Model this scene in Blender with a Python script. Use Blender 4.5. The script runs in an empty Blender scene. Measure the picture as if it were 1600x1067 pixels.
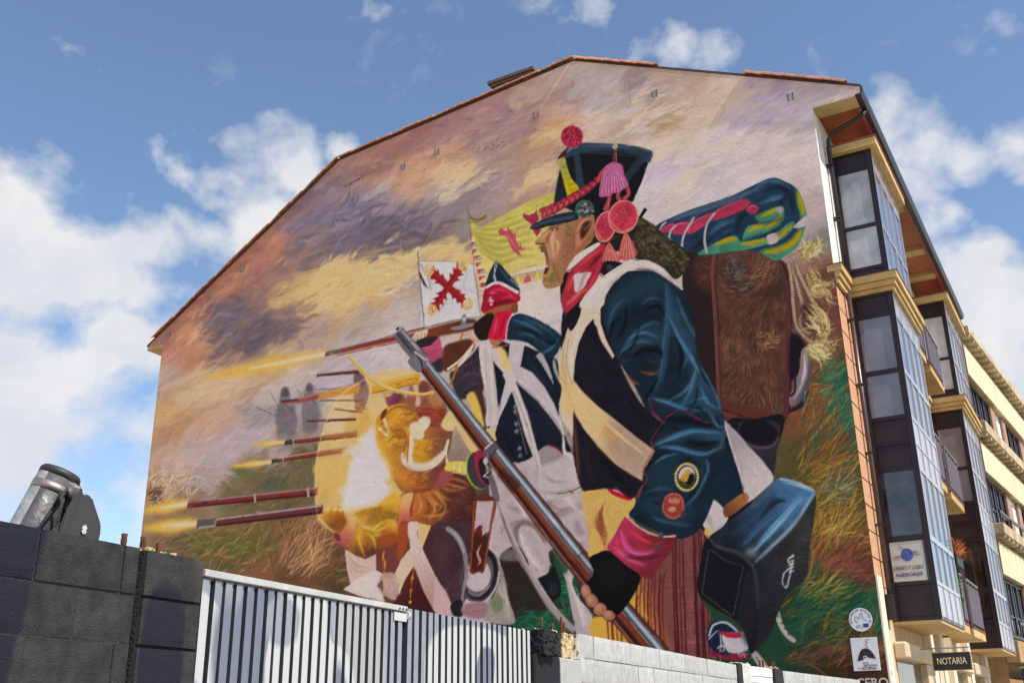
import bpy, bmesh, math, random
import numpy as np
from mathutils import Vector, Matrix
random.seed(5)
sc = bpy.context.scene
# ---------------------------------------------------------------- camera
EYE = 1.65                                   # eye height of the photographer
CAM_F = 1603.44                              # focal length for a frame 1600 wide
CAM_PITCH, CAM_YAW, CAM_ROLL = math.radians(20.361), math.radians(29.726), math.radians(-0.784)
GABLE_Y = 17.0                               # the painted gable stands 17 m up the street
cam = bpy.data.cameras.new('camera'); camo = bpy.data.objects.new('camera', cam); sc.collection.objects.link(camo)
cam.sensor_width = 36.0; cam.lens = 36.0 * CAM_F / 1600; cam.clip_start = .05; cam.clip_end = 5000
_fw = Vector((-math.sin(CAM_YAW) * math.cos(CAM_PITCH), math.cos(CAM_YAW) * math.cos(CAM_PITCH), math.sin(CAM_PITCH)))
_r0 = Vector((math.cos(CAM_YAW), math.sin(CAM_YAW), 0)); _u0 = _r0.cross(_fw)
_r = _r0 * math.cos(CAM_ROLL) + _u0 * math.sin(CAM_ROLL); _u = -_r0 * math.sin(CAM_ROLL) + _u0 * math.cos(CAM_ROLL)
camo.matrix_world = Matrix(((_r.x, _u.x, -_fw.x, 0), (_r.y, _u.y, -_fw.y, 0), (_r.z, _u.z, -_fw.z, EYE), (0, 0, 0, 1)))
sc.camera = camo
# ---------------------------------------------------------------- light and exposure
SUN_EL, SUN_AZ = math.radians(49), math.radians(-8)      # high on the street side, raking along the gable
sun_dir = Vector((math.cos(SUN_EL) * math.cos(SUN_AZ), math.cos(SUN_EL) * math.sin(SUN_AZ), math.sin(SUN_EL)))
sun = bpy.data.lights.new('sun', 'SUN'); sun.energy = 3.7; sun.angle = math.radians(.53); sun.color = (1, .94, .84)
suno = bpy.data.objects.new('sun', sun); sc.collection.objects.link(suno); suno.rotation_euler = sun_dir.to_track_quat('Z', 'Y').to_euler()
sc.view_settings.view_transform = 'Standard'; sc.view_settings.look = 'None'; sc.view_settings.gamma = 1; sc.view_settings.use_curve_mapping = False
sc.view_settings.exposure = 0.48

def sky_world():
    w = bpy.data.worlds.new('World'); sc.world = w; w.use_nodes = True
    N, L = w.node_tree.nodes, w.node_tree.links; N.clear()
    out = N.new('ShaderNodeOutputWorld'); sky = N.new('ShaderNodeTexSky'); sky.sky_type = 'NISHITA'; sky.sun_disc = False
    sky.sun_elevation = SUN_EL; sky.sun_rotation = math.radians(90) - SUN_AZ; sky.air_density = 1.0; sky.dust_density = .25; sky.ozone_density = 2.2
    bg = N.new('ShaderNodeBackground'); bg.inputs[1].default_value = .126; L.new(sky.outputs[0], bg.inputs[0])
    tc = N.new('ShaderNodeTexCoord'); D = tc.outputs['Generated']
    def math_(op, a, b=None, c=None, cl=False):
        n = N.new('ShaderNodeMath'); n.operation = op; n.use_clamp = cl
        for i, v in enumerate((a, b, c)):
            if v is None: continue
            if isinstance(v, (int, float)): n.inputs[i].default_value = v
            else: L.new(v, n.inputs[i])
        return n.outputs[0]
    def noise(scale, detail, rough, off=0, dist=0.0):
        m = N.new('ShaderNodeMapping'); m.inputs['Location'].default_value = (off, off * .7, -off); m.inputs['Scale'].default_value = (1, 1, 1.25); L.new(D, m.inputs[0])
        n = N.new('ShaderNodeTexNoise'); n.inputs['Scale'].default_value = scale; n.inputs['Detail'].default_value = detail; n.inputs['Roughness'].default_value = rough; n.inputs['Distortion'].default_value = dist
        L.new(m.outputs[0], n.inputs['Vector']); return n.outputs['Fac']
    # cumulus banks: where they stand in the sky (direction, angular size, weight)
    banks = CLOUDS
    wob = N.new('ShaderNodeTexNoise'); wob.inputs['Scale'].default_value = 9; wob.inputs['Detail'].default_value = 4; L.new(D, wob.inputs['Vector'])
    ws = N.new('ShaderNodeVectorMath'); ws.operation = 'SUBTRACT'; L.new(wob.outputs['Color'], ws.inputs[0]); ws.inputs[1].default_value = (.5, .5, .5)
    wm = N.new('ShaderNodeVectorMath'); wm.operation = 'MULTIPLY_ADD'; L.new(ws.outputs[0], wm.inputs[0]); wm.inputs[1].default_value = (.11, .11, .11); L.new(D, wm.inputs[2])
    cov = None
    for (d, r, k) in banks:
        v = N.new('ShaderNodeVectorMath'); v.operation = 'DISTANCE'; L.new(wm.outputs[0], v.inputs[0]); v.inputs[1].default_value = d
        f = math_('MULTIPLY_ADD', v.outputs['Value'], -k / r, k)          # k at the middle, 0 at the rim
        cov = f if cov is None else math_('MAXIMUM', cov, f)
    wide = math_('MULTIPLY_ADD', noise(2.1, 2, .5, 14.0), 2.6, -1.29)       # the rest of the sky: fair-weather banks
    cov = math_('MAXIMUM', math_('MAXIMUM', cov, -.4), wide)
    puff = noise(10.5, 10, .56, 1.7, .12)
    dens = math_('ADD', math_('MULTIPLY', cov, .62), math_('MULTIPLY_ADD', puff, 1.5, -.86))
    wisp = math_('MULTIPLY', math_('SUBTRACT', noise(9, 9, .62, 9.1, .35), .62, cl=True), 1.2)
    mask = math_('MAXIMUM', math_('MULTIPLY', dens, 3.2, cl=True), math_('MULTIPLY', wisp, 1.6, cl=True))
    mask = math_('MULTIPLY', mask, .96)
    shade = math_('MULTIPLY_ADD', noise(6.5, 6, .55, 3.1, .3), 2.4, -.75, cl=True)
    mix = N.new('ShaderNodeMix'); mix.data_type = 'RGBA'; L.new(shade, mix.inputs[0]); mix.inputs[6].default_value = (.66, .70, .80, 1); mix.inputs[7].default_value = (1, .97, .93, 1)
    cb = N.new('ShaderNodeBackground'); L.new(mix.outputs[2], cb.inputs[0]); cb.inputs[1].default_value = CLOUD_LIGHT
    ms = N.new('ShaderNodeMixShader'); L.new(mask, ms.inputs[0]); L.new(bg.outputs[0], ms.inputs[1]); L.new(cb.outputs[0], ms.inputs[2]); L.new(ms.outputs[0], out.inputs[0])
def sky_dir(x, y):                            # direction of a spot in the sky
    v = _r * (x - 800) - _u * (y - 533.5) + _fw * CAM_F
    return tuple(v.normalized())
CLOUD_LIGHT = .70
CLOUDS = [(sky_dir(x, y), r / 1603, k) for x, y, r, k in (
    (20, 440, 190, 1.2), (130, 440, 150, 1.15), (225, 410, 100, 1.0), (40, 560, 170, 1.0), (150, 540, 150, 1.1), (235, 480, 100, 1.0), (100, 670, 130, .8), (10, 700, 150, 1.0), (180, 680, 110, .75), (-60, 560, 200, 1.1), (200, 800, 110, .6), (40, 830, 130, .6),
    (370, 290, 95, 1.0), (325, 265, 65, .85), (450, 270, 100, 1.05), (530, 238, 70, .95), (300, 360, 80, .7), (400, 340, 110, 1.0), (190, 322, 50, .4),
    (1390, 190, 90, 1.1), (1450, 215, 100, 1.1), (1520, 235, 80, .95), (1595, 215, 75, .9), (1425, 270, 80, .9), (1470, 355, 55, .6), (1560, 490, 150, 1.1), (1545, 425, 80, .9), (1620, 580, 180, 1.1), (1500, 470, 100, 1.0), (1610, 440, 100, .95),
    (985, 72, 36, .36), (1045, 82, 50, .46), (1115, 95, 42, .42), (590, 38, 26, .4), (215, 48, 26, .35), (330, 212, 40, .35), (140, 4, 36, .4), (300, 8, 26, .3),
    (1700, 620, 170, 1.0), (1850, 560, 190, 1.0), (1980, 700, 200, 1.0), (2150, 600, 220, .9), (1760, 800, 200, 1.0), (2000, 900, 220, .9), (1700, 960, 200, .9))]  # last row: unseen banks added past the right edge to whiten bay-front reflections
sky_world()
# ---------------------------------------------------------------- materials
MATS = {}
def mat(name, base, rough=.7, metal=0.0, var=.12, scale=6.0, bump=.0, bscale=60.0, spec=.5, coat=0.0, dark=None, patch=None):
    if name in MATS: return MATS[name]
    m = bpy.data.materials.new(name); m.use_nodes = True; N, L = m.node_tree.nodes, m.node_tree.links
    b = N['Principled BSDF']; b.inputs['Roughness'].default_value = rough; b.inputs['Metallic'].default_value = metal
    b.inputs['Specular IOR Level'].default_value = spec; b.inputs['Coat Weight'].default_value = coat; b.inputs['Coat Roughness'].default_value = .08
    g = N.new('ShaderNodeNewGeometry'); oi = N.new('ShaderNodeObjectInfo')
    n = N.new('ShaderNodeTexNoise'); n.inputs['Scale'].default_value = scale; n.inputs['Detail'].default_value = 7; n.inputs['Roughness'].default_value = .65; L.new(g.outputs['Position'], n.inputs['Vector'])
    r = N.new('ShaderNodeValToRGB'); c = np.array(base, float)
    lo, hi = c * (1 - 1.6 * var) if dark is None else np.array(dark), np.minimum(c * (1 + 1.2 * var), .95)
    r.color_ramp.elements[0].position = .28; r.color_ramp.elements[1].position = .72
    r.color_ramp.elements[0].color = (*np.maximum(lo, 0), 1); r.color_ramp.elements[1].color = (*hi, 1); L.new(n.outputs['Fac'], r.inputs[0])
    h = N.new('ShaderNodeHueSaturation'); k = N.new('ShaderNodeMath'); k.operation = 'MULTIPLY_ADD'; L.new(oi.outputs['Random'], k.inputs[0]); k.inputs[1].default_value = var * 1.0; k.inputs[2].default_value = 1 - var * .5
    L.new(k.outputs[0], h.inputs['Value']); L.new(r.outputs[0], h.inputs['Color']); src = h.outputs[0]
    if patch is not None:                    # (colour, noise scale, threshold): stains or flaking with a shape of their own
        p = N.new('ShaderNodeTexNoise'); p.inputs['Scale'].default_value = patch[1]; p.inputs['Detail'].default_value = 8; p.inputs['Roughness'].default_value = .7; L.new(g.outputs['Position'], p.inputs['Vector'])
        q = N.new('ShaderNodeMath'); q.operation = 'MULTIPLY_ADD'; q.use_clamp = True; q.inputs[1].default_value = 12; q.inputs[2].default_value = -12 * patch[2]; L.new(p.outputs['Fac'], q.inputs[0])
        x = N.new('ShaderNodeMix'); x.data_type = 'RGBA'; L.new(q.outputs[0], x.inputs[0]); L.new(src, x.inputs[6]); x.inputs[7].default_value = (*patch[0], 1); src = x.outputs[2]
    L.new(src, b.inputs['Base Color'])
    if bump:
        n2 = N.new('ShaderNodeTexNoise'); n2.inputs['Scale'].default_value = bscale; n2.inputs['Detail'].default_value = 5; L.new(g.outputs['Position'], n2.inputs['Vector'])
        bm = N.new('ShaderNodeBump'); bm.inputs['Strength'].default_value = bump; bm.inputs['Distance'].default_value = .02; L.new(n2.outputs['Fac'], bm.inputs['Height']); L.new(bm.outputs[0], b.inputs['Normal'])
    MATS[name] = m; return m
def glass(name, tint, rough=.04, var=.25, scale=1.6):
    m = mat(name, tint, rough, 0, var, scale, spec=.8, coat=.6); return m

# ---------------------------------------------------------------- mesh helpers
COL = sc.collection
def obj(name, me, m=None, parent=None, loc=None, rot=None):
    o = bpy.data.objects.new(name, me); COL.objects.link(o)
    if m is not None and me is not None and not me.materials:
        for q in (m if isinstance(m, (list, tuple)) else [m]): me.materials.append(q)
    if parent is not None: o.parent = parent
    if loc is not None: o.location = loc
    if rot is not None: o.rotation_euler = rot
    return o
def tag(o, label, cat, group=None):
    o['label'] = label; o['category'] = cat
    if group: o['group'] = group
    return o
def thing(name, label, cat, loc=(0, 0, 0), rz=0.0, group=None):
    o = bpy.data.objects.new(name, None); COL.objects.link(o); o.location = loc; o.rotation_euler = (0, 0, rz); o.empty_display_size = .2
    return tag(o, label, cat, group)
def mesh(name, v, f):
    me = bpy.data.meshes.new(name); me.from_pydata([tuple(p) for p in v], [], f); me.update(); return me
def boxes(name, lst, bev=0.0, jit=0.0):
    """one mesh of boxes (x0, x1, y0, y1, z0, z1)"""
    bm = bmesh.new()
    for (x0, x1, y0, y1, z0, z1) in lst:
        r = bmesh.ops.create_cube(bm, size=1)
        for v in r['verts']:
            v.co = Vector((x0 if v.co.x < 0 else x1, y0 if v.co.y < 0 else y1, z0 if v.co.z < 0 else z1))
    if bev: bmesh.ops.bevel(bm, geom=bm.edges[:], offset=bev, segments=1, affect='EDGES', profile=.5)
    if jit:
        for v in bm.verts: v.co += Vector((random.uniform(-jit, jit), random.uniform(-jit, jit), random.uniform(-jit, jit)))
    me = bpy.data.meshes.new(name); bm.to_mesh(me); bm.free(); return me
def box(name, b, m, parent=None, bev=0.0): return obj(name, boxes(name, [b], bev), m, parent)
def prism(name, poly, a0, a1, axis='Y'):
    """outline poly extruded along axis; poly in the other two axes (x,z for Y; y,z for X; x,y for Z)"""
    n = len(poly); mk = {'Y': lambda p, a: (p[0], a, p[1]), 'X': lambda p, a: (a, p[0], p[1]), 'Z': lambda p, a: (p[0], p[1], a)}[axis]
    v = [mk(p, a0) for p in poly] + [mk(p, a1) for p in poly]
    f = [tuple(range(n))[::-1], tuple(range(n, 2 * n))] + [(i, (i + 1) % n, n + (i + 1) % n, n + i) for i in range(n)]
    me = mesh(name, v, f); bm = bmesh.new(); bm.from_mesh(me); bmesh.ops.recalc_face_normals(bm, faces=bm.faces); bm.to_mesh(me); bm.free(); return me
def tube(name, pts, r, n=10, cap=True, rr=None):
    pts = [Vector(p) for p in pts]; v, f = [], []
    for i, p in enumerate(pts):
        d = ((pts[min(i + 1, len(pts) - 1)] - pts[max(i - 1, 0)])).normalized(); a = d.orthogonal().normalized() if i == 0 else (a - d * a.dot(d)).normalized(); b = d.cross(a)
        q = r if rr is None else rr[i]
        v += [p + (a * math.cos(t) + b * math.sin(t)) * q for t in [2 * math.pi * k / n for k in range(n)]]
    for i in range(len(pts) - 1): f += [(i * n + k, i * n + (k + 1) % n, (i + 1) * n + (k + 1) % n, (i + 1) * n + k) for k in range(n)]
    if cap: f += [tuple(range(n))[::-1], tuple(range((len(pts) - 1) * n, len(pts) * n))]
    me = mesh(name, v, f)
    for p in me.polygons: p.use_smooth = len(p.vertices) == 4
    return me
def text_mesh(name, s, size, depth=.004, align='CENTER', width=None, bold=0.0):
    c = bpy.data.curves.new(name, 'FONT'); c.body = s; c.size = size; c.extrude = depth / 2; c.align_x = align; c.align_y = 'CENTER'; c.resolution_u = 3; c.offset = bold
    o = bpy.data.objects.new('tmp', c); COL.objects.link(o)
    if width: bpy.context.view_layer.update(); 
    me = bpy.data.meshes.new_from_object(o.evaluated_get(bpy.context.evaluated_depsgraph_get())); bpy.data.objects.remove(o); me.name = name
    if width:
        xs = [v.co.x for v in me.vertices]; k = width / (max(xs) - min(xs))
        for v in me.vertices: v.co.x *= k
    return me
def join_text(name, items):
    """several (mesh, x, y, angle) letterings in one plane -> one mesh"""
    bm = bmesh.new()
    for me, x, y, a in items:
        t = me.copy(); t.transform(Matrix.Translation((x, y, 0)) @ Matrix.Rotation(a, 4, 'Z')); bm.from_mesh(t); bpy.data.meshes.remove(t)
    me = bpy.data.meshes.new(name); bm.to_mesh(me); bm.free(); return me
FACE = (math.radians(90), 0, 0)                # text laid in XY turned to face -Y
# ---------------------------------------------------------------- the wall painting (flat print)
# The painting is brushed stroke by stroke onto a wall-space sheet (metres on the gable),
# then carried by the colour attribute of the rendered wall's own fine grid.
# Brush points are image pixel positions, cast through the camera; PIX_TO_SHEET maps them to wall metres.
PPM = 86.0                       # sheet resolution, samples per metre
PX0, PX1, PZ0, PZ1 = -20.75, -2.3, 1.9, 15.3
PW, PH = int((PX1 - PX0) * PPM), int((PZ1 - PZ0) * PPM)
prng = np.random.default_rng(7)

def pixel_matrix():
    c, s = math.cos(CAM_ROLL), math.sin(CAM_ROLL)
    fw = np.array([-math.sin(CAM_YAW) * math.cos(CAM_PITCH), math.cos(CAM_YAW) * math.cos(CAM_PITCH), math.sin(CAM_PITCH)])
    r0 = np.array([math.cos(CAM_YAW), math.sin(CAM_YAW), 0.0]); u0 = np.cross(r0, fw)
    r, u = c * r0 + s * u0, -s * r0 + c * u0
    A = np.stack([r, -u, CAM_F * fw - 800 * r + 533.5 * u], 1)      # direction = A @ (x, y, 1)
    # wall point: X = D*dx/dy, Z = EYE + D*dz/dy  -> sheet coordinates
    return np.stack([(GABLE_Y * A[0] - PX0 * A[1]) * PPM, ((PZ1 - EYE) * A[1] - GABLE_Y * A[2]) * PPM, A[1]], 0)
PIX_TO_SHEET = pixel_matrix()  # takes image pixels through the camera onto the gable sheet
def to_sheet(p):
    p = np.asarray(p, float); q = np.c_[p, np.ones(len(p))] @ PIX_TO_SHEET.T
    return q[:, :2] / q[:, 2:3]

FR = dict(W=(0, 0, 1.0), A=(800, 180, .28116), B=(1000, 250, .2999), C=(850, 460, .3), D=(880, 740, .2999), E=(1080, 640, .3937),
          F=(620, 300, .26242), G=(640, 500, .26242), H=(490, 560, .27179), I=(480, 780, .16866), J=(680, 780, .20619),
          K=(400, 480, .20619), L=(220, 500, .35602), M=(640, 200, .16866), N=(230, 220, .31875), O=(560, 590, .12186), Q=(1200, 350, .28112), T=(740, 70, .3875))
def fr(f, pts):
    ox, oy, s = FR[f]; return np.asarray(pts, float).reshape(-1, 2) * s + (ox, oy)
def local(p):                                                       # sheet samples per image pixel near a point
    q = to_sheet([p, (p[0] + 4, p[1]), (p[0], p[1] + 4)])
    a, b = (q[1] - q[0]) / 4, (q[2] - q[0]) / 4
    return math.sqrt(abs(a[0] * b[1] - a[1] * b[0]))

def crom(p, closed, n=6):
    m = len(p)
    if m < 3: return p
    if closed: P0, P1, P2, P3 = np.roll(p, 1, 0), p, np.roll(p, -1, 0), np.roll(p, -2, 0)
    else:
        P1, P2 = p[:-1], p[1:]; P0 = np.r_[p[:1], p[:-2]]; P3 = np.r_[p[2:], p[-1:]]
    t = (np.arange(n) / n)[None, :, None]
    P0, P1, P2, P3 = (a[:, None] for a in (P0, P1, P2, P3))
    c = .5 * (2 * P1 + (P2 - P0) * t + (2 * P0 - 5 * P1 + 4 * P2 - P3) * t ** 2 + (3 * P1 - P0 - 3 * P2 + P3) * t ** 3)
    c = c.reshape(-1, 2)
    return c if closed else np.r_[c, p[-1:]]

def boxblur(a, r):
    if r < 1: return a
    for ax in (0, 1):
        for _ in range(3):
            k = np.pad(a, [(r + 1, r) if i == ax else (0, 0) for i in range(2)], mode='edge').cumsum(ax)
            n = a.shape[ax]
            a = (np.take(k, np.arange(2 * r + 1, 2 * r + 1 + n), ax) - np.take(k, np.arange(n), ax)) / (2 * r + 1)
    return a

def cover(q, soft=0.0):
    """antialiased coverage of a closed sheet-space outline -> (x0, y0, mask)"""
    pad = int(3 * soft) + 2
    x0, y0 = np.floor(q.min(0)).astype(int) - pad; x1, y1 = np.ceil(q.max(0)).astype(int) + pad
    x0, y0, x1, y1 = max(x0, 0), max(y0, 0), min(x1, PW), min(y1, PH)
    if x1 <= x0 or y1 <= y0: return None
    w, h, SS = x1 - x0, y1 - y0, 3
    a = q - (x0, y0); b = np.roll(a, -1, 0)
    sg = np.where(b[:, 1] > a[:, 1], 1.0, -1.0)
    lo = np.where((sg > 0)[:, None], a, b); hi = np.where((sg > 0)[:, None], b, a)
    k0 = np.clip(np.ceil(lo[:, 1] * SS - .5), 0, h * SS).astype(int); k1 = np.clip(np.ceil(hi[:, 1] * SS - .5), 0, h * SS).astype(int)
    cnt = np.maximum(k1 - k0, 0); tot = cnt.sum()
    if tot == 0: return None
    e = np.repeat(np.arange(len(a)), cnt); k = np.arange(tot) - np.repeat(cnt.cumsum() - cnt, cnt) + k0[e]
    y = (k + .5) / SS; dy = hi[e, 1] - lo[e, 1]
    x = np.clip(lo[e, 0] + (hi[e, 0] - lo[e, 0]) * (y - lo[e, 1]) / dy, 0, w)
    i = np.floor(x).astype(int); f = x - i; row = k // SS; W2 = w + 2
    acc = np.bincount(row * W2 + i, sg[e] * (1 - f), h * W2) + np.bincount(row * W2 + i + 1, sg[e] * f, h * W2)
    m = np.clip(np.abs(acc.reshape(h, W2).cumsum(1)[:, :w]) / SS, 0, 1)
    if soft >= .5: m = boxblur(m, max(1, int(round(soft * .6))))
    return x0, y0, m

def vnoise(w, h, cx, cy, seed=0):
    """smooth value noise, cells of cx by cy samples"""
    g = np.random.default_rng(seed).random((int(h / cy) + 4, int(w / cx) + 4))
    ys, xs = np.arange(h) / cy, np.arange(w) / cx
    iy, ix = ys.astype(int), xs.astype(int); fy, fx = ys - iy, xs - ix
    fy, fx = (fy * fy * (3 - 2 * fy))[:, None], (fx * fx * (3 - 2 * fx))[None]
    g00, g01 = g[np.ix_(iy, ix)], g[np.ix_(iy, ix + 1)]; g10, g11 = g[np.ix_(iy + 1, ix)], g[np.ix_(iy + 1, ix + 1)]
    return (g00 * (1 - fx) + g01 * fx) * (1 - fy) + (g10 * (1 - fx) + g11 * fx) * fy
def fbm(w, h, c, seed=0, octv=4, asp=1.0):
    o = np.zeros((h, w)); a = 1.0; t = 0
    for k in range(octv):
        if c / 2 ** k < 1.5: break
        o += a * (vnoise(w, h, c / 2 ** k * asp, c / 2 ** k, seed + k) - .5); t += a; a *= .55
    return o / t

SHEET = np.zeros((PH, PW, 3), np.float32)
def col(c): return np.asarray(c, np.float32) / 255
def blend(m, c, a=1.0, clip=None):
    if m is None: return
    x0, y0, k = m; k = k * a
    if clip is not None:
        cx, cy, cm = clip; h, w = k.shape; z = np.zeros_like(k)
        ax, ay, bx, by = max(x0, cx), max(y0, cy), min(x0 + w, cx + cm.shape[1]), min(y0 + h, cy + cm.shape[0])
        if bx <= ax or by <= ay: return
        z[ay - y0:by - y0, ax - x0:bx - x0] = cm[ay - cy:by - cy, ax - cx:bx - cx]; k = k * z
    h, w = k.shape; s = SHEET[y0:y0 + h, x0:x0 + w]
    k = k[..., None].astype(np.float32)
    s += k * ((c if getattr(c, 'ndim', 1) == 3 else col(c)) - s)

def fill(f, pts, c, a=1.0, soft=0, smooth=True, clip=None, grad=None, tex=0.0):
    """outline in frame f; grad=(p0, p1, colour at p1); tex = brushed unevenness"""
    p = fr(f, pts); sc = local(p.mean(0)); q = to_sheet(crom(p, True) if smooth else p)
    m = cover(q, soft * FR[f][2] * sc)
    if m is None: return None
    x0, y0, k = m; h, w = k.shape; cc = col(c)
    if grad is not None:
        g0, g1 = to_sheet(fr(f, [grad[0], grad[1]])); d = g1 - g0
        t = ((np.arange(w)[None] + x0 - g0[0]) * d[0] + (np.arange(h)[:, None] + y0 - g0[1]) * d[1]) / (d @ d)
        t = np.clip(t, 0, 1); t = (t * t * (3 - 2 * t))[..., None].astype(np.float32)
        cc = cc * (1 - t) + col(grad[2]) * t
    if tex:
        n = fbm(w, h, 22 * sc, int(abs(p[0, 0] * 7 + p[0, 1])), 4)[..., None].astype(np.float32)
        cc = np.clip(cc * (1 + 2 * tex * n), 0, 1) * np.ones((h, w, 1), np.float32)
    blend(m, cc if cc.ndim == 3 else cc * np.ones((h, w, 1), np.float32), a, clip)
    return m
def outline_of(p, w):
    d = np.gradient(p, axis=0); n = np.c_[-d[:, 1], d[:, 0]]; n /= np.linalg.norm(n, axis=1)[:, None] + 1e-9
    w = np.asarray(w)[:, None] / 2
    return np.r_[p + n * w, (p - n * w)[::-1]]
def line(f, pts, w, c, a=1.0, soft=0, clip=None, smooth=True, n=5):
    """brush stroke: w a number or a list of widths along it"""
    p = fr(f, pts); ws = np.interp(np.linspace(0, 1, len(p)), np.linspace(0, 1, np.size(w)), np.atleast_1d(w)) * FR[f][2]
    if smooth and len(p) > 2:
        t = np.linspace(0, 1, len(p)); p = crom(p, False, n); ws = np.interp(np.linspace(0, 1, len(p)), t, ws)
    sc = local(p[len(p) // 2]); q = to_sheet(p)
    m = cover(outline_of(q, np.maximum(ws * sc, .35)), soft * FR[f][2] * sc)
    blend(m, c, a, clip); return m
def fold(f, pts, w, c, a=.8, clip=None, soft=None):                 # a tapered fold of cloth: soft body, crisp ridge, feathered side marks
    line(f, pts, [w * .15, w, w * .8, w * .1], c, a, w * .2 if soft is None else soft, clip)
    if w < 12: return
    p = np.asarray(pts, float); c = np.asarray(c, float); lum = c.mean(); k = 1.12 if lum > 60 else .75
    d = np.gradient(p, axis=0); n = np.c_[-d[:, 1], d[:, 0]]; n /= np.linalg.norm(n, axis=1)[:, None] + 1e-9
    line(f, p + n * w * .14, [w * .04, w * .2, w * .16, w * .03], np.clip(c * k + (6 if k > 1 else 0), 0, 255), .75, w * .03, clip)
    for s in (-.34, .4):
        o = prng.uniform(.05, .25); q = p + n * w * s + d * o
        line(f, q, [w * .02, w * .12, w * .02], np.clip(c * prng.uniform(.75, 1.2), 0, 255), .55, w * .04, clip)
def disc(f, p, rx, ry, c, ang=0, a=1.0, soft=0, clip=None, grad=None, tex=0.0):
    t = np.linspace(0, 2 * math.pi, 25)[:-1]; r = math.radians(ang)
    x, y = rx * np.cos(t), ry * np.sin(t)
    return fill(f, np.c_[p[0] + x * math.cos(r) - y * math.sin(r), p[1] + x * math.sin(r) + y * math.cos(r)], c, a, soft, False, clip, grad, tex)
def hair(f, spots, L, w, cols, n, ang, clip=None, jit=.35, bend=.3, a=.85, tip=.1):
    """n tapered strokes in the boxes/blobs `spots`=(x, y, rx, ry); ang = angle or function of the frame point"""
    for k in range(n):
        sx, sy, rx, ry = spots[prng.integers(len(spots))]
        r = math.sqrt(prng.random()); th = prng.random() * 6.283
        x, y = sx + rx * r * math.cos(th), sy + ry * r * math.sin(th)
        g = (ang(x, y) if callable(ang) else math.radians(ang)) + prng.normal(0, jit); b = prng.normal(0, bend)
        l = L * prng.uniform(.5, 1.3)
        mx, my = x + l * .5 * math.cos(g), y - l * .5 * math.sin(g)
        ex, ey = mx + l * .5 * math.cos(g + b), my - l * .5 * math.sin(g + b)
        c = np.asarray(cols[prng.integers(len(cols))], float) * prng.uniform(.85, 1.15)
        line(f, [(x, y), (mx, my), (ex, ey)], [w * .6, w, w * tip], np.clip(c, 0, 255), a, 0, clip, n=3)
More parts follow.
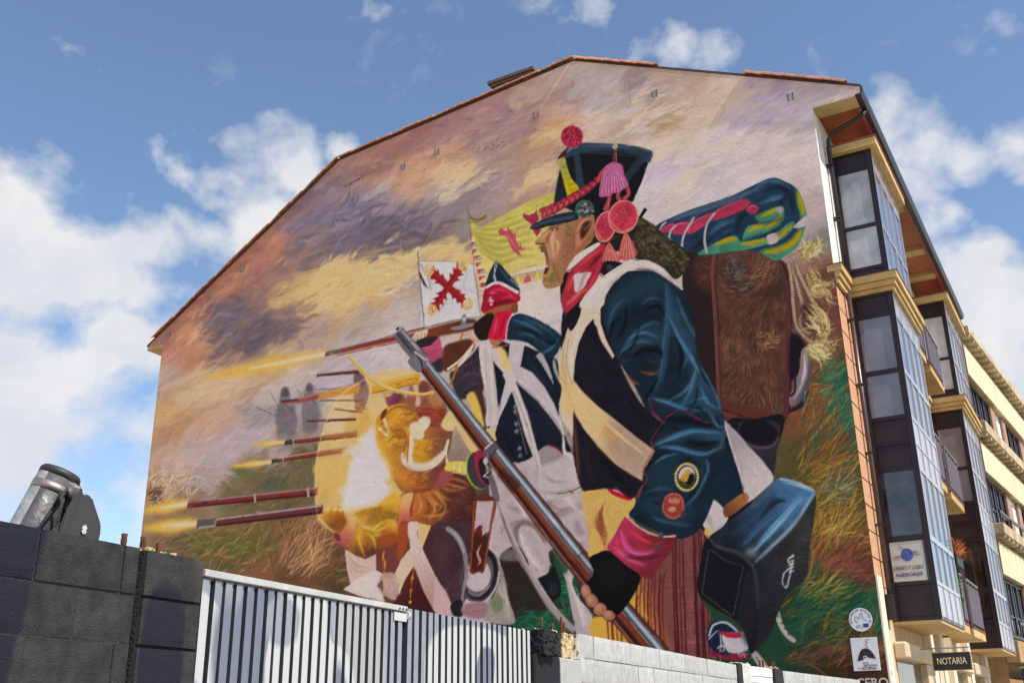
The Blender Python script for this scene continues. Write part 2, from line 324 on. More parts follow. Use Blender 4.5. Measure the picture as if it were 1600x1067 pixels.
# ---- painted sky, smoke and meadow: colours spread from spots placed at image pixels, then brushed
SPOTS = """262,530,178,132,128 290,510,192,138,115 300,560,188,142,118 262,600,185,165,158 330,500,122,112,120 370,480,136,122,130 400,530,112,104,114 350,540,120,110,118
300,450,165,115,108 340,420,182,132,118 400,410,170,125,120 420,390,188,142,125 460,360,150,130,140 480,330,142,128,142 520,300,152,138,152 560,270,190,150,138 530,265,185,150,145
600,240,182,142,140 650,210,176,136,142 700,190,180,145,150 760,165,186,150,156 800,145,185,150,155 850,130,202,178,172 900,110,205,192,194 950,115,202,192,197 978,150,208,190,186
995,130,182,162,160 1050,130,186,166,156 1100,130,196,176,166 1150,135,206,188,182 1200,140,184,164,190 1250,150,192,182,192 1300,150,176,166,178 1325,155,206,180,178
620,280,200,160,138 560,330,150,140,160 600,320,166,152,166 650,290,200,166,145 700,260,196,160,138 750,230,162,142,146 800,200,166,140,150 830,240,190,160,138 860,200,202,166,138
880,170,190,165,165 940,180,216,202,196 990,190,200,180,168 1040,180,188,164,142 1100,180,206,190,178 1150,190,212,196,208 1200,200,206,196,208 1260,200,200,195,206
1040,230,216,206,194 1100,230,222,212,210 1150,250,216,206,206 1200,250,217,206,212 1270,260,212,202,207 1030,280,206,196,216 1060,300,222,212,204 1100,290,200,198,216 1280,330,182,172,182 1020,330,212,206,216 1130,270,206,200,214
440,420,136,122,132 480,390,130,118,130 540,380,124,114,128 600,370,118,110,122 650,360,114,107,118 700,340,150,142,150 700,380,138,130,140 730,300,150,140,150 660,320,176,166,170 760,300,165,150,155 800,290,172,146,140
830,270,202,172,150 720,270,202,176,150 690,300,206,190,174 850,300,190,160,150 500,350,140,130,146 560,350,140,135,152 620,345,128,118,132 580,395,130,118,122
440,460,190,160,125 480,450,205,175,130 520,430,216,186,134 560,430,220,190,138 600,420,216,186,134 640,410,200,175,140 500,490,200,170,130 540,470,216,186,138 580,460,210,180,140 470,500,180,150,130
620,450,176,160,166 650,440,180,165,166 690,400,216,186,138 720,410,226,196,138 440,510,138,124,130 480,520,185,166,160 560,500,190,178,178 620,490,196,188,192 660,500,200,195,200 400,450,150,125,125 360,450,176,130,114 420,470,150,128,122
300,600,206,180,150 260,650,202,166,128 340,610,206,180,154 380,600,206,176,150 420,570,206,186,150 330,660,196,166,150 280,670,190,150,122 250,680,190,160,138 400,640,188,172,168 350,690,186,172,180 300,710,186,170,176 260,720,190,165,155
400,690,176,166,176 450,560,200,185,180 520,580,190,182,196 600,560,200,195,206 420,650,160,156,164 440,620,180,175,180 480,640,165,160,166 500,670,165,160,166 420,720,174,160,166 340,740,180,166,170 380,655,158,154,160 340,730,176,164,172
270,760,186,160,140 240,770,172,142,120 290,730,200,175,150 330,750,150,136,130 400,740,140,126,110 470,720,118,108,88 420,760,112,106,80 360,770,128,118,94 300,790,140,120,100 300,850,104,104,72 350,840,118,114,72 400,830,122,108,68
450,830,130,104,74 350,870,108,104,66 420,870,130,100,74 480,860,136,96,78 500,890,120,88,68 450,900,110,84,64 520,910,94,74,58 550,900,100,76,60 400,780,116,106,82 450,770,112,100,74 270,830,110,100,84
840,480,206,200,206 850,520,196,190,200 830,450,226,216,212 860,560,186,180,190 800,960,60,50,44 850,940,44,62,52 880,900,34,68,54 780,900,62,48,44 840,900,60,44,40
1270,400,152,132,122 1290,375,132,132,132 1250,380,165,150,150 1280,430,120,86,74 1300,480,110,76,70 1290,560,112,80,74 1310,600,62,106,86 1280,600,138,90,60 1250,640,130,86,64 1310,650,52,104,84 1270,680,110,84,58 1320,700,70,94,68
1240,720,90,84,54 1300,760,98,92,68 1330,780,86,76,54 1290,830,126,100,58 1340,850,110,70,60 1300,880,120,80,58 1350,900,106,66,58 1280,920,110,84,54 1320,940,40,94,80 1350,970,36,90,74 1270,970,50,84,68 1230,960,62,74,48 1250,1010,40,78,62
1300,1020,70,60,44 1340,1040,82,56,44 1200,1010,40,78,62 1260,800,86,82,52 1270,860,120,92,54 1325,820,96,84,58"""
def paint_ground():
    global SHEET
    sp = np.array([[float(v) for v in r.split(',')] for r in SPOTS.split()])
    q = to_sheet(sp[:, :2]); c = sp[:, 2:] / 255 * np.array([.985, .955, .915])
    st = 6; gh, gw = PH // st + 2, PW // st + 2
    yy, xx = np.mgrid[0:gh, 0:gw] * float(st)
    # brushed drift: warp the lookup along the strokes of the clouds
    n1, n2 = fbm(gw, gh, 20, 11, 5), fbm(gw, gh, 20, 31, 5)
    n3, n4 = fbm(gw, gh, 7, 51, 3, 1.6), fbm(gw, gh, 7, 71, 3, 1.6)
    xx = xx + 95 * n1 + 46 * n3; yy = yy + 75 * n2 + 34 * n4
    num = np.zeros((gh, gw, 3)); den = np.zeros((gh, gw, 1))
    for (px, py), cc in zip(q, c):
        w = 1 / (((xx - px) ** 2 + (yy - py) ** 2) / 400 + .25) ** 2.1
        num += w[..., None] * cc; den += w[..., None]
    lo = num / den
    ys, xs = np.arange(PH) / st, np.arange(PW) / st
    iy, ix = ys.astype(int), xs.astype(int); fy, fx = (ys - iy)[:, None, None], (xs - ix)[None, :, None]
    SHEET[:] = (lo[iy][:, ix] * (1 - fx) + lo[iy][:, ix + 1] * fx) * (1 - fy) + (lo[iy + 1][:, ix] * (1 - fx) + lo[iy + 1][:, ix + 1] * fx) * fy
    # wisps: fine brushed light and dark, drawn along the cloud drift (up to the right)
    yy, xx = np.mgrid[0:PH, 0:PW]
    for k, (amp, cell) in enumerate(((.075, 70), (.06, 30), (.05, 12))):
        n = fbm(int(PW * 1.5), int(PH * 2.0), cell, 90 + k, 4, 2.6)
        u = np.clip((xx * .86 - yy * .5 + PH * .5).astype(int) , 0, n.shape[1] - 1); v = np.clip((xx * .5 + yy * .86).astype(int), 0, n.shape[0] - 1)
        SHEET[:] *= (1 + 2 * amp * n[v, u])[..., None]
    np.clip(SHEET, 0, 1, out=SHEET)

def dab(f, p, rx, ry, c, ang=0, a=.7, seed=0, rag=.5):
    """ragged brushed patch of cloud or smoke"""
    m = disc(f, p, rx, ry, c, ang, 0, 0)
    if m is None: return
    x0, y0, k = m; h, w = k.shape
    g = boxblur(k, max(1, int(min(h, w) * .14))); n = fbm(w, h, max(6, min(h, w) * .45), seed, 5, 1.5)
    g = np.clip((g - .45 + n * rag * 1.7) * 4.2, 0, 1)
    blend((x0, y0, boxblur(g, 1)), c, a)

def paint_sky():
    cream, cream2 = (226, 198, 140), (236, 212, 158)
    for i, (x, y, rx, ry, c, an, a) in enumerate([
        (470, 455, 60, 14, cream, -22, .5), (530, 432, 55, 16, cream, -25, .6), (590, 425, 50, 17, cream2, -30, .55), (545, 465, 60, 18, cream, -30, .5), (610, 440, 36, 14, cream2, -35, .6),
        (640, 405, 30, 8, cream2, -35, .7), (500, 478, 40, 10, cream, -25, .5), (575, 402, 26, 8, cream2, -38, .65), (520, 415, 36, 7, cream2, -28, .6), (700, 400, 34, 16, (226, 198, 138), -25, .6), (690, 385, 30, 9, cream, -25, .5),
        (720, 275, 40, 10, (222, 200, 168), -28, .6), (700, 300, 28, 16, (214, 200, 182), -38, .6), (745, 285, 24, 7, (226, 206, 172), -30, .6), (690, 265, 34, 9, (216, 186, 148), -24, .5), (840, 275, 30, 9, (226, 196, 158), -32, .6), (815, 300, 20, 6, (228, 200, 150), -36, .6),
        (850, 215, 30, 12, (214, 182, 140), -25, .6), (806, 162, 12, 14, (226, 206, 160), -50, .6), (880, 205, 28, 10, (224, 190, 150), -25, .5), (930, 165, 26, 18, (214, 208, 216), -40, .5), (905, 145, 20, 14, (206, 200, 208), -40, .5), (955, 140, 18, 24, (224, 206, 192), -20, .5), (890, 165, 14, 7, (212, 182, 176), -30, .5),
        (480, 345, 40, 10, (120, 116, 136), -28, .6), (540, 330, 40, 9, (130, 134, 156), -30, .6), (560, 360, 70, 14, (112, 106, 122), -22, .65), (620, 372, 60, 14, (106, 100, 112), -14, .6), (515, 395, 60, 14, (118, 108, 122), -24, .6), (600, 395, 60, 10, (110, 104, 116), -16, .6), (590, 300, 26, 8, (176, 178, 190), -36, .5), (545, 350, 34, 4, (168, 182, 194), -22, .6),
        (500, 372, 30, 6, (176, 150, 138), -30, .5), (466, 405, 26, 8, (172, 140, 124), -32, .5), (660, 340, 40, 20, (150, 142, 150), -20, .5), (700, 330, 36, 16, (136, 130, 140), -30, .5), (760, 260, 30, 14, (150, 138, 146), -34, .5), (880, 240, 16, 18, (142, 132, 146), -50, .6), (770, 320, 30, 8, (160, 146, 152), -30, .5),
        (335, 505, 42, 26, (112, 104, 112), -20, .7), (400, 525, 40, 20, (106, 98, 110), -25, .6), (290, 520, 16, 34, (196, 148, 112), 15, .5), (312, 505, 6, 26, (206, 176, 140), 20, .6), (440, 520, 24, 14, (118, 106, 112), -35, .6), (500, 505, 30, 9, (172, 150, 160), -25, .5), (620, 455, 44, 10, (160, 148, 162), -18, .55), (690, 445, 24, 8, (164, 154, 168), -24, .5),
        (1040, 195, 40, 14, (178, 152, 126), -24, .55), (1060, 160, 26, 22, (196, 176, 164), -20, .5), (1010, 140, 22, 26, (172, 150, 150), 0, .5), (1130, 165, 50, 9, (216, 200, 168), -22, .5), (1210, 150, 40, 10, (176, 156, 190), -16, .5), (1110, 230, 70, 10, (224, 208, 182), -24, .5), (1150, 205, 60, 10, (202, 186, 212), -22, .5), (1250, 175, 40, 8, (168, 162, 178), -30, .5), (1270, 215, 30, 14, (196, 194, 204), -24, .5), (1180, 285, 50, 9, (212, 204, 214), -20, .5), (1050, 270, 50, 10, (206, 194, 220), -28, .5), (1110, 310, 40, 8, (196, 196, 212), -20, .5), (1240, 240, 50, 7, (224, 208, 196), -22, .5), (1290, 345, 30, 8, (158, 152, 168), -10, .5), (1265, 375, 36, 6, (142, 140, 150), -10, .5),
        (300, 610, 40, 26, (212, 188, 158), -20, .5), (360, 600, 40, 20, (212, 184, 156), -25, .5), (255, 650, 20, 26, (206, 170, 128), 10, .5), (330, 655, 50, 12, (202, 168, 146), -25, .45), (420, 645, 50, 14, (150, 148, 158), -18, .55), (470, 655, 40, 10, (156, 152, 160), -16, .5), (360, 700, 60, 20, (190, 176, 188), -25, .5), (290, 715, 44, 12, (196, 176, 170), -15, .5), (430, 610, 40, 16, (196, 182, 186), -30, .5), (520, 600, 30, 20, (186, 182, 198), -20, .5), (860, 500, 18, 30, (214, 208, 212), 10, .5), (820, 480, 20, 10, (226, 214, 206), -20, .5)]):
        dab('W', (x, y), rx, ry, c, an, a, 200 + i, .55)
    cr = [(232, 206, 150), (222, 190, 130), (206, 172, 122), (240, 220, 172)]
    up = lambda x, y: math.radians(30 + 12 * math.sin(x * .05))
    hair('W', [(560, 435, 90, 30), (500, 470, 60, 22), (620, 420, 50, 22)], 26, 5, cr, 150, up, None, .3, .5, .5, .2); hair('W', [(700, 400, 34, 14), (715, 280, 40, 14), (840, 280, 26, 12)], 20, 4, cr, 70, up, None, .3, .4, .5, .2)
    gy = [(110, 104, 116), (124, 114, 126), (96, 90, 104), (140, 132, 146)]
    hair('W', [(580, 370, 100, 22), (500, 390, 60, 20), (350, 505, 50, 26), (640, 350, 60, 20), (540, 335, 50, 14)], 30, 6, gy, 170, up, None, .3, .4, .45, .2)
    hair('W', [(300, 520, 24, 40), (380, 425, 60, 30), (330, 445, 50, 24), (620, 262, 70, 20)], 24, 6, [(196, 150, 118), (170, 116, 104), (206, 164, 136)], 110, up, None, .4, .4, .4, .2)
    hair('W', [(1120, 220, 160, 50), (1220, 180, 70, 30), (1000, 180, 60, 60)], 34, 7, [(226, 214, 200), (206, 196, 216), (190, 182, 200), (216, 200, 176)], 150, lambda x, y: .42, None, .12, .2, .4, .2)
    # long smears carrying colour along the drift
    for k in range(2400):
        x, y = prng.uniform(235, 1315), prng.uniform(100, 720); g = math.radians(prng.normal(24, 10)); o = prng.normal(0, 20)
        q = to_sheet([(x + o * math.cos(g) + prng.normal(0, 7), y - o * math.sin(g) + prng.normal(0, 7))])[0].astype(int)
        if not (2 < q[0] < PW - 3 and 2 < q[1] < PH - 3): continue
        c = SHEET[q[1], q[0]] * 255 * prng.normal(1.0, .05); L = prng.uniform(8, 26); b = prng.normal(0, .22)
        line('W', [(x, y), (x + L * math.cos(g), y - L * math.sin(g)), (x + 1.7 * L * math.cos(g + b), y - 1.7 * L * math.sin(g + b))], [1.5, prng.uniform(3, 10), 1], np.clip(c, 0, 255), .6, 1.6, n=3)
    # bristle marks following the drift
    for k in range(3600):
        x, y = prng.uniform(240, 1310), prng.uniform(100, 700)
        q = to_sheet([(x, y)])[0].astype(int)
        if not (2 < q[0] < PW - 3 and 2 < q[1] < PH - 3): continue
        c = SHEET[q[1], q[0]] * 255 * prng.uniform(.90, 1.10) + prng.normal(0, 4, 3)
        L = prng.uniform(8, 34); g = math.radians(prng.normal(24, 10)); b = prng.normal(0, .16)
        line('W', [(x, y), (x + L * math.cos(g), y - L * math.sin(g)), (x + 1.8 * L * math.cos(g + b), y - 1.8 * L * math.sin(g + b))], [.6, prng.uniform(1.2, 4), .5], np.clip(c, 0, 255), .5, .5, n=3)

def paint_meadow():
    wind = lambda x, y: math.radians(38 + 25 * math.sin(x * .021 + y * .013))
    earth = [(150, 110, 80), (120, 96, 66), (96, 96, 58), (134, 120, 74), (84, 92, 60), (150, 96, 84), (104, 78, 60), (172, 140, 104)]
    hair('W', [(330, 850, 90, 26), (430, 850, 80, 50), (500, 880, 60, 40), (380, 870, 90, 30)], 26, 2.2, earth, 620, wind, a=.6)
    hair('W', [(380, 780, 90, 20), (450, 740, 60, 26), (470, 770, 50, 26)], 15, 2.4, [(104, 112, 78), (86, 98, 66), (140, 128, 80), (120, 96, 84), (96, 106, 90)], 260, wind, a=.55)
    hair('W', [(330, 845, 80, 14), (360, 860, 80, 14)], 18, 2.4, [(84, 104, 58), (104, 116, 60), (134, 124, 60)], 150, lambda x, y: .35, a=.5)
    for i in range(9): dab('W', (370 + 26 * i % 150, 735 + 9 * i % 50), 22, 7, [(96, 108, 76), (110, 104, 70), (86, 96, 88)][i % 3], -18, .5, 400 + i)
    hair('W', [(485, 840, 40, 40), (470, 880, 40, 26)], 40, 1.6, [(176, 136, 108), (150, 108, 84), (196, 164, 120), (110, 80, 62)], 240, lambda x, y: math.radians(60), a=.7)
    hair('W', [(272, 765, 36, 22), (250, 755, 20, 20)], 18, 1.3, [(206, 182, 156), (176, 144, 118), (222, 200, 170), (140, 112, 96)], 260, lambda x, y: math.radians(60), jit=.6, a=.75)
    hair('W', [(240, 775, 14, 12)], 14, 2, [(80, 66, 60), (110, 90, 80)], 30, 2.0, jit=.9)
    hair('W', [(300, 740, 60, 16)], 24, 3, [(186, 168, 172), (196, 176, 168)], 60, .4, a=.35)
    rp = [(146, 92, 52), (120, 76, 50), (170, 122, 58), (60, 104, 80), (38, 92, 74), (96, 84, 44), (150, 80, 66), (180, 140, 66)]
    g1 = lambda x, y: math.radians(40 + 18 * math.sin(y * .03 + x * .02))
    hair('W', [(1280, 620, 50, 60), (1290, 700, 50, 60)], 44, 2.2, rp, 420, g1, a=.7)
    hair('W', [(1290, 810, 44, 60), (1310, 860, 50, 40), (1270, 760, 30, 40)], 52, 2.0, [(150, 128, 60), (176, 150, 70), (120, 100, 50), (96, 88, 48), (150, 96, 70), (84, 74, 44)], 420, g1, a=.7)
    hair('W', [(1310, 950, 60, 40), (1270, 960, 50, 60), (1330, 1000, 60, 30)], 50, 2.2, [(36, 98, 82), (46, 110, 86), (30, 74, 60), (120, 112, 48), (150, 116, 50), (24, 60, 50), (80, 84, 40)], 420, g1, a=.7)
    hair('W', [(1300, 1030, 90, 16), (1340, 1020, 40, 20)], 40, 2.0, [(120, 74, 54), (90, 60, 44), (60, 66, 44), (150, 100, 60), (110, 84, 80)], 180, g1, a=.7)
    hair('W', [(1320, 885, 40, 22)], 46, 3, [(112, 70, 62), (90, 54, 48), (136, 90, 70)], 110, lambda x, y: .5, a=.6)
    hair('W', [(1300, 600, 24, 30), (1310, 650, 20, 30)], 30, 3, [(44, 116, 96), (60, 128, 104), (36, 88, 76)], 70, g1, a=.6)
    hair('E', [(560, 330, 60, 40)], 90, 5, [(120, 128, 108), (86, 96, 78), (150, 150, 128)], 40, lambda x, y: .5, jit=.5, a=.8)
    hair('E', [(560, 470, 70, 60), (480, 700, 100, 50)], 110, 3, [(200, 180, 90), (176, 140, 70), (160, 120, 60)], 60, lambda x, y: .7, jit=.4, a=.8)
    line('E', [(540, 980), (510, 880), (560, 940), (545, 960)], 5, (110, 70, 72), .8)
    # dark ground between the legs of the second soldier
    fill('W', [(770, 880), (800, 870), (880, 860), (905, 960), (910, 1020), (780, 1010), (790, 930)], (48, 40, 36), .8, 8)
    dab('W', (880, 905), 26, 40, (30, 82, 62), 0, .8, 431); dab('W', (850, 975), 50, 22, (30, 84, 66), 0, .8, 432)
    hair('W', [(830, 968, 60, 14), (880, 930, 16, 40)], 26, 1.4, [(44, 118, 92), (34, 96, 76), (70, 140, 90)], 110, 1.1, jit=.7)
# ---- painted figures, back to front
def musket(f, a, b, w0, w1, wood=(112, 60, 52), top=(150, 130, 130), band=None):
    a, b = np.array(a, float), np.array(b, float); d = (b - a) / np.linalg.norm(b - a); n = np.array([d[1], -d[0]])
    line(f, [a, b], [w0, w1], wood, smooth=False)
    line(f, [a - n * 0 + n * w0 * .42, b + n * w1 * .42], [w0 * .22, w1 * .22], top, .9, smooth=False)
    line(f, [a - n * w0 * .36, b - n * w1 * .36], [w0 * .2, w1 * .2], np.array(wood) * .55, .8, smooth=False)
    line(f, [a + n * w0 * .1, b + n * w1 * .1], [w0 * .14, w1 * .14], np.minimum(np.array(wood) * 1.35, 255), .5, w0 * .1, smooth=False)
    for t in band or []:
        p = a + (b - a) * t; w = (w0 + (w1 - w0) * t) * .62
        line(f, [p - n * w, p + n * w], w * .5, (176, 160, 156), smooth=False)
def flame(f, tip, root, w, core=(240, 226, 190)):
    tip, root = np.array(tip, float), np.array(root, float); mid = (tip + root * 1.2) / 2.2
    line(f, [tip, mid, root], [w * .1, w, w * .35], (206, 168, 96), .75, w * .22)
    line(f, [tip * .9 + root * .1, mid, root], [w * .1, w * .62, w * .3], (226, 184, 84), .8, w * .12)
    line(f, [tip * .6 + root * .4, mid * .6 + root * .4, root], [w * .1, w * .26, w * .2], core, .95, w * .07)

def paint_back_rank():
    # grey soldiers fading in the smoke
    for x, y, s, a in ((640, 420, 1.0, .62), (745, 385, .85, .55)):
        P = lambda *p: [(x + s * i, y + s * j) for i, j in p]
        fill('L', P((-34, -60), (-20, -118), (5, -122), (14, -90), (18, -60), (36, -40), (48, 20), (40, 70), (30, 130), (-30, 130), (-44, 60), (-46, 0)), (96, 92, 100), a, 5, tex=.2)
        fill('L', P((-22, -85), (-18, -118), (5, -122), (12, -88)), (74, 70, 80), a, 3)
        line('L', P((-70, -100), (-25, -20)), 4, (110, 106, 112), .7); line('L', P((30, -20), (-30, -70)), 5, (84, 80, 86), .6)
        line('L', P((-10, -60), (10, 20)), 5, (150, 146, 152), .5)
    fill('L', [(615, 415), (660, 418), (658, 430), (618, 428)], (160, 96, 104), .7, 2)
    line('L', [(505, 382), (600, 425)], 3, (92, 88, 94)); line('L', [(760, 308), (930, 296)], 4, (104, 98, 106), .8)
    dab('L', (640, 530), 60, 30, (150, 146, 140), 0, .45, 501); dab('L', (745, 510), 50, 24, (150, 146, 144), 0, .4, 502)
    # amber dome of the blast
    fill('H', [(20, 900), (10, 640), (60, 400), (160, 210), (330, 100), (480, 60), (620, 120), (640, 500), (560, 760), (420, 980), (160, 1010), (60, 960)], (222, 188, 124), .82, 3, tex=.06)
    dab('H', (150, 330), 120, 130, (226, 208, 170), 0, .5, 503); dab('H', (110, 640), 110, 90, (224, 186, 110), 0, .5, 504); dab('H', (90, 760), 90, 60, (216, 170, 96), 0, .5, 507)
    # men of the rear rank behind the smoke
    fill('K', [(745, 500), (800, 490), (835, 560), (860, 640), (840, 720), (800, 800), (760, 780), (740, 640)], (120, 92, 100), .7, 8, tex=.3)
    fill('K', [(748, 510), (790, 498), (828, 545), (820, 590), (760, 590)], (110, 84, 104), .8, 4)
    fill('K', [(690, 860), (760, 780), (860, 800), (880, 900), (800, 980), (690, 960)], (206, 158, 80), .6, 20)
    hair('K', [(780, 760, 40, 50)], 40, 7, [(150, 104, 80), (200, 150, 90), (120, 84, 70)], 26, .8)
    fill('K', [(960, 600), (1120, 540), (1220, 580), (1330, 560), (1420, 700), (1440, 820), (1300, 900), (1120, 800), (1010, 760), (985, 700)], (146, 92, 72), .95, 6, tex=.4)
    fill('K', [(990, 700), (1040, 655), (1095, 660), (1090, 720), (1020, 750)], (140, 74, 106), 1, 3, grad=((1000, 700), (1090, 700), (110, 60, 90)))
    fill('K', [(1080, 600), (1170, 590), (1140, 700), (1105, 640)], (190, 166, 196), .9, 3, smooth=False)
    fill('K', [(1180, 570), (1235, 560), (1240, 660), (1250, 740), (1205, 745), (1215, 680)], (206, 176, 160), .9, 3)
    fill('K', [(1235, 575), (1300, 560), (1310, 650), (1250, 670)], (112, 66, 56), .9, 4); fill('K', [(1310, 640), (1400, 660), (1410, 740), (1340, 760)], (176, 130, 90), .8, 8)
    fill('K', [(1170, 800), (1300, 760), (1440, 800), (1380, 900), (1200, 860)], (132, 56, 44), .8, 10, tex=.3)
    hair('K', [(1300, 790, 120, 60)], 60, 8, [(150, 70, 50), (110, 50, 44), (176, 104, 60)], 60, .3, a=.6)
    fill('K', [(935, 620), (990, 600), (1040, 640), (1010, 680), (960, 670)], (206, 172, 120), 1, 3)
    for k in range(4): line('K', [(945 + 22 * k, 620 + 4 * k), (960 + 20 * k, 660)], 5, (150, 110, 76), .8)
    # far muskets and flames
    musket('L', (772, 244), (960, 226), 11, 16, (104, 56, 50), (140, 116, 116)); musket('L', (730, 443), (945, 436), 9, 11, (96, 52, 50)); musket('L', (850, 392), (955, 403), 5, 6, (132, 78, 60)); musket('L', (785, 353), (975, 353), 6, 7, (136, 84, 64), (190, 160, 140))
    line('L', [(620, 364), (700, 352), (850, 318), (960, 296)], [10, 22, 28, 40], (150, 84, 78)); line('L', [(780, 338), (870, 316), (960, 300)], [20, 30, 40], (204, 150, 66), .9, 4); line('L', [(640, 358), (850, 308), (960, 282)], [3, 5, 6], (196, 166, 156), .8)
    line('L', [(618, 358), (690, 350)], 8, (70, 56, 56)); line('L', [(640, 372), (690, 366)], 6, (150, 140, 140))
    line('K', [(880, 625), (1080, 575), (1250, 540)], [70, 70, 76], (208, 156, 60), 1, 3); line('K', [(880, 600), (1080, 548), (1200, 515)], [5, 6, 6], (236, 206, 130)); line('K', [(880, 652), (1250, 575)], 5, (130, 80, 40)); line('K', [(1060, 590), (1180, 545), (1230, 548), (1180, 575), (1070, 595)], 5, (150, 100, 40))
    flame('L', (480, 548), (632, 536), 24); flame('L', (385, 645), (575, 622), 30); flame('L', (245, 262), (812, 148), 66)
    musket('L', (632, 538), (950, 500), 22, 26, (120, 68, 60), (190, 160, 140), (.12,)); musket('L', (574, 620), (940, 562), 18, 24, (122, 66, 56), (200, 166, 140), (.14,))
    line('L', [(632, 538), (664, 534)], 20, (70, 66, 74)); line('L', [(576, 620), (606, 615)], 16, (70, 66, 74))
    line('L', [(780, 590), (950, 566)], [12, 22], (206, 146, 70), .6, 5); line('L', [(800, 518), (950, 502)], [12, 22], (206, 146, 70), .5, 5)
    # long musket of the standing shot, with its sling
    line('K', [(525, 358), (700, 318), (900, 270), (1100, 225), (1300, 185), (1460, 155)], [30, 40, 46, 56, 74, 90], (124, 62, 58)); line('K', [(525, 346), (900, 250), (1300, 165), (1460, 135)], [6, 10, 10, 12], (150, 140, 142)); line('K', [(560, 366), (900, 292), (1100, 250)], [6, 10, 12], (196, 120, 80), .8, 3); line('K', [(600, 372), (1100, 262), (1460, 190)], [4, 6, 20], (84, 44, 40), .9)
    line('K', [(528, 350), (650, 326)], 20, (104, 100, 98)); disc('K', (575, 352), 18, 9, (120, 140, 90), -10)
    line('K', [(690, 358), (735, 400), (800, 480), (900, 560), (1020, 620), (1150, 650), (1250, 662), (1350, 645)], [16, 26, 30, 30, 30, 28, 22, 20], (222, 192, 112)); line('K', [(700, 372), (760, 440), (880, 560), (1020, 632), (1240, 672), (1340, 652)], 5, (150, 106, 50), .8)
    flame('L', (0, 838), (208, 806), 60); flame('L', (-10, 915), (250, 893), 70)
    musket('L', (205, 812), (775, 752), 26, 34, (116, 50, 52), (156, 132, 136), (.52, .93)); musket('L', (246, 900), (800, 830), 32, 38, (100, 54, 58), (170, 160, 160)); line('L', [(246, 892), (330, 884)], 24, (96, 92, 96)); line('L', [(250, 912), (330, 902)], 8, (150, 148, 150)); disc('L', (328, 888), 6, 12, (150, 130, 60)); disc('L', (284, 806), 15, 12, (92, 50, 48))

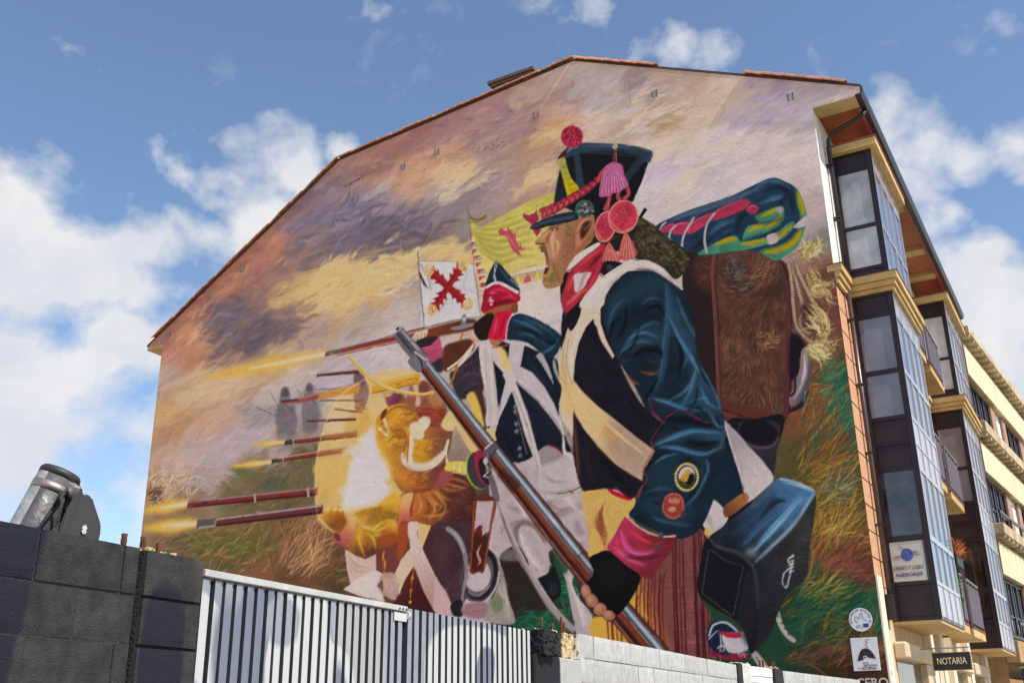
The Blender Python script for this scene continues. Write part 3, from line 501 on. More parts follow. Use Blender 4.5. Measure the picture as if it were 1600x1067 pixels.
def paint_flags():
    # yellow banner with the running beasts
    b = fill('F', [(432, 170), (500, 215), (560, 180), (640, 140), (760, 70), (860, 30), (940, 5), (945, 70), (940, 200), (900, 330), (880, 430), (810, 450), (690, 490), (640, 500), (520, 560), (490, 430), (455, 260)], (192, 182, 100), 1, 1, grad=((650, 100), (650, 480), (214, 192, 122)), tex=.12)
    for k in range(26):
        y = 170 + 12 * k
        fold('F', [(450, 210 + 4 * k), (600, y + 20 - 2 * k), (760, y - 40 - 3 * k + 2 * k), (930, y - 130 + 4 * k)], 10, [(160, 156, 60), (226, 216, 140), (176, 166, 70), (132, 136, 60)][k % 4], .55, b, 3)
    for k in range(12): fold('F', [(455, 240), (560, 280 + 10 * k), (720, 300 + 16 * k)], 7, (150, 148, 66), .4, b, 3)
    line('F', [(428, 130), (450, 160), (490, 165), (535, 145)], [4, 10, 12, 18], (120, 110, 40)); line('F', [(430, 185), (480, 180), (530, 160)], 7, (140, 124, 50))
    beast = [(605, 230), (625, 218), (655, 235), (665, 200), (672, 225), (700, 250), (728, 220), (708, 255), (712, 290), (735, 330), (738, 288), (745, 335), (778, 335), (750, 350), (722, 345), (748, 385), (720, 375), (690, 350), (668, 300), (650, 265), (612, 258)]
    fill('F', beast, (176, 84, 96), smooth=False); fold('F', [(650, 245), (690, 300), (720, 350)], 14, (206, 120, 126), .6)
    fill('F', [(752, 130), (790, 140), (825, 125), (835, 100), (838, 135), (848, 165), (830, 190), (860, 230), (835, 270), (810, 225), (800, 190), (770, 170), (752, 150)], (150, 50, 84), smooth=False); fold('F', [(780, 150), (830, 160)], 14, (186, 84, 110), .6)
    # chequered border
    strip = [(430, 255), (520, 560)]
    for k in range(8):
        y = 258 + 40 * k; x = 434 + 9 * k; w = 20 + 5 * k
        fill('F', [(x, y), (x + w + 14, y + 36), (x + 6, y + 44)], (222, 210, 190), smooth=False)
        fill('F', [(x, y + 4), (x + w, y), (x + 5, y + 34)], (180, 74, 84), smooth=False); fill('F', [(x + w, y), (x + w + 16, y + 30), (x + 6, y + 34)], [(206, 196, 130), (160, 160, 130)][k % 2], smooth=False)
    for k, x in enumerate(range(690, 870, 58)):
        y = 500 - 12 * k
        fill('F', [(x, y), (x + 60, y - 16), (x + 55, y + 48), (x + 5, y + 62)], (176, 160, 120), smooth=False); fill('F', [(x + 8, y + 55), (x + 32, y - 6), (x + 56, y + 44)], (196, 88, 84) if k % 2 else (222, 196, 110), smooth=False)
    line('F', [(427, 90), (440, 250), (460, 430), (490, 640)], 5, (120, 108, 104))
    # white flag with the ragged cross
    w = fill('F', [(130, 410), (180, 420), (300, 418), (455, 430), (470, 520), (490, 680), (500, 740), (360, 760), (165, 810), (150, 620), (135, 470)], (206, 202, 206), tex=.05)
    for p in ([(140, 430), (200, 470), (215, 590)], [(270, 640), (300, 740)], [(440, 450), (400, 560), (480, 600)], [(200, 640), (180, 790)], [(330, 690), (480, 660)]): fold('F', p, 16, (176, 172, 180), .7, w)
    line('F', [(130, 412), (300, 412), (455, 430)], 5, (150, 146, 140)); line('F', [(455, 430), (475, 560), (500, 740)], 6, (150, 148, 150)); line('F', [(500, 742), (360, 762), (165, 812)], 4, (130, 124, 120)); line('F', [(128, 350), (130, 420), (165, 815)], 6, (110, 104, 106))
    fill('F', [(130, 455), (150, 500), (190, 580), (160, 555), (135, 500)], (96, 40, 44), smooth=False); line('F', [(140, 430), (190, 520), (205, 590)], 8, (150, 140, 150))
    for (x0, y0, x1, y1) in ((195, 465, 415, 665), (390, 440, 225, 690)):
        a, e = np.array([x0, y0]), np.array([x1, y1]); d = (e - a) / np.linalg.norm(e - a); n = np.array([d[1], -d[0]]); L = np.linalg.norm(e - a)
        line('F', [a, e], 40, (144, 32, 38), smooth=False); line('F', [a + n * 8, e + n * 8], 6, (176, 70, 70), .7, smooth=False)
        for t in np.linspace(.06, .94, 8):
            if abs(t - .5) < .1: continue
            for s in (-1, 1):
                p = a + d * L * t; fill('F', [p - d * 16 + n * s * 14, p + d * 16 + n * s * 14, p + (d * (18 if t > .5 else -18)) + n * s * 40], (140, 30, 38), smooth=False)
    for x, y in ((190, 468), (210, 705), (425, 670), (395, 436)):
        disc('F', (x, y), 32, 36, (214, 186, 84), 20); disc('F', (x, y), 18, 22, (206, 170, 184), 20); hair('F', [(x, y, 24, 28)], 14, 5, [(150, 60, 110), (236, 226, 200), (180, 150, 40)], 18, 1, jit=2)

def paint_third():
    # kneeling soldier in the blast light, and the hat behind him
    fill('H', [(340, 470), (350, 380), (400, 300), (470, 265), (540, 265), (600, 320), (620, 420), (560, 640), (480, 720), (420, 620), (370, 560)], (204, 150, 54), tex=.25, grad=((400, 400), (620, 380), (160, 104, 56)))
    line('H', [(385, 390), (430, 310), (500, 275), (580, 300)], 12, (150, 96, 46), .8); fill('H', [(385, 345), (400, 300), (425, 295), (400, 350)], (104, 62, 42))
    line('H', [(405, 345), (435, 430), (428, 445), (375, 400)], 15, (226, 212, 180), smooth=False)
    hair('H', [(470, 420, 90, 120)], 70, 12, [(216, 164, 64), (186, 132, 44), (226, 182, 84), (166, 112, 48)], 60, .9, a=.4)
    # torso
    t = fill('H', [(480, 960), (490, 850), (530, 780), (600, 750), (700, 740), (780, 660), (850, 670), (910, 720), (930, 800), (925, 950), (930, 1100), (925, 1400), (700, 1450), (430, 1300), (440, 1000)], (110, 62, 52), tex=.3, grad=((560, 900), (900, 900), (70, 46, 52)))
    fill('H', [(475, 940), (500, 800), (540, 770), (585, 760), (560, 860), (550, 945)], (226, 178, 120), 1, 2, grad=((500, 800), (500, 940), (190, 104, 90)))
    fill('H', [(585, 758), (680, 735), (780, 662), (860, 676), (915, 730), (932, 800), (905, 900), (830, 960), (750, 980), (640, 955), (560, 940), (565, 850)], (166, 102, 52), 1, 2, grad=((590, 800), (860, 860), (88, 48, 46)), clip=None, tex=.3)
    for p in ([(600, 770), (620, 850), (590, 900)], [(650, 760), (700, 830), (740, 850), (690, 890)], [(700, 750), (750, 800), (800, 820)], [(740, 740), (800, 760), (880, 742)], [(620, 900), (700, 905), (780, 880)], [(760, 720), (820, 735), (880, 745)], [(680, 750), (720, 790), (750, 840)], [(780, 690), (840, 700), (900, 730)], [(700, 770), (760, 850), (720, 930)], [(640, 790), (700, 860), (660, 930)]): line('H', p, [3, 9, 3], (224, 172, 92), .8, 2)
    for p in ([(640, 790), (670, 860), (640, 900)], [(720, 820), (770, 880)]): fold('H', p, 24, (110, 60, 40), .6)
    hair('H', [(830, 800, 70, 90), (800, 1000, 80, 120)], 60, 8, [(110, 66, 62), (80, 50, 56), (130, 80, 70)], 70, 1.9, a=.4)
    for p in ([(560, 945), (640, 960), (750, 985), (830, 965), (910, 905)], [(585, 758), (565, 850), (558, 940)], [(480, 940), (500, 800), (540, 770)]): line('H', p, [4, 9, 5], (84, 42, 34), .85, 2)
    # his hat
    fill('H', [(535, 430), (560, 410), (640, 385), (730, 390), (796, 412), (785, 470), (760, 570), (735, 630), (640, 640), (560, 635), (512, 600), (530, 500)], (204, 150, 50), tex=.15, grad=((600, 500), (780, 500), (140, 92, 66)))
    fill('H', [(640, 388), (730, 392), (798, 414), (775, 445), (700, 462), (620, 460)], (162, 108, 62), 1, 2, grad=((640, 420), (780, 420), (136, 72, 56)))
    fill('H', [(690, 470), (785, 440), (770, 540), (740, 620), (700, 560)], (124, 84, 74), .8, 10)
    line('H', [(640, 386), (730, 390), (797, 412)], 7, (110, 60, 44))
    fill('H', [(470, 690), (490, 640), (515, 610), (600, 645), (720, 620), (760, 600), (740, 680), (690, 745), (600, 765), (510, 755)], (178, 116, 54), 1, 2, tex=.2, grad=((520, 700), (740, 680), (116, 66, 58)))
    fill('H', [(740, 640), (790, 640), (800, 680), (740, 740), (690, 750)], (150, 84, 84), .9, 4)
    line('H', [(515, 540), (520, 590), (560, 625), (630, 632), (700, 605), (750, 550), (778, 465)], [20, 30, 34, 34, 30, 24, 12], (230, 214, 190)); line('H', [(520, 590), (560, 625), (630, 632), (700, 605), (750, 550)], 4, (170, 140, 110), .8)
    line('H', [(512, 612), (600, 652), (720, 628), (768, 590)], [4, 9, 5], (104, 58, 34), .9, 2); line('H', [(470, 692), (510, 757), (600, 768), (690, 748)], [4, 9, 5], (96, 54, 34), .9, 2); line('H', [(798, 414), (786, 480), (764, 590)], [4, 8, 4], (92, 54, 44), .9, 2); line('H', [(534, 432), (528, 510), (512, 600)], [4, 7, 4], (120, 70, 40), .9, 2); hair('H', [(640, 520, 90, 80), (600, 700, 90, 40)], 50, 8, [(190, 134, 54), (160, 104, 46), (216, 166, 80), (132, 84, 46)], 50, 1.2, a=.45)
    for k in range(12): disc('H', (524 + 20 * k, 585 + 50 * math.sin(k * .28) - 4 * k), 13, 12, (238, 226, 206), 0, .9, 3)
    line('H', [(770, 470), (765, 570), (772, 630)], [6, 8, 16], (222, 206, 190))
    line('H', [(560, 440), (565, 500), (555, 560), (560, 600)], [22, 26, 30, 34], (236, 222, 196)); line('H', [(545, 440), (540, 600)], 6, (140, 76, 60))
    for x, y, r in ((595, 420, 40), (585, 400, 34), (640, 365, 32), (625, 385, 32), (610, 440, 26)): disc('H', (x, y), r, r, (240, 226, 196), 0, 1, 4)
    disc('H', (605, 425), 22, 18, (216, 190, 140), 0, .7, 8)
    # blast core
    line('H', [(22, 900), (12, 640), (62, 400), (160, 212), (330, 102)], [4, 8, 6], (240, 214, 160), .7, 2)
    for g, a, s in ((48, .35, 36), (26, .5, 20), (10, .8, 8)):
        pts = np.array([(345, 400), (352, 470), (372, 545), (410, 600), (432, 680), (405, 705), (436, 750), (390, 815), (180, 862), (176, 790), (145, 745), (190, 730), (205, 640), (235, 560), (170, 545), (250, 505), (300, 440)], float)
        c = pts.mean(0); v = pts - c; fill('H', c + v * (1 + g / 170), (236, 204, 130) if g > 20 else (236, 228, 222), a, s)
    fill('H', [(340, 425), (352, 480), (370, 560), (400, 610), (425, 680), (400, 705), (428, 750), (380, 805), (190, 848), (195, 740), (225, 610), (280, 500)], (233, 227, 232), 1, 5)
    hair('H', [(270, 600, 90, 160)], 60, 20, [(236, 230, 234), (240, 230, 214)], 40, 1.2, a=.5)
    # arms and hands on the lock
    fill('H', [(350, 880), (430, 790), (500, 780), (490, 860), (470, 930), (410, 915)], (220, 172, 70), 1, 4, tex=.2)
    fill('I', [(450, 120), (700, 60), (830, 40), (850, 160), (740, 220), (640, 260), (520, 230)], (186, 140, 56), .9, 6, tex=.4)
    fill('I', [(130, 140), (180, 90), (300, 70), (340, 110), (350, 160), (370, 200), (350, 280), (300, 310), (220, 270), (150, 200)], (190, 136, 54), 1, 3, tex=.25, grad=((200, 120), (260, 280), (140, 90, 46)))
    for x, y, a_ in ((192, 100, -35), (262, 92, -20), (315, 95, -30)): disc('I', (x, y), 26, 14, (236, 214, 150), a_, 1, 3)
    fill('I', [(355, 130), (400, 140), (460, 210), (455, 300), (380, 450), (320, 420), (240, 380), (240, 300), (290, 320), (340, 270), (372, 200)], (214, 172, 110), 1, 3, grad=((360, 160), (300, 420), (170, 90, 90)))
    line('I', [(345, 140), (378, 200), (355, 300), (310, 390), (240, 370)], 12, (190, 110, 90), .9, 3); fill('I', [(250, 310), (300, 330), (310, 390), (260, 370)], (116, 56, 66), 1, 4)
    s = fill('I', [(455, 220), (540, 280), (640, 240), (760, 180), (850, 240), (845, 380), (700, 460), (640, 510), (540, 555), (460, 520), (370, 450), (440, 330)], (188, 140, 56), tex=.3, grad=((520, 300), (520, 540), (112, 66, 48)))
    for p in ([(560, 280), (640, 260), (740, 150)], [(620, 330), (690, 330), (800, 290)], [(560, 300), (620, 380), (640, 470)], [(500, 280), (490, 400), (540, 540)], [(600, 300), (680, 280), (780, 230)], [(580, 350), (600, 430)]): line('I', p, [3, 20, 3], (236, 202, 84), .85, 4, s)
    for p in ([(570, 350), (580, 440)], [(650, 380), (720, 350), (800, 340)], [(470, 430), (520, 540)], [(540, 290), (580, 250)], [(660, 300), (760, 260)]): fold('I', p, 30, (150, 96, 40), .7, s)
    disc('I', (750, 370), 100, 80, (150, 76, 40), -20, .8, 20); fill('I', [(640, 490), (840, 440), (860, 230), (940, 220), (930, 440), (830, 590), (820, 680), (700, 690), (640, 640)], (126, 64, 46), 1, 4, tex=.3)
    fill('I', [(850, 240), (930, 230), (930, 420), (830, 580), (840, 400)], (156, 80, 42), 1, 5); fill('I', [(640, 480), (820, 460), (820, 680), (700, 690), (645, 650)], (116, 66, 66), .9, 4)
    # waistcoat, belts
    fill('I', [(350, 460), (460, 525), (540, 556), (640, 508), (640, 650), (630, 655), (400, 785), (370, 640)], (204, 178, 168), smooth=False)
    for p in ([(370, 500), (460, 610), (600, 640)], [(370, 560), (450, 660), (560, 670)], [(390, 640), (440, 740)], [(560, 560), (630, 530)]): line('I', p, [4, 14, 4], (160, 120, 112), .7, 4)
    fill('I', [(335, 835), (450, 750), (630, 650), (700, 690), (650, 800), (700, 870), (720, 960), (500, 900)], (210, 197, 194), smooth=False)
    fill('I', [(700, 690), (815, 690), (850, 830), (830, 930), (700, 880), (660, 800)], (170, 142, 140), 1, 2, tex=.25); line('I', [(700, 760), (840, 740)], 30, (196, 176, 130), .5, 10); fill('I', [(660, 800), (700, 750), (705, 860)], (110, 96, 106))
    line('I', [(715, 480), (705, 540), (722, 600), (712, 690), (715, 900)], [12, 16, 14, 12, 12], (206, 160, 70)); line('I', [(720, 480), (712, 560), (718, 690)], 4, (110, 66, 30))
    fill('I', [(825, 930), (860, 850), (990, 600), (1050, 720), (1180, 1010), (1180, 1100), (820, 1000)], (96, 44, 42), grad=((880, 700), (1000, 1000), (70, 32, 34)))
    fill('I', [(1060, 450), (1150, 250), (1290, 260), (1400, 420), (1423, 560), (1423, 1100), (1340, 1040), (1200, 760)], (84, 54, 56), 1, 6, tex=.3, grad=((1080, 500), (1400, 600), (56, 44, 54)))
    line('I', [(992, 625), (975, 730), (962, 845), (952, 960)], 7, (196, 130, 50)); [disc('I', p, 14, 17, (206, 142, 56)) for p in ((992, 627), (978, 730), (964, 843), (955, 950))]
    fill('I', [(815, 690), (880, 550), (960, 450), (1000, 470), (1000, 600), (900, 760), (852, 890), (845, 790)], (206, 186, 160), smooth=False)
    fill('I', [(1020, 215), (1150, 245), (1070, 450), (1040, 430)], (222, 186, 130), smooth=False)
    fill('I', [(935, 225), (960, 205), (1028, 208), (1020, 330), (1060, 440), (1170, 680), (1340, 1040), (1330, 1090), (1190, 1060), (1080, 850), (1000, 640), (960, 450), (936, 320)], (208, 190, 184), smooth=False, grad=((980, 300), (1250, 1000), (176, 140, 136)))
    line('I', [(1020, 240), (1060, 440), (1170, 680), (1340, 1040)], 7, (236, 222, 214), .8)

def paint_second():
    # white trousers
    tr = fill('W', [(765, 740), (785, 722), (830, 702), (880, 700), (900, 740), (914, 790), (920, 840), (922, 868), (895, 905), (905, 935), (925, 960), (928, 1000), (905, 1000), (893, 950), (884, 905), (868, 868), (858, 862), (858, 892), (842, 906), (832, 896), (820, 865), (806, 852), (780, 872), (768, 930), (760, 990), (700, 980), (690, 930), (760, 830)], (182, 168, 172), tex=.08)
    for p, c in (([(790, 790), (830, 800), (870, 780)], 0), ([(830, 830), (880, 800), (915, 790)], 0), ([(850, 730), (880, 770), (905, 800)], 1), ([(870, 830), (890, 850), (918, 850)], 0), ([(800, 760), (820, 800), (850, 850)], 1), ([(780, 830), (820, 815), (850, 830)], 0), ([(812, 830), (830, 870), (850, 890)], 1), ([(890, 900), (905, 940), (915, 980)], 1), ([(772, 850), (770, 900), (764, 960)], 0), ([(900, 810), (905, 830), (915, 835)], 0), ([(860, 745), (850, 780), (880, 800)], 0), ([(880, 720), (900, 770)], 0)):
        fold('W', p, 12, [(140, 124, 130), (208, 196, 196)][c], .75, tr)
    fill('J', [(590, 250), (620, 190), (680, 160), (760, 190), (840, 300), (830, 330), (760, 240), (690, 190), (640, 220), (640, 330), (690, 450), (650, 400)], (110, 100, 98), .8, 8)
    fill('J', [(490, 440), (540, 380), (640, 400), (690, 450), (620, 470), (520, 465)], (120, 116, 122), .8, 6)
    fill('J', [(765, 612), (870, 552), (888, 470), (925, 560), (955, 660), (945, 735), (890, 768), (840, 735), (800, 690)], (26, 28, 34), 1, 1); disc('J', (900, 690), 40, 45, (48, 50, 58), 0, .8, 10); line('J', [(860, 640), (930, 640)], 10, (60, 62, 70), .7, 4)
    fill('J', [(880, 375), (1000, 420), (1000, 560), (940, 520)], (44, 84, 64), .9, 6); line('J', [(855, 395), (865, 480), (895, 505)], [8, 14, 3], (186, 172, 176))
    # coat
    ct = fill('G', [(490, 120), (590, 140), (680, 150), (770, 190), (870, 230), (890, 300), (905, 420), (890, 560), (905, 650), (940, 720), (965, 795), (915, 800), (830, 748), (760, 790), (700, 835), (610, 850), (540, 780), (470, 720), (470, 560), (480, 300)], (27, 34, 48), tex=.15)
    for p, c in (([(700, 200), (760, 320), (860, 420)], (44, 56, 72)), ([(660, 430), (720, 600), (760, 760)], (40, 48, 62)), ([(560, 640), (600, 760), (640, 830)], (18, 22, 32)), ([(800, 250), (840, 330)], (18, 22, 32)), ([(700, 450), (800, 560), (880, 680)], (38, 46, 60))): fold('G', p, 26, c, .7, ct)
    fill('G', [(240, 330), (300, 260), (370, 210), (420, 160), (430, 300), (440, 420), (330, 470), (290, 460)], (62, 54, 64), 1, 3, tex=.2)
    for p in ([(260, 340), (340, 270), (410, 240)], [(270, 380), (350, 320), (430, 330)], [(300, 440), (380, 380), (430, 390)]): fold('G', p, 10, (104, 94, 106), .6)
    fill('G', [(380, 430), (430, 420), (460, 560), (460, 650), (440, 640), (420, 520)], (80, 50, 44), 1, 3)
    fill('G', [(340, 455), (385, 432), (425, 540), (445, 640), (400, 620), (370, 520)], (222, 186, 96), 1, 2); fill('G', [(270, 610), (300, 590), (370, 690), (420, 780), (370, 790)], (224, 190, 130), 1, 2); fill('G', [(190, 630), (240, 540), (280, 590), (250, 660)], (226, 200, 140), 1, 2)
    fill('G', [(520, 840), (640, 850), (760, 890), (830, 750), (915, 800), (975, 815), (1000, 900), (1030, 1010), (900, 1060), (780, 1067), (700, 1000), (600, 1067), (520, 1000), (490, 880)], (178, 166, 168), 1, 1, tex=.1)
    bag = fill('G', [(770, 890), (830, 870), (960, 805), (985, 840), (1030, 1000), (930, 1030), (880, 1050), (790, 1067)], (190, 180, 180), tex=.08); fill('G', [(770, 790), (830, 748), (915, 802), (830, 850), (780, 860)], (150, 138, 142), 1, 2); line('G', [(830, 748), (880, 765), (915, 800)], 7, (130, 40, 60))
    for p in ([(790, 900), (850, 960), (960, 960)], [(860, 880), (930, 940)], [(780, 1020), (880, 1030), (1000, 990)], [(840, 780), (850, 850)]): fold('G', p, 16, (140, 128, 132), .7)
    line('G', [(880, 1035), (960, 1020), (1020, 995)], 6, (80, 60, 60)); disc('G', (968, 1028), 12, 9, (170, 110, 70))
    # straps
    st = (192, 181, 186)
    fill('G', [(600, 115), (685, 150), (665, 260), (637, 365), (585, 480), (530, 600), (500, 720), (452, 690), (500, 600), (545, 480), (575, 360), (590, 230)], st, smooth=False, tex=.06)
    fill('G', [(480, 150), (545, 160), (600, 290), (645, 400), (705, 560), (790, 880), (768, 892), (690, 690), (620, 450), (540, 300), (490, 230)], (200, 188, 182), smooth=False); fill('G', [(525, 160), (575, 190), (605, 300), (560, 280)], (228, 200, 126), .9, 4)
    fill('G', [(645, 270), (730, 312), (805, 400), (862, 500), (905, 610), (908, 675), (850, 590), (760, 480), (637, 372)], st, smooth=False, tex=.06); line('G', [(895, 590), (915, 690), (925, 790), (965, 800)], [8, 10, 22, 20], (206, 196, 196)); line('G', [(770, 200), (820, 290), (857, 380)], [40, 26, 4], (170, 162, 170)); line('G', [(860, 240), (870, 300), (900, 380)], [16, 20, 6], (150, 150, 160))
    line('G', [(637, 365), (760, 470), (862, 590), (905, 670)], 4, (120, 112, 120)); line('G', [(620, 420), (690, 600), (768, 890)], 4, (120, 110, 116)); fill('G', [(487, 235), (560, 315), (520, 430)], (24, 30, 42), smooth=False)
    fl = fill('G', [(415, 160), (460, 112), (488, 130), (500, 260), (520, 430), (530, 608), (500, 625), (455, 622), (462, 480), (432, 330)], (198, 188, 192), tex=.05); [line('G', [(430 + 16 * k, 170), (445 + 15 * k, 330), (468 + 14 * k, 610)], [5, 9, 4], [(226, 206, 150), (150, 140, 146), (176, 166, 172)][k % 3], .7, 2, fl) for k in range(5)]
    line('G', [(640, 560), (700, 800)], 5, (120, 120, 130)); [(disc('G', p, 13, 14, (96, 96, 104)), disc('G', (p[0] - 3, p[1] - 4), 6, 6, (176, 176, 180), 0, .9, 2)) for p in ((632, 518), (632, 548), (637, 620), (640, 664), (657, 765), (663, 808))]
    fill('G', [(455, 650), (500, 640), (520, 720), (480, 720)], (222, 196, 140), smooth=False)
    # raised arm, cuff, glove, lock
    fill('G', [(200, 170), (280, 130), (370, 120), (385, 170), (330, 230), (260, 290), (210, 300)], (110, 64, 54), 1, 2, tex=.2); line('G', [(210, 310), (280, 280), (340, 220), (380, 150)], [22, 20, 20, 10], (226, 214, 194)); line('G', [(310, 100), (290, 200), (270, 320), (240, 390)], 14, (170, 110, 50))
    fill('F', [(60, 850), (200, 800), (380, 760), (470, 762), (480, 800), (420, 830), (300, 850), (180, 880), (60, 890)], (132, 72, 48), 1, 2, grad=((100, 850), (460, 790), (96, 52, 40))); line('F', [(60, 850), (250, 795), (420, 755)], 8, (160, 150, 150))
    fill('F', [(320, 810), (400, 790), (460, 780), (440, 805), (350, 822)], (130, 130, 136), 1, 1); fill('F', [(385, 790), (390, 745), (402, 728), (415, 745), (412, 790)], (120, 120, 128), 1, 1); disc('F', (402, 760), 10, 14, (190, 190, 194)); line('F', [(390, 830), (400, 855), (425, 850), (430, 830)], 5, (130, 126, 130)); line('F', [(392, 840), (375, 920), (360, 1067)], 12, (176, 116, 60))
    fill('F', [(90, 880), (110, 840), (150, 830), (185, 820), (175, 860), (130, 890)], (216, 190, 160), 1, 1); [line('F', [(100 + 22 * k, 850 - 4 * k), (108 + 20 * k, 880 - 4 * k)], 5, (150, 116, 96), .8) for k in range(4)]
    fill('F', [(100, 905), (160, 870), (240, 862), (265, 900), (260, 960), (180, 1000), (140, 960)], (54, 40, 44), 1, 1); c = fill('F', [(130, 940), (200, 915), (250, 870), (265, 900), (275, 980), (230, 1040), (180, 1020)], (186, 86, 118), 1, 1); [fold('F', [(140 + 15 * k, 960 + 20 * k), (210, 950 + 18 * k), (262, 930 + 20 * k)], 10, (130, 50, 76), .7, c) for k in range(4)]; fill('F', [(200, 1030), (275, 985), (275, 1067), (210, 1067)], (64, 46, 56), 1, 3)
    fill('F', [(285, 930), (370, 890), (440, 880), (430, 940), (350, 1040), (285, 1067)], (100, 56, 44), 1, 3, tex=.2); line('F', [(300, 1060), (380, 1000), (440, 930), (455, 900)], [16, 14, 14, 8], (226, 212, 190))
    fill('F', [(510, 718), (555, 690), (660, 668), (715, 655), (722, 715), (690, 720), (620, 900), (560, 900), (560, 760)], (150, 98, 66), 1, 1); fill('F', [(680, 690), (705, 660), (722, 680), (715, 720), (690, 720)], (126, 76, 56), 1, 1)
    fill('F', [(550, 870), (625, 880), (600, 910), (570, 912)], (176, 120, 84)); fill('F', [(460, 800), (515, 742), (580, 728), (565, 800), (552, 870), (500, 885), (468, 850)], (44, 28, 26), 1, 1)
    [disc('F', p, 16, 11, (206, 160, 136), a_) for p, a_ in (((428, 838), -30), ((445, 860), 40), ((460, 880), 50), ((480, 890), 50))]
    sl = fill('F', [(655, 775), (700, 735), (745, 725), (830, 755), (900, 795), (960, 835), (985, 880), (965, 945), (920, 992), (860, 960), (790, 905), (720, 885), (650, 872)], (28, 50, 66), 1, 1, tex=.2)
    for p, c in (([(690, 760), (780, 790), (880, 850)], (64, 100, 122)), ([(740, 740), (850, 790), (950, 860)], (50, 84, 106)), ([(720, 850), (800, 850), (900, 920)], (52, 88, 108)), ([(860, 960), (920, 930), (960, 870)], (62, 100, 122)), ([(700, 810), (800, 830), (870, 900)], (14, 24, 34)), ([(880, 880), (930, 900), (950, 880)], (12, 20, 30)), ([(760, 880), (850, 930)], (14, 24, 34))): fold('F', p, 26, c, .8, sl)
    cu = fill('F', [(600, 718), (690, 712), (665, 790), (650, 878), (555, 875), (548, 845), (580, 765)], (190, 28, 66), 1, 1); [fold('F', p, 20, c, .7, cu) for p, c in (([(600, 740), (590, 800), (570, 870)], (226, 84, 120)), ([(650, 730), (630, 800), (620, 870)], (140, 14, 44)), ([(680, 720), (655, 790), (640, 870)], (222, 60, 100)))]; line('F', [(690, 725), (662, 790), (650, 880)], 6, (224, 206, 196))
    # forage cap
    fill('F', [(597, 420), (625, 440), (660, 480), (700, 525), (728, 565), (725, 612), (610, 540), (535, 565), (545, 500), (568, 450)], (28, 48, 64), 1, 1); [fold('F', p, 16, (60, 88, 106), .7) for p in ([(600, 440), (650, 500), (700, 560)], [(575, 460), (560, 520)])]; line('F', [(590, 425), (582, 480), (590, 540)], [3, 6, 12], (206, 204, 206)); line('F', [(600, 425), (575, 520)], 5, (190, 190, 196)); line('F', [(680, 520), (728, 570)], 4, (190, 186, 186))
    rb = fill('F', [(530, 572), (605, 540), (726, 605), (724, 656), (620, 680), (510, 716), (512, 650)], (158, 26, 56), 1, 1); [fold('F', p, 24, c, .7, rb) for p, c in (([(540, 600), (620, 580), (700, 620)], (204, 56, 90)), ([(620, 640), (680, 620), (715, 640)], (206, 60, 90)), ([(530, 680), (620, 660), (700, 640)], (104, 14, 36)))]
    line('F', [(532, 572), (605, 542), (726, 602)], 16, (216, 206, 200)); hair('F', [(557, 650, 14, 20)], 16, 6, [(236, 220, 214)], 16, 1.2, jit=1.2); hair('F', [(570, 605, 24, 8)], 16, 3, [(206, 120, 130)], 14, 0, jit=.3)
    line('G', [(490, 165), (560, 158), (584, 150)], 7, (176, 90, 120))
    # drum-shaped canteen, case and slings
    fill('J', [(0, 200), (120, 180), (300, 200), (300, 560), (210, 800), (140, 850), (60, 640), (0, 560)], (76, 52, 60), .95, 6, tex=.2)
    disc('J', (345, 570), 150, 222, (84, 78, 86), 12); disc('J', (345, 570), 128, 196, (38, 32, 40), 12); disc('J', (335, 575), 108, 165, (100, 86, 96), 12); disc('J', (325, 580), 98, 120, (190, 178, 184), 12); line('J', [(400, 355), (470, 430), (490, 540), (450, 690), (360, 780), (230, 770)], 12, (196, 188, 192)); line('J', [(250, 700), (330, 730), (420, 650)], 16, (150, 140, 150), .7, 6)
    cs = fill('J', [(298, 0), (460, 0), (425, 240), (378, 530), (330, 552), (262, 545), (282, 280)], (104, 52, 34)); fill('J', [(318, 15), (445, 15), (408, 250), (380, 260), (360, 280), (355, 225), (362, 195), (330, 200), (298, 230)], (186, 170, 174), smooth=False, tex=.1); fill('J', [(300, 250), (350, 290), (400, 270), (365, 505), (280, 520)], (76, 36, 28), 1, 3); line('J', [(352, 340), (322, 410), (345, 470), (322, 500)], [6, 18, 16, 6], (176, 140, 140)); line('J', [(300, 10), (284, 300), (268, 530)], 10, (150, 84, 50)); line('J', [(455, 10), (420, 250), (372, 520)], 9, (160, 92, 54))
    line('J', [(85, 215), (165, 280), (222, 400), (238, 560), (210, 720), (205, 860)], [30, 44, 36, 32, 22, 12], (132, 126, 134)); line('J', [(95, 220), (170, 285), (222, 400)], 12, (186, 182, 188), .8, 4); fill('J', [(0, 600), (30, 620), (100, 740), (130, 850), (0, 850)], (196, 166, 166)); fill('J', [(120, 800), (200, 760), (210, 880), (140, 880)], (36, 34, 42))
    g = fill('J', [(490, 500), (520, 560), (560, 760), (600, 940), (380, 920), (400, 800), (450, 720), (490, 600)], (150, 146, 140), 1, 2, tex=.15); dab('J', (470, 790), 60, 90, (104, 116, 80), 0, .6, 520); [fold('J', p, 16, (186, 178, 180), .7, g) for p in ([(510, 600), (540, 740), (570, 920)], [(480, 640), (500, 720), (540, 760)])]; fill('J', [(215, 800), (390, 780), (370, 900), (220, 880)], (150, 120, 124), 1, 3)
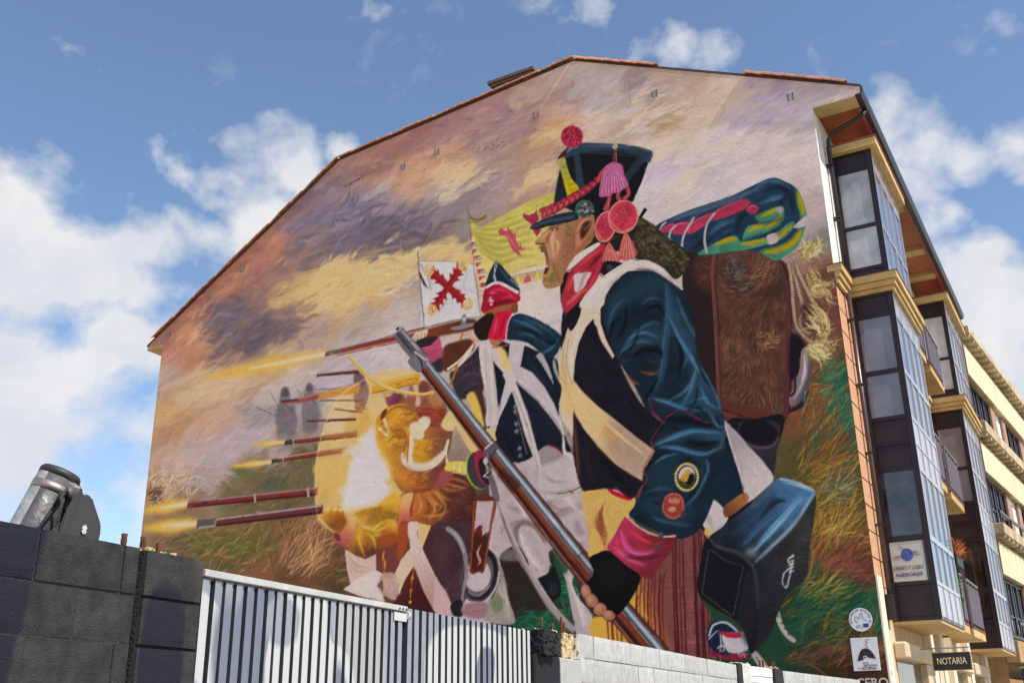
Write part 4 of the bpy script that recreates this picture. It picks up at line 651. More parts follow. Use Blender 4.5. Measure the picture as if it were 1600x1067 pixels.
    line('J', [(470, 0), (520, 140), (570, 270), (640, 430), (720, 560), (800, 690), (890, 830), (1060, 1000)], [30, 44, 46, 44, 48, 52, 56, 40], (156, 146, 150)); line('J', [(500, 100), (570, 300), (640, 450), (720, 600), (860, 830), (1020, 1010)], 10, (104, 84, 90), .9); line('J', [(480, 0), (560, 210), (660, 420), (800, 660), (920, 830)], 8, (206, 198, 200), .7, 2)

def paint_big_musket(low=False):
    c = [(628, 530), (655, 562), (700, 618), (760, 695), (830, 783), (900, 872), (950, 932), (1010, 1004), (1030, 1030)]
    ws = np.array([15, 19, 24, 29, 33, 36, 40, 44, 46.])
    if low: c, ws = c[5:], ws[5:]
    i0 = 5 if low else 0
    line('W', c, ws, (96, 46, 34))
    off = lambda k: [(x + k * .78 * (1 + (i + i0) * .12), y - k * .63 * (1 + (i + i0) * .12)) for i, (x, y) in enumerate(c)]
    line('W', off(-6.2), [3, 4, 5, 6, 7, 7, 8, 8, 8], (52, 26, 24), .9, 1); line('W', off(-9.2), 1.4, (190, 170, 166), .7); line('W', off(-2.5), [3, 4, 5, 6, 6, 6, 6], (140, 72, 44), .8, 1.5)
    line('W', off(4.6), [9, 10, 10, 11, 12, 12, 14, 14, 14], (96, 104, 116)); line('W', off(2.4), [2.4, 2.6, 3], (44, 44, 52), .9, .6); line('W', off(5.6), [3, 3.4, 4, 4.4, 5, 5], (206, 212, 220), .95, .8); line('W', off(8.0), [1.6, 2], (70, 120, 150), .8, .6); line('W', off(1.0), 1.6, (206, 196, 200), .6, .5)
    if low: return
    # muzzle, ramrod, bands
    line('G', [(-60, 60), (-10, 120), (40, 180), (95, 240)], [40, 46, 56, 60], (86, 84, 92)); line('G', [(-60, 50), (0, 115), (60, 185), (110, 245)], [8, 12, 14, 16], (190, 190, 198), .9, 2); line('G', [(-75, 75), (-20, 150), (10, 190)], 14, (70, 66, 74)); line('G', [(-90, 85), (0, 200), (40, 250)], 18, (110, 104, 110)); line('G', [(-62, 45), (-78, 62)], 16, (44, 42, 48))
    fill('G', [(20, 215), (60, 180), (105, 240), (80, 300), (40, 310), (-10, 250)], (116, 112, 120)); line('G', [(40, 200), (70, 250), (80, 300)], 9, (44, 40, 46)); line('G', [(30, 190), (100, 240)], 8, (200, 198, 204))
    fill('G', [(440, 780), (490, 725), (525, 760), (480, 830)], (96, 92, 100)); line('G', [(448, 770), (498, 725)], 9, (206, 204, 208)); line('G', [(478, 826), (524, 764)], 6, (40, 36, 42)); line('G', [(540, 900), (640, 1010)], [60, 70], (66, 32, 26), .6, 8)
    # sling hook, drum top by the stock
    fill('G', [(215, 870), (240, 845), (350, 850), (345, 920), (220, 895)], (222, 196, 92)); [line('G', [(270 + 34 * k, 850), (262 + 34 * k, 910)], 10, (234, 226, 200)) for k in range(3)]
    disc('G', (408, 895), 72, 116, (160, 186, 60), -12); disc('G', (414, 895), 68, 112, (66, 62, 72), -12); disc('G', (438, 880), 44, 108, (150, 44, 76), -16); disc('G', (452, 900), 36, 84, (44, 36, 44), -16); line('G', [(440, 930), (480, 950), (520, 1067)], [8, 10, 24], (160, 156, 162)); disc('G', (455, 840), 14, 22, (186, 180, 186)); disc('G', (470, 890), 18, 26, (96, 90, 96)); line('G', [(450, 850), (470, 900), (440, 930)], 6, (200, 196, 202)); fill('G', [(470, 940), (500, 930), (540, 1067), (505, 1067)], (110, 104, 110))

def paint_pack():
    # furry bundle behind the neck, pack, bedroll
    fill('W', [(1070, 400), (1095, 392), (1122, 396), (1126, 500), (1124, 660), (1100, 700), (1070, 500)], (48, 36, 38))
    pk = fill('W', [(1118, 398), (1130, 392), (1180, 391), (1212, 402), (1230, 420), (1236, 480), (1238, 560), (1236, 640), (1218, 660), (1170, 658), (1128, 655), (1122, 560)], (88, 60, 52), tex=.35)
    sw = lambda x, y: math.atan2(-(y - 520), (x - 560)) + 1.25 + .004 * (y - 500)
    br = [(112, 78, 62), (96, 66, 54), (130, 96, 72), (72, 48, 44), (60, 42, 40), (84, 56, 50), (150, 112, 86)]
    hair('B', [(560, 620, 170, 130), (600, 800, 170, 170), (560, 980, 180, 120)], 50, 3.6, br, 1300, sw, pk, .3, .4, .6)
    hair('B', [(560, 1150, 170, 150), (600, 1250, 150, 80)], 60, 3.6, br, 600, lambda x, y: math.radians(250 + (x - 560) * .25), pk, .3, .3, .7)
    hair('B', [(640, 620, 80, 70)], 50, 2.6, [(186, 140, 84), (166, 120, 78)], 90, sw, pk, .3, .3, .7); hair('B', [(650, 940, 60, 40)], 40, 4, [(196, 160, 110), (170, 130, 90)], 40, .5, pk, .8, .3, .7)
    hair('B', [(480, 570, 60, 60), (530, 640, 60, 50)], 40, 5, [(96, 130, 134), (76, 110, 116)], 40, 2.0, pk, .35); fill('B', [(680, 600), (750, 560), (760, 680), (690, 750), (620, 740)], (44, 30, 32), .45, 30, clip=pk)
    fill('B', [(280, 530), (390, 480), (385, 700), (300, 640)], (92, 56, 50), .7, 20); hair('B', [(330, 560, 50, 60)], 40, 5, [(110, 66, 56), (70, 44, 42)], 40, -1.4)
    line('B', [(395, 480), (382, 560), (395, 780), (412, 1067), (420, 1300)], [22, 26, 26, 28, 30], (104, 62, 58)); line('B', [(408, 490), (395, 600), (408, 800), (428, 1300)], 5, (56, 34, 36)); line('B', [(388, 480), (376, 600), (388, 800), (404, 1200)], 4, (140, 92, 84), .8)
    line('B', [(720, 520), (765, 570), (780, 700), (778, 900), (772, 1100), (760, 1340)], [16, 26, 30, 30, 30, 26], (92, 50, 56)); line('B', [(745, 540), (790, 700), (790, 1000), (780, 1320)], 6, (46, 28, 34)); line('B', [(400, 1300), (560, 1350), (760, 1350)], 40, (110, 58, 54), .9, 4)
    line('C', [(930, 560), (1010, 600), (1100, 620), (1200, 650)], 60, (96, 50, 46), .9, 6); line('C', [(930, 600), (1100, 655), (1250, 680)], 6, (50, 28, 30))
    fill('B', [(800, 900), (860, 960), (850, 1067), (790, 1150), (780, 1000)], (30, 26, 34), 1, 6)
    # metal flask low on the pack
    fl = fill('Q', [(190, 700), (236, 690), (245, 790), (225, 900), (200, 970), (130, 1010), (122, 960), (150, 900), (178, 800)], (140, 124, 132), grad=((160, 800), (245, 820), (92, 84, 96))); fold('Q', [(205, 720), (205, 840), (150, 980)], 26, (206, 192, 194), .8, fl); line('Q', [(125, 960), (150, 930), (155, 860)], 12, (40, 40, 48)); line('Q', [(120, 1040), (180, 1010), (225, 930)], [20, 26, 12], (36, 40, 50)); line('Q', [(215, 930), (200, 990)], 6, (190, 186, 190))
    # bedroll
    rl = fill('B', [(85, 345), (150, 308), (270, 258), (360, 228), (480, 188), (600, 130), (690, 94), (760, 114), (815, 150), (850, 220), (870, 300), (852, 390), (820, 450), (760, 500), (700, 522), (640, 490), (560, 470), (480, 485), (350, 498), (290, 480), (230, 470), (160, 410), (100, 372)], (40, 62, 86), tex=.2)
    for p, c in (([(150, 320), (300, 262), (480, 205), (650, 130)], (92, 104, 124)), ([(230, 340), (330, 260), (480, 220), (560, 190)], (70, 86, 108)), ([(600, 140), (690, 105), (790, 150)], (70, 96, 122)), ([(620, 230), (700, 200), (770, 190)], (70, 108, 132)), ([(360, 390), (420, 340), (500, 310)], (64, 98, 120)), ([(500, 400), (520, 310), (600, 260)], (22, 38, 56)), ([(640, 170), (720, 140), (790, 190), (800, 290)], (24, 40, 58)), ([(270, 470), (330, 430), (480, 380)], (26, 42, 58)), ([(700, 290), (770, 180), (790, 260)], (30, 46, 66)), ([(380, 420), (480, 360)], (76, 112, 132))): fold('B', p, 34, c, .75, rl)
    for s in ([(105, 362), (165, 333), (187, 343), (160, 378), (112, 378)], [(170, 375), (200, 330), (258, 333), (240, 382), (185, 390)], [(248, 385), (272, 328), (378, 274), (362, 322), (290, 376)], [(370, 315), (400, 264), (540, 207), (572, 225), (540, 262), (440, 302)], [(556, 262), (580, 237), (616, 246), (610, 276), (576, 284)]):
        r = fill('B', s, (168, 58, 86), tex=.25); fold('B', [s[0], s[1], s[2]], 14, (206, 100, 120), .7, r)
    gr, oc = (74, 134, 110), (176, 146, 26)
    y1 = fill('B', [(810, 150), (830, 165), (855, 225), (872, 300), (852, 392), (820, 452), (760, 502), (700, 524), (622, 474), (700, 450), (780, 416), (820, 356), (834, 290), (815, 225)], gr, tex=.2); [line('B', p, w, oc, .9, 5, y1) for p, w in (([(822, 170), (842, 220), (850, 285)], [14, 30, 22]), ([(838, 370), (800, 425), (740, 470)], [20, 44, 20]), ([(770, 440), (710, 475), (650, 480)], [10, 30, 12]))]
    y2 = fill('B', [(300, 490), (380, 440), (430, 415), (500, 393), (528, 425), (620, 412), (700, 385), (790, 322), (805, 350), (745, 412), (640, 448), (560, 468), (480, 480), (360, 496)], gr, tex=.2); [line('B', p, w, oc, .9, 5, y2) for p, w in (([(390, 445), (450, 420), (505, 412)], [8, 30, 18]), ([(530, 440), (600, 432), (670, 415)], [14, 28, 12]), ([(715, 410), (755, 380), (795, 345)], [10, 26, 10]))]
    y3 = fill('B', [(538, 418), (560, 350), (620, 330), (605, 290), (720, 244), (752, 255), (745, 325), (690, 370), (600, 402)], gr, tex=.2); [line('B', p, w, oc, .9, 5, y3) for p, w in (([(560, 380), (600, 355), (650, 345)], [10, 28, 14]), ([(630, 300), (690, 268), (735, 262)], [8, 26, 12]), ([(650, 360), (700, 330), (742, 290)], [10, 26, 10]))]
    for p in ([(540, 415), (600, 400), (690, 372), (748, 320)], [(620, 330), (700, 320), (745, 300)], [(530, 425), (520, 395), (500, 390)], [(620, 475), (700, 452), (790, 415), (822, 356), (836, 290)], [(810, 150), (815, 230), (836, 290)]): line('B', p, 8, (34, 60, 62), .8, 2)
    fill('B', [(815, 335), (870, 294), (862, 345), (805, 356)], (190, 172, 176)); fill('B', [(664, 396), (714, 384), (722, 424), (676, 442)], (186, 166, 172)); fill('B', [(705, 258), (730, 245), (750, 258), (735, 285)], (150, 150, 150))
    for p in ([(218, 462), (228, 400), (262, 335), (285, 300)], [(152, 408), (165, 365), (190, 340)], [(350, 486), (338, 420), (350, 340), (392, 276)], [(100, 370), (120, 340), (140, 325)]): line('B', p, 11, (176, 168, 174)); 
    # rope and straw at the pack's side
    for p in ([(115, 215), (135, 340), (145, 480), (165, 580), (235, 655)], [(150, 210), (200, 330), (255, 440)], [(270, 440), (205, 490), (180, 540), (200, 590), (240, 615)], [(145, 260), (180, 400), (205, 460)]):
        line('Q', p, 22, (92, 76, 70)); line('Q', p, 16, (178, 160, 136)); pp = crom(np.array(p, float), False, 9)
        for a, b in zip(pp[:-1], pp[1:]):
            m = (a + b) / 2; line('Q', [m + (-8, 5), m + (8, -5)], 3, (110, 90, 76), .9, smooth=False)
    fill('Q', [(200, 440), (260, 480), (260, 590), (205, 580), (190, 540)], (70, 48, 46), .8, 8)
    stw = [(206, 192, 136), (186, 170, 112), (226, 214, 164), (150, 134, 84), (120, 104, 70)]
    hair('Q', [(215, 160, 55, 40)], 80, 6, stw, 130, lambda x, y: math.radians(30 + (x - 200) * .6), None, .5, .9); hair('Q', [(240, 300, 26, 80), (270, 350, 50, 50)], 90, 5, stw, 120, lambda x, y: math.radians(-30 + (y - 330) * .5), None, .5, .8)
    hair('Q', [(310, 560, 40, 80), (280, 680, 50, 60), (250, 700, 40, 40)], 90, 6, stw, 260, lambda x, y: math.atan2(-(y - 620), x - 270) + 1.5, None, .4, .7); hair('Q', [(330, 420, 20, 20), (340, 660, 20, 20), (310, 330, 20, 14)], 80, 3, stw, 24, .5, None, .5)

def paint_main():
    # striped trousers
    ys = fill('D', [(100, 78), (240, 85), (370, 120), (350, 220), (240, 390), (250, 420), (140, 445), (135, 330)], (208, 172, 104)); lg = fill('D', [(585, 310), (650, 195), (745, 262), (760, 345), (735, 440), (710, 640), (765, 720), (765, 840), (800, 960), (520, 930), (290, 900), (150, 850), (160, 750), (270, 740), (370, 620), (400, 535), (455, 545), (515, 470)], (206, 164, 76), 1, 0, grad=((360, 700), (520, 640), (124, 78, 76)))
    hair('D', [(620, 500, 110, 230), (640, 800, 120, 130)], 120, 9, [(140, 90, 86), (112, 68, 68), (156, 104, 96)], 120, -1.5, lg, .05, .05, .3)
    for k, x in enumerate((232, 255, 278, 300, 388, 405, 428, 447, 462, 480, 505, 522, 578, 592, 612, 632, 690, 700, 718, 730, 752)):
        line('D', [(x + (k % 3) * 3 - max(0, x - 560) * .1, 250 if x > 560 else 520 if x > 380 else 760), (x - 4, 520 if x > 560 else 700), (x + 12, 960)], [6, [8, 12, 6][k % 3], [9, 13, 7][k % 3]], (106, 26, 40) if x < 560 else (80, 28, 38), .95, .5, lg)
    for k in range(14): line('D', [(112 + 18 * k, 80), (126 + 16 * k, 240), (140 + 14 * k, 440)], 3, (186, 140, 66), .6, 1, ys)
    for k in range(7): line('D', [(215 - 9 * k, 150 + 12 * k), (205 - 4 * k, 220 + 10 * k), (235 - 2 * k, 330 + 12 * k)], [2, 7, 2], (130, 62, 52), .8, 1, ys)
    fill('D', [(235, 82), (300, 92), (362, 122), (340, 140), (260, 110)], (176, 24, 56)); line('D', [(262, 84), (360, 120)], 8, (206, 160, 166))
    paint_big_musket(True)
    # coat skirts right of the arm
    fill('W', [(1085, 780), (1118, 740), (1135, 660), (1180, 655), (1225, 650), (1215, 700), (1190, 760), (1165, 800), (1140, 830), (1100, 830)], (26, 26, 34)); fill('W', [(1100, 760), (1125, 690), (1150, 720), (1160, 780), (1130, 800)], (30, 48, 68), .8, 8)
    fill('E', [(185, 60), (240, 45), (340, 50), (354, 92), (345, 140), (322, 270), (270, 180), (215, 150)], (52, 48, 56), 1, 1); disc('E', (270, 92), 78, 52, (26, 24, 30), 15); line('E', [(205, 130), (260, 150), (320, 145), (350, 110)], 8, (110, 104, 110), .8, 3)
    b1 = fill('E', [(128, 42), (165, 70), (235, 150), (295, 215), (328, 272), (300, 310), (222, 370), (212, 310), (185, 230), (150, 120)], (160, 150, 156), 1, 1, grad=((160, 100), (270, 300), (196, 186, 186))); line('E', [(130, 45), (155, 130), (190, 240), (222, 365)], 5, (216, 208, 206), .8); b2 = fill('E', [(0, 392), (38, 318), (90, 355), (132, 395), (145, 440), (80, 500), (40, 440)], (196, 186, 186), 1, 1); fold('E', [(20, 380), (70, 430), (90, 480)], 20, (160, 148, 150), .8, b2); line('E', [(0, 400), (40, 440), (80, 500)], 7, (216, 202, 190))
    fill('E', [(128, 392), (160, 362), (215, 330), (226, 368), (145, 428)], (160, 112, 66), 1, 1, grad=((200, 340), (150, 420), (120, 76, 46))); disc('E', (68, 488), 13, 22, (206, 176, 110), -10)
    # hanging gear below the box
    disc('E', (122, 905), 58, 72, (30, 40, 62), -20); line('E', [(72, 900), (90, 855), (140, 845), (185, 880)], 8, (186, 192, 206)); line('E', [(70, 912), (110, 878), (120, 940), (112, 960)], 5, (170, 176, 190)); line('E', [(105, 948), (125, 935), (132, 955), (112, 960)], 5, (190, 190, 200)); fill('E', [(85, 960), (140, 975), (215, 965), (222, 985), (160, 992), (90, 980)], (150, 26, 74)); fill('E', [(125, 890), (190, 885), (210, 880), (226, 950), (150, 962)], (196, 188, 194)); fill('E', [(115, 880), (190, 885), (185, 850), (200, 900), (150, 905)], (176, 40, 70)); hair('E', [(200, 975, 20, 8)], 14, 5, [(222, 206, 212)], 8, .5)
    fill('E', [(330, 795), (348, 790), (362, 840), (385, 885), (416, 912), (408, 924), (380, 905), (350, 862)], (184, 170, 166)); [disc('E', p, 3.4, 3.4, (40, 36, 36)) for p in ((347, 820), (360, 848), (372, 870), (388, 893))]; fill('E', [(238, 968), (262, 962), (305, 1020), (280, 1030)], (180, 166, 166)); disc('E', (262, 985), 4, 4, (30, 30, 30))
    # cartridge box
    fill('E', [(40, 600), (62, 510), (110, 545), (190, 568), (238, 612), (255, 650), (268, 790), (262, 900), (240, 968), (200, 850), (170, 832), (34, 735)], (27, 26, 31))
    bx_ = fill('E', [(250, 612), (330, 540), (410, 460), (492, 335), (490, 430), (470, 560), (456, 668), (385, 730), (345, 810), (310, 900), (240, 968), (262, 900), (268, 790)], (42, 44, 49), grad=((260, 700), (470, 500), (56, 58, 58)), tex=.2)
    tp = fill('E', [(72, 508), (140, 455), (250, 365), (350, 272), (420, 290), (492, 322), (490, 345), (410, 460), (330, 545), (252, 614), (190, 565), (110, 540)], (78, 116, 150), tex=.2, grad=((420, 330), (120, 520), (34, 42, 52)))
    for p, c, w in (([(160, 500), (250, 420), (340, 330)], (46, 66, 90), 40), ([(250, 560), (330, 470), (440, 350)], (120, 164, 194), 34), ([(360, 285), (430, 300), (485, 325)], (150, 180, 200), 14), ([(200, 540), (280, 460), (360, 400)], (60, 96, 130), 30), ([(270, 440), (330, 370), (380, 360)], (30, 40, 56), 26)): fold('E', p, w, c, .8, tp)
    line('E', [(255, 605), (330, 535), (410, 455), (488, 335)], [8, 14, 12, 6], (176, 190, 200), .7, 5); disc('E', (240, 565), 24, 18, (190, 176, 170), 0, .6, 12, tp); line('E', [(72, 510), (110, 548), (190, 572), (235, 612), (255, 655), (266, 790)], 9, (84, 84, 92), .9, 2); line('E', [(350, 275), (420, 288), (490, 322)], 6, (190, 200, 206), .8)
    line('E', [(70, 560), (44, 728), (165, 820)], 3, (120, 118, 122), .8, smooth=False); line('E', [(78, 555), (140, 600), (208, 622), (168, 818)], 3, (110, 108, 112), .8, smooth=False); line('E', [(228, 640), (190, 820)], 6, (66, 64, 70), .8, 3); hair('E', [(330, 760, 40, 80), (420, 560, 40, 60)], 60, 4, [(70, 72, 76), (54, 56, 60), (90, 88, 90)], 40, 1.2, bx_, .2, .2, .5)
    line('E', [(408, 575), (385, 600), (402, 620), (370, 650), (365, 690), (380, 705), (392, 660), (405, 600)], 6, (176, 176, 180)); [line('E', [(388, 590 + 14 * k), (410, 582 + 14 * k)], 4, (200, 198, 200)) for k in range(5)]; fill('E', [(240, 640), (256, 680), (262, 800), (235, 940), (190, 850), (215, 700)], (44, 43, 48), .8, 12)
    # torso
    to = fill('C', [(95, 120), (125, 60), (200, 0), (300, 40), (380, 320), (500, 560), (640, 700), (600, 800), (560, 900), (500, 1010), (460, 1062), (360, 1012), (250, 1020), (195, 1010), (155, 850), (150, 740), (100, 560), (90, 350)], (30, 29, 40), tex=.2)
    for p, c in (([(220, 420), (240, 520), (300, 580)], (56, 30, 34)), ([(260, 300), (290, 400), (340, 470)], (44, 34, 44)), ([(160, 640), (170, 780), (190, 1000)], (110, 66, 50)), ([(220, 760), (230, 880), (260, 1000)], (62, 36, 34)), ([(400, 480), (480, 600), (560, 700)], (22, 22, 30)), ([(300, 860), (400, 960), (460, 1040)], (18, 18, 26))): fold('C', p, 22, c, .7, to)
    # cross belts
    bl = fill('C', [(205, 20), (260, -80), (400, -140), (390, -60), (330, 0), (295, 80), (296, 150), (322, 232), (368, 320), (360, 336), (300, 245), (264, 150), (258, 128), (220, 172), (182, 255), (162, 350), (154, 448), (200, 505), (280, 582), (380, 660), (480, 742), (578, 815), (530, 900), (512, 972), (370, 882), (280, 792), (205, 695), (154, 605), (152, 748), (95, 650), (80, 570), (96, 495), (78, 425), (78, 340), (105, 240), (140, 130)], (206, 190, 168), smooth=False)
    fill('C', [(78, 340), (154, 448), (280, 582), (400, 680), (360, 880), (205, 695), (80, 570)], (214, 182, 130), .9, 20, clip=bl); fill('C', [(360, 640), (578, 815), (512, 972), (330, 840)], (168, 142, 124), .9, 40, clip=bl); dab('C', (350, 720), 50, 36, (206, 150, 96), 30, .6, 570)
    for p, c in (([(130, 130), (100, 300), (110, 460), (160, 600)], (170, 156, 120)), ([(180, 180), (150, 300), (140, 430)], (236, 222, 190)), ([(250, 590), (380, 720), (520, 830)], (236, 206, 150))): fold('C', p, 14, c, .6, bl)
    line('C', [(130, 230), (118, 360), (150, 470)], 4, (120, 106, 84), .7); line('C', [(154, 605), (205, 695), (370, 882), (512, 972)], 5, (110, 76, 52), .7)
    # sleeve
    sl = fill('W', [(941, 490), (943, 455), (955, 434), (985, 424), (1020, 424), (1052, 436), (1076, 466), (1085, 510), (1090, 556), (1110, 596), (1128, 636), (1134, 680), (1130, 735), (1112, 790), (1094, 826), (1065, 842), (1030, 832), (985, 808), (992, 790), (1003, 768), (1006, 736), (1018, 722), (1024, 706), (1021, 692), (1038, 664), (1010, 640), (1006, 632), (990, 600), (968, 566), (952, 530)], (27, 43, 56), tex=.25)
    for q, c in (([(640, -60), (700, 60), (790, 260), (880, 440), (930, 600), (860, 520), (760, 380), (680, 240)], (58, 90, 112)), ([(330, 60), (430, -60), (560, -110), (640, -60), (560, 20), (420, 60), (340, 200)], (42, 66, 84)), ([(570, 790), (700, 730), (930, 715), (930, 800), (800, 745), (660, 770)], (62, 98, 122)), ([(560, 540), (700, 560), (790, 400), (850, 520), (930, 640), (800, 610), (660, 590)], (54, 88, 112)), ([(560, 900), (690, 840), (840, 850), (840, 960), (700, 1010), (540, 1000)], (36, 62, 78)), ([(400, 300), (480, 200), (600, 160), (610, 250), (480, 280)], (44, 72, 92)), ([(500, 1080), (620, 1040), (780, 1080), (740, 1200), (560, 1150)], (38, 64, 82))): fill('C', q, c, .7, 26, clip=sl)
    HL, HM, SH = (80, 122, 150), (54, 88, 110), (13, 19, 28)
    for p, w, c in (([(640, -60), (648, 100), (630, 260), (612, 420), (560, 532)], 46, HM), ([(650, 110), (725, 260), (800, 375), (880, 465), (930, 620)], 26, HL), ([(795, 385), (772, 480), (718, 590)], 18, HL), ([(560, 538), (640, 562), (740, 596), (850, 600)], 20, HL), ([(640, 560), (740, 500), (790, 400)], 14, HL), ([(575, 785), (680, 742), (780, 712), (930, 722)], 30, HL), ([(600, 795), (690, 800), (830, 832), (930, 790)], 24, HL), ([(690, 0), (740, 130), (800, 240), (840, 380)], 22, HM), ([(385, 335), (470, 210), (560, 150), (610, 160)], 24, HM), ([(330, 190), (365, 80), (430, 20)], 20, HM), ([(440, 230), (520, 200), (600, 230)], 16, HL), ([(400, 300), (480, 250), (560, 250)], 14, (74, 112, 134)), ([(560, 890), (620, 850), (690, 830)], 18, HL), ([(845, 850), (855, 920), (800, 1040), (740, 1100)], 14, HL), ([(500, 60), (560, 20), (620, 30)], 18, HM), ([(820, 480), (850, 560), (920, 600)], 18, HL), ([(860, 600), (900, 680), (935, 690)], 16, HL), ([(560, 1150), (620, 1180), (760, 1200)], 24, HM), ([(520, 1040), (600, 1010), (680, 1020)], 20, HM), ([(760, 560), (840, 540), (860, 570)], 14, HL), ([(700, 420), (740, 350), (760, 290)], 20, HM), ([(930, 640), (940, 720), (920, 800)], 10, HL),
                    ([(430, 60), (425, 150), (385, 240)], 26, SH), ([(520, 90), (590, 60), (630, 110)], 22, SH), ([(460, 330), (520, 290), (600, 290), (612, 340)], 34, SH), ([(600, 430), (560, 500), (520, 560)], 26, SH), ([(620, 650), (740, 655), (880, 690)], 40, SH), ([(740, 765), (840, 780), (920, 765)], 34, SH), ([(620, 830), (540, 900), (520, 960)], 22, SH), ([(680, 220), (720, 320), (700, 440)], 30, SH), ([(340, 250), (360, 160), (400, 110)], 20, SH), ([(780, 300), (830, 420), (870, 480)], 16, SH), ([(720, 620), (800, 590), (850, 640)], 14, SH), ([(700, 870), (760, 860), (830, 900)], 26, (22, 34, 48)), ([(560, 1080), (700, 1100), (800, 1000)], 26, (20, 32, 46)), ([(800, 480), (790, 560), (740, 590)], 14, SH), ([(500, 160), (470, 260), (400, 320)], 14, SH)):
        fold('C', p, w, c, .8, sl)
    for p in ([(640, 640), (560, 760), (570, 810), (520, 910), (540, 960), (480, 1050)], [(545, 530), (570, 610), (630, 670)], [(700, 605), (640, 640)], [(720, 600), (830, 660), (900, 670)]): line('C', p, [4, 6, 5], (160, 44, 62), .85)
    for p in ([(400, 350), (450, 340)], [(430, 420), (470, 460), (500, 465)], [(500, 400), (560, 415), (600, 405)], [(540, 345), (590, 355)]): fold('C', p, 14, (150, 84, 60), .8, None)
    # badges
    disc('C', (745, 952), 62, 74, (206, 176, 70), 12); disc('C', (745, 952), 56, 68, (44, 40, 34), 12); disc('C', (745, 952), 60, 72, (214, 190, 92), 12, .0); 
    for k in range(26):
        t = k * 2 * math.pi / 26; disc('C', (745 + 57 * math.cos(t), 952 + 68 * math.sin(t)), 7, 7, (216, 190, 90) if k % 2 else (206, 196, 170), 0, .9)
    disc('C', (745, 950), 44, 54, (190, 186, 196), 12); fill('C', [(700, 960), (740, 975), (790, 960), (775, 1000), (720, 1000)], (66, 76, 40)); fill('C', [(712, 965), (725, 935), (750, 912), (768, 925), (752, 950), (740, 975)], (196, 150, 56)); fill('C', [(745, 985), (760, 940), (780, 932), (786, 960), (770, 990)], (26, 26, 30))
    disc('D', (575, 168), 58, 70, (130, 44, 42), 8); disc('D', (575, 168), 58, 70, (196, 140, 120), 8, .25, 2); line('D', [(530, 130), (560, 108), (600, 110), (622, 140), (628, 190)], 4, (206, 150, 130), .8); line('D', [(525, 150), (522, 190), (545, 220), (580, 232), (612, 215)], 4, (206, 150, 130), .8); fill('D', [(552, 150), (556, 125), (575, 135), (585, 120), (595, 135), (606, 130), (602, 156)], (190, 120, 104)); fill('D', [(550, 180), (575, 172), (590, 185), (580, 200), (556, 196)], (200, 140, 120))
    # cuff, glove, fingers
    cf = fill('D', [(328, 222), (380, 268), (450, 305), (520, 325), (590, 322), (560, 410), (505, 480), (458, 547), (390, 525), (310, 482), (230, 392), (272, 315)], (172, 58, 92), tex=.15, grad=((300, 350), (520, 430), (120, 44, 58)))
    for p, c in (([(300, 290), (330, 380), (400, 420), (480, 400)], (206, 96, 150)), ([(260, 380), (340, 440), (430, 480)], (206, 92, 140)), ([(330, 280), (420, 340), (540, 360)], (206, 60, 70)), ([(320, 430), (420, 440), (520, 420)], (96, 30, 44)), ([(400, 310), (480, 350), (560, 350)], (110, 34, 44)), ([(280, 330), (300, 420)], (226, 90, 100))): fold('D', p, 28, c, .75, cf)
    line('D', [(330, 222), (390, 275), (450, 308), (520, 328), (590, 324)], 8, (214, 180, 160)); [disc('D', p, 13, 17, (70, 74, 80), 20) for p in ((513, 322), (497, 376))]; [disc('D', (p[0] - 3, p[1] - 5), 6, 6, (120, 126, 132), 20, .8, 2) for p in ((513, 322), (497, 376))]
    fill('D', [(136, 446), (180, 415), (240, 403), (330, 478), (402, 532), (385, 600), (330, 690), (272, 742), (220, 710), (170, 640), (122, 575), (160, 520)], (20, 18, 20), 1, 1); fill('D', [(180, 470), (260, 450), (330, 520), (280, 600), (200, 590)], (30, 27, 30), .7, 20)
    for (x, y, rx, ry, an) in ((120, 614, 27, 40, -10), (150, 662, 33, 36, -25), (193, 706, 36, 34, -30), (240, 738, 34, 28, 15)):
        disc('D', (x + 3, y + 5), rx, ry, (70, 40, 34), an); f_ = disc('D', (x, y), rx - 2, ry - 2, (164, 116, 96), an); disc('D', (x - 6, y - 8), rx * .5, ry * .5, (196, 146, 122), an, .8, 8, f_)
    # head: neck hair, scarf, collar
    bh = fill('A', [(690, 570), (740, 580), (800, 620), (860, 675), (930, 720), (975, 765), (988, 820), (955, 880), (905, 912), (840, 850), (760, 810), (690, 800), (640, 760), (620, 650)], (52, 46, 38)); hair('A', [(720, 660, 80, 90), (800, 740, 100, 80), (900, 810, 80, 70)], 34, 6, [(110, 104, 70), (84, 92, 70), (66, 56, 40), (40, 34, 28), (130, 110, 70), (70, 86, 66)], 420, lambda x, y: math.radians(-40 + (x - 800) * .15), bh, .6, .5, .75)
    fill('A', [(440, 600), (480, 540), (580, 530), (690, 560), (690, 660), (640, 740), (560, 760), (470, 740), (400, 750), (350, 780), (330, 760), (430, 700)], (44, 36, 34), 1, 2); hair('A', [(480, 680, 70, 40)], 40, 6, [(70, 54, 44), (96, 70, 50)], 40, -.6)
    fill('A', [(280, 900), (300, 870), (380, 830), (390, 1067), (330, 1200), (290, 1100), (268, 1000)], (28, 26, 34)); sc_ = fill('A', [(318, 880), (350, 820), (420, 762), (512, 718), (525, 780), (500, 850), (470, 920), (420, 985), (350, 1060), (300, 1100), (275, 1040), (295, 950)], (158, 46, 62), 1, 1, tex=.2)
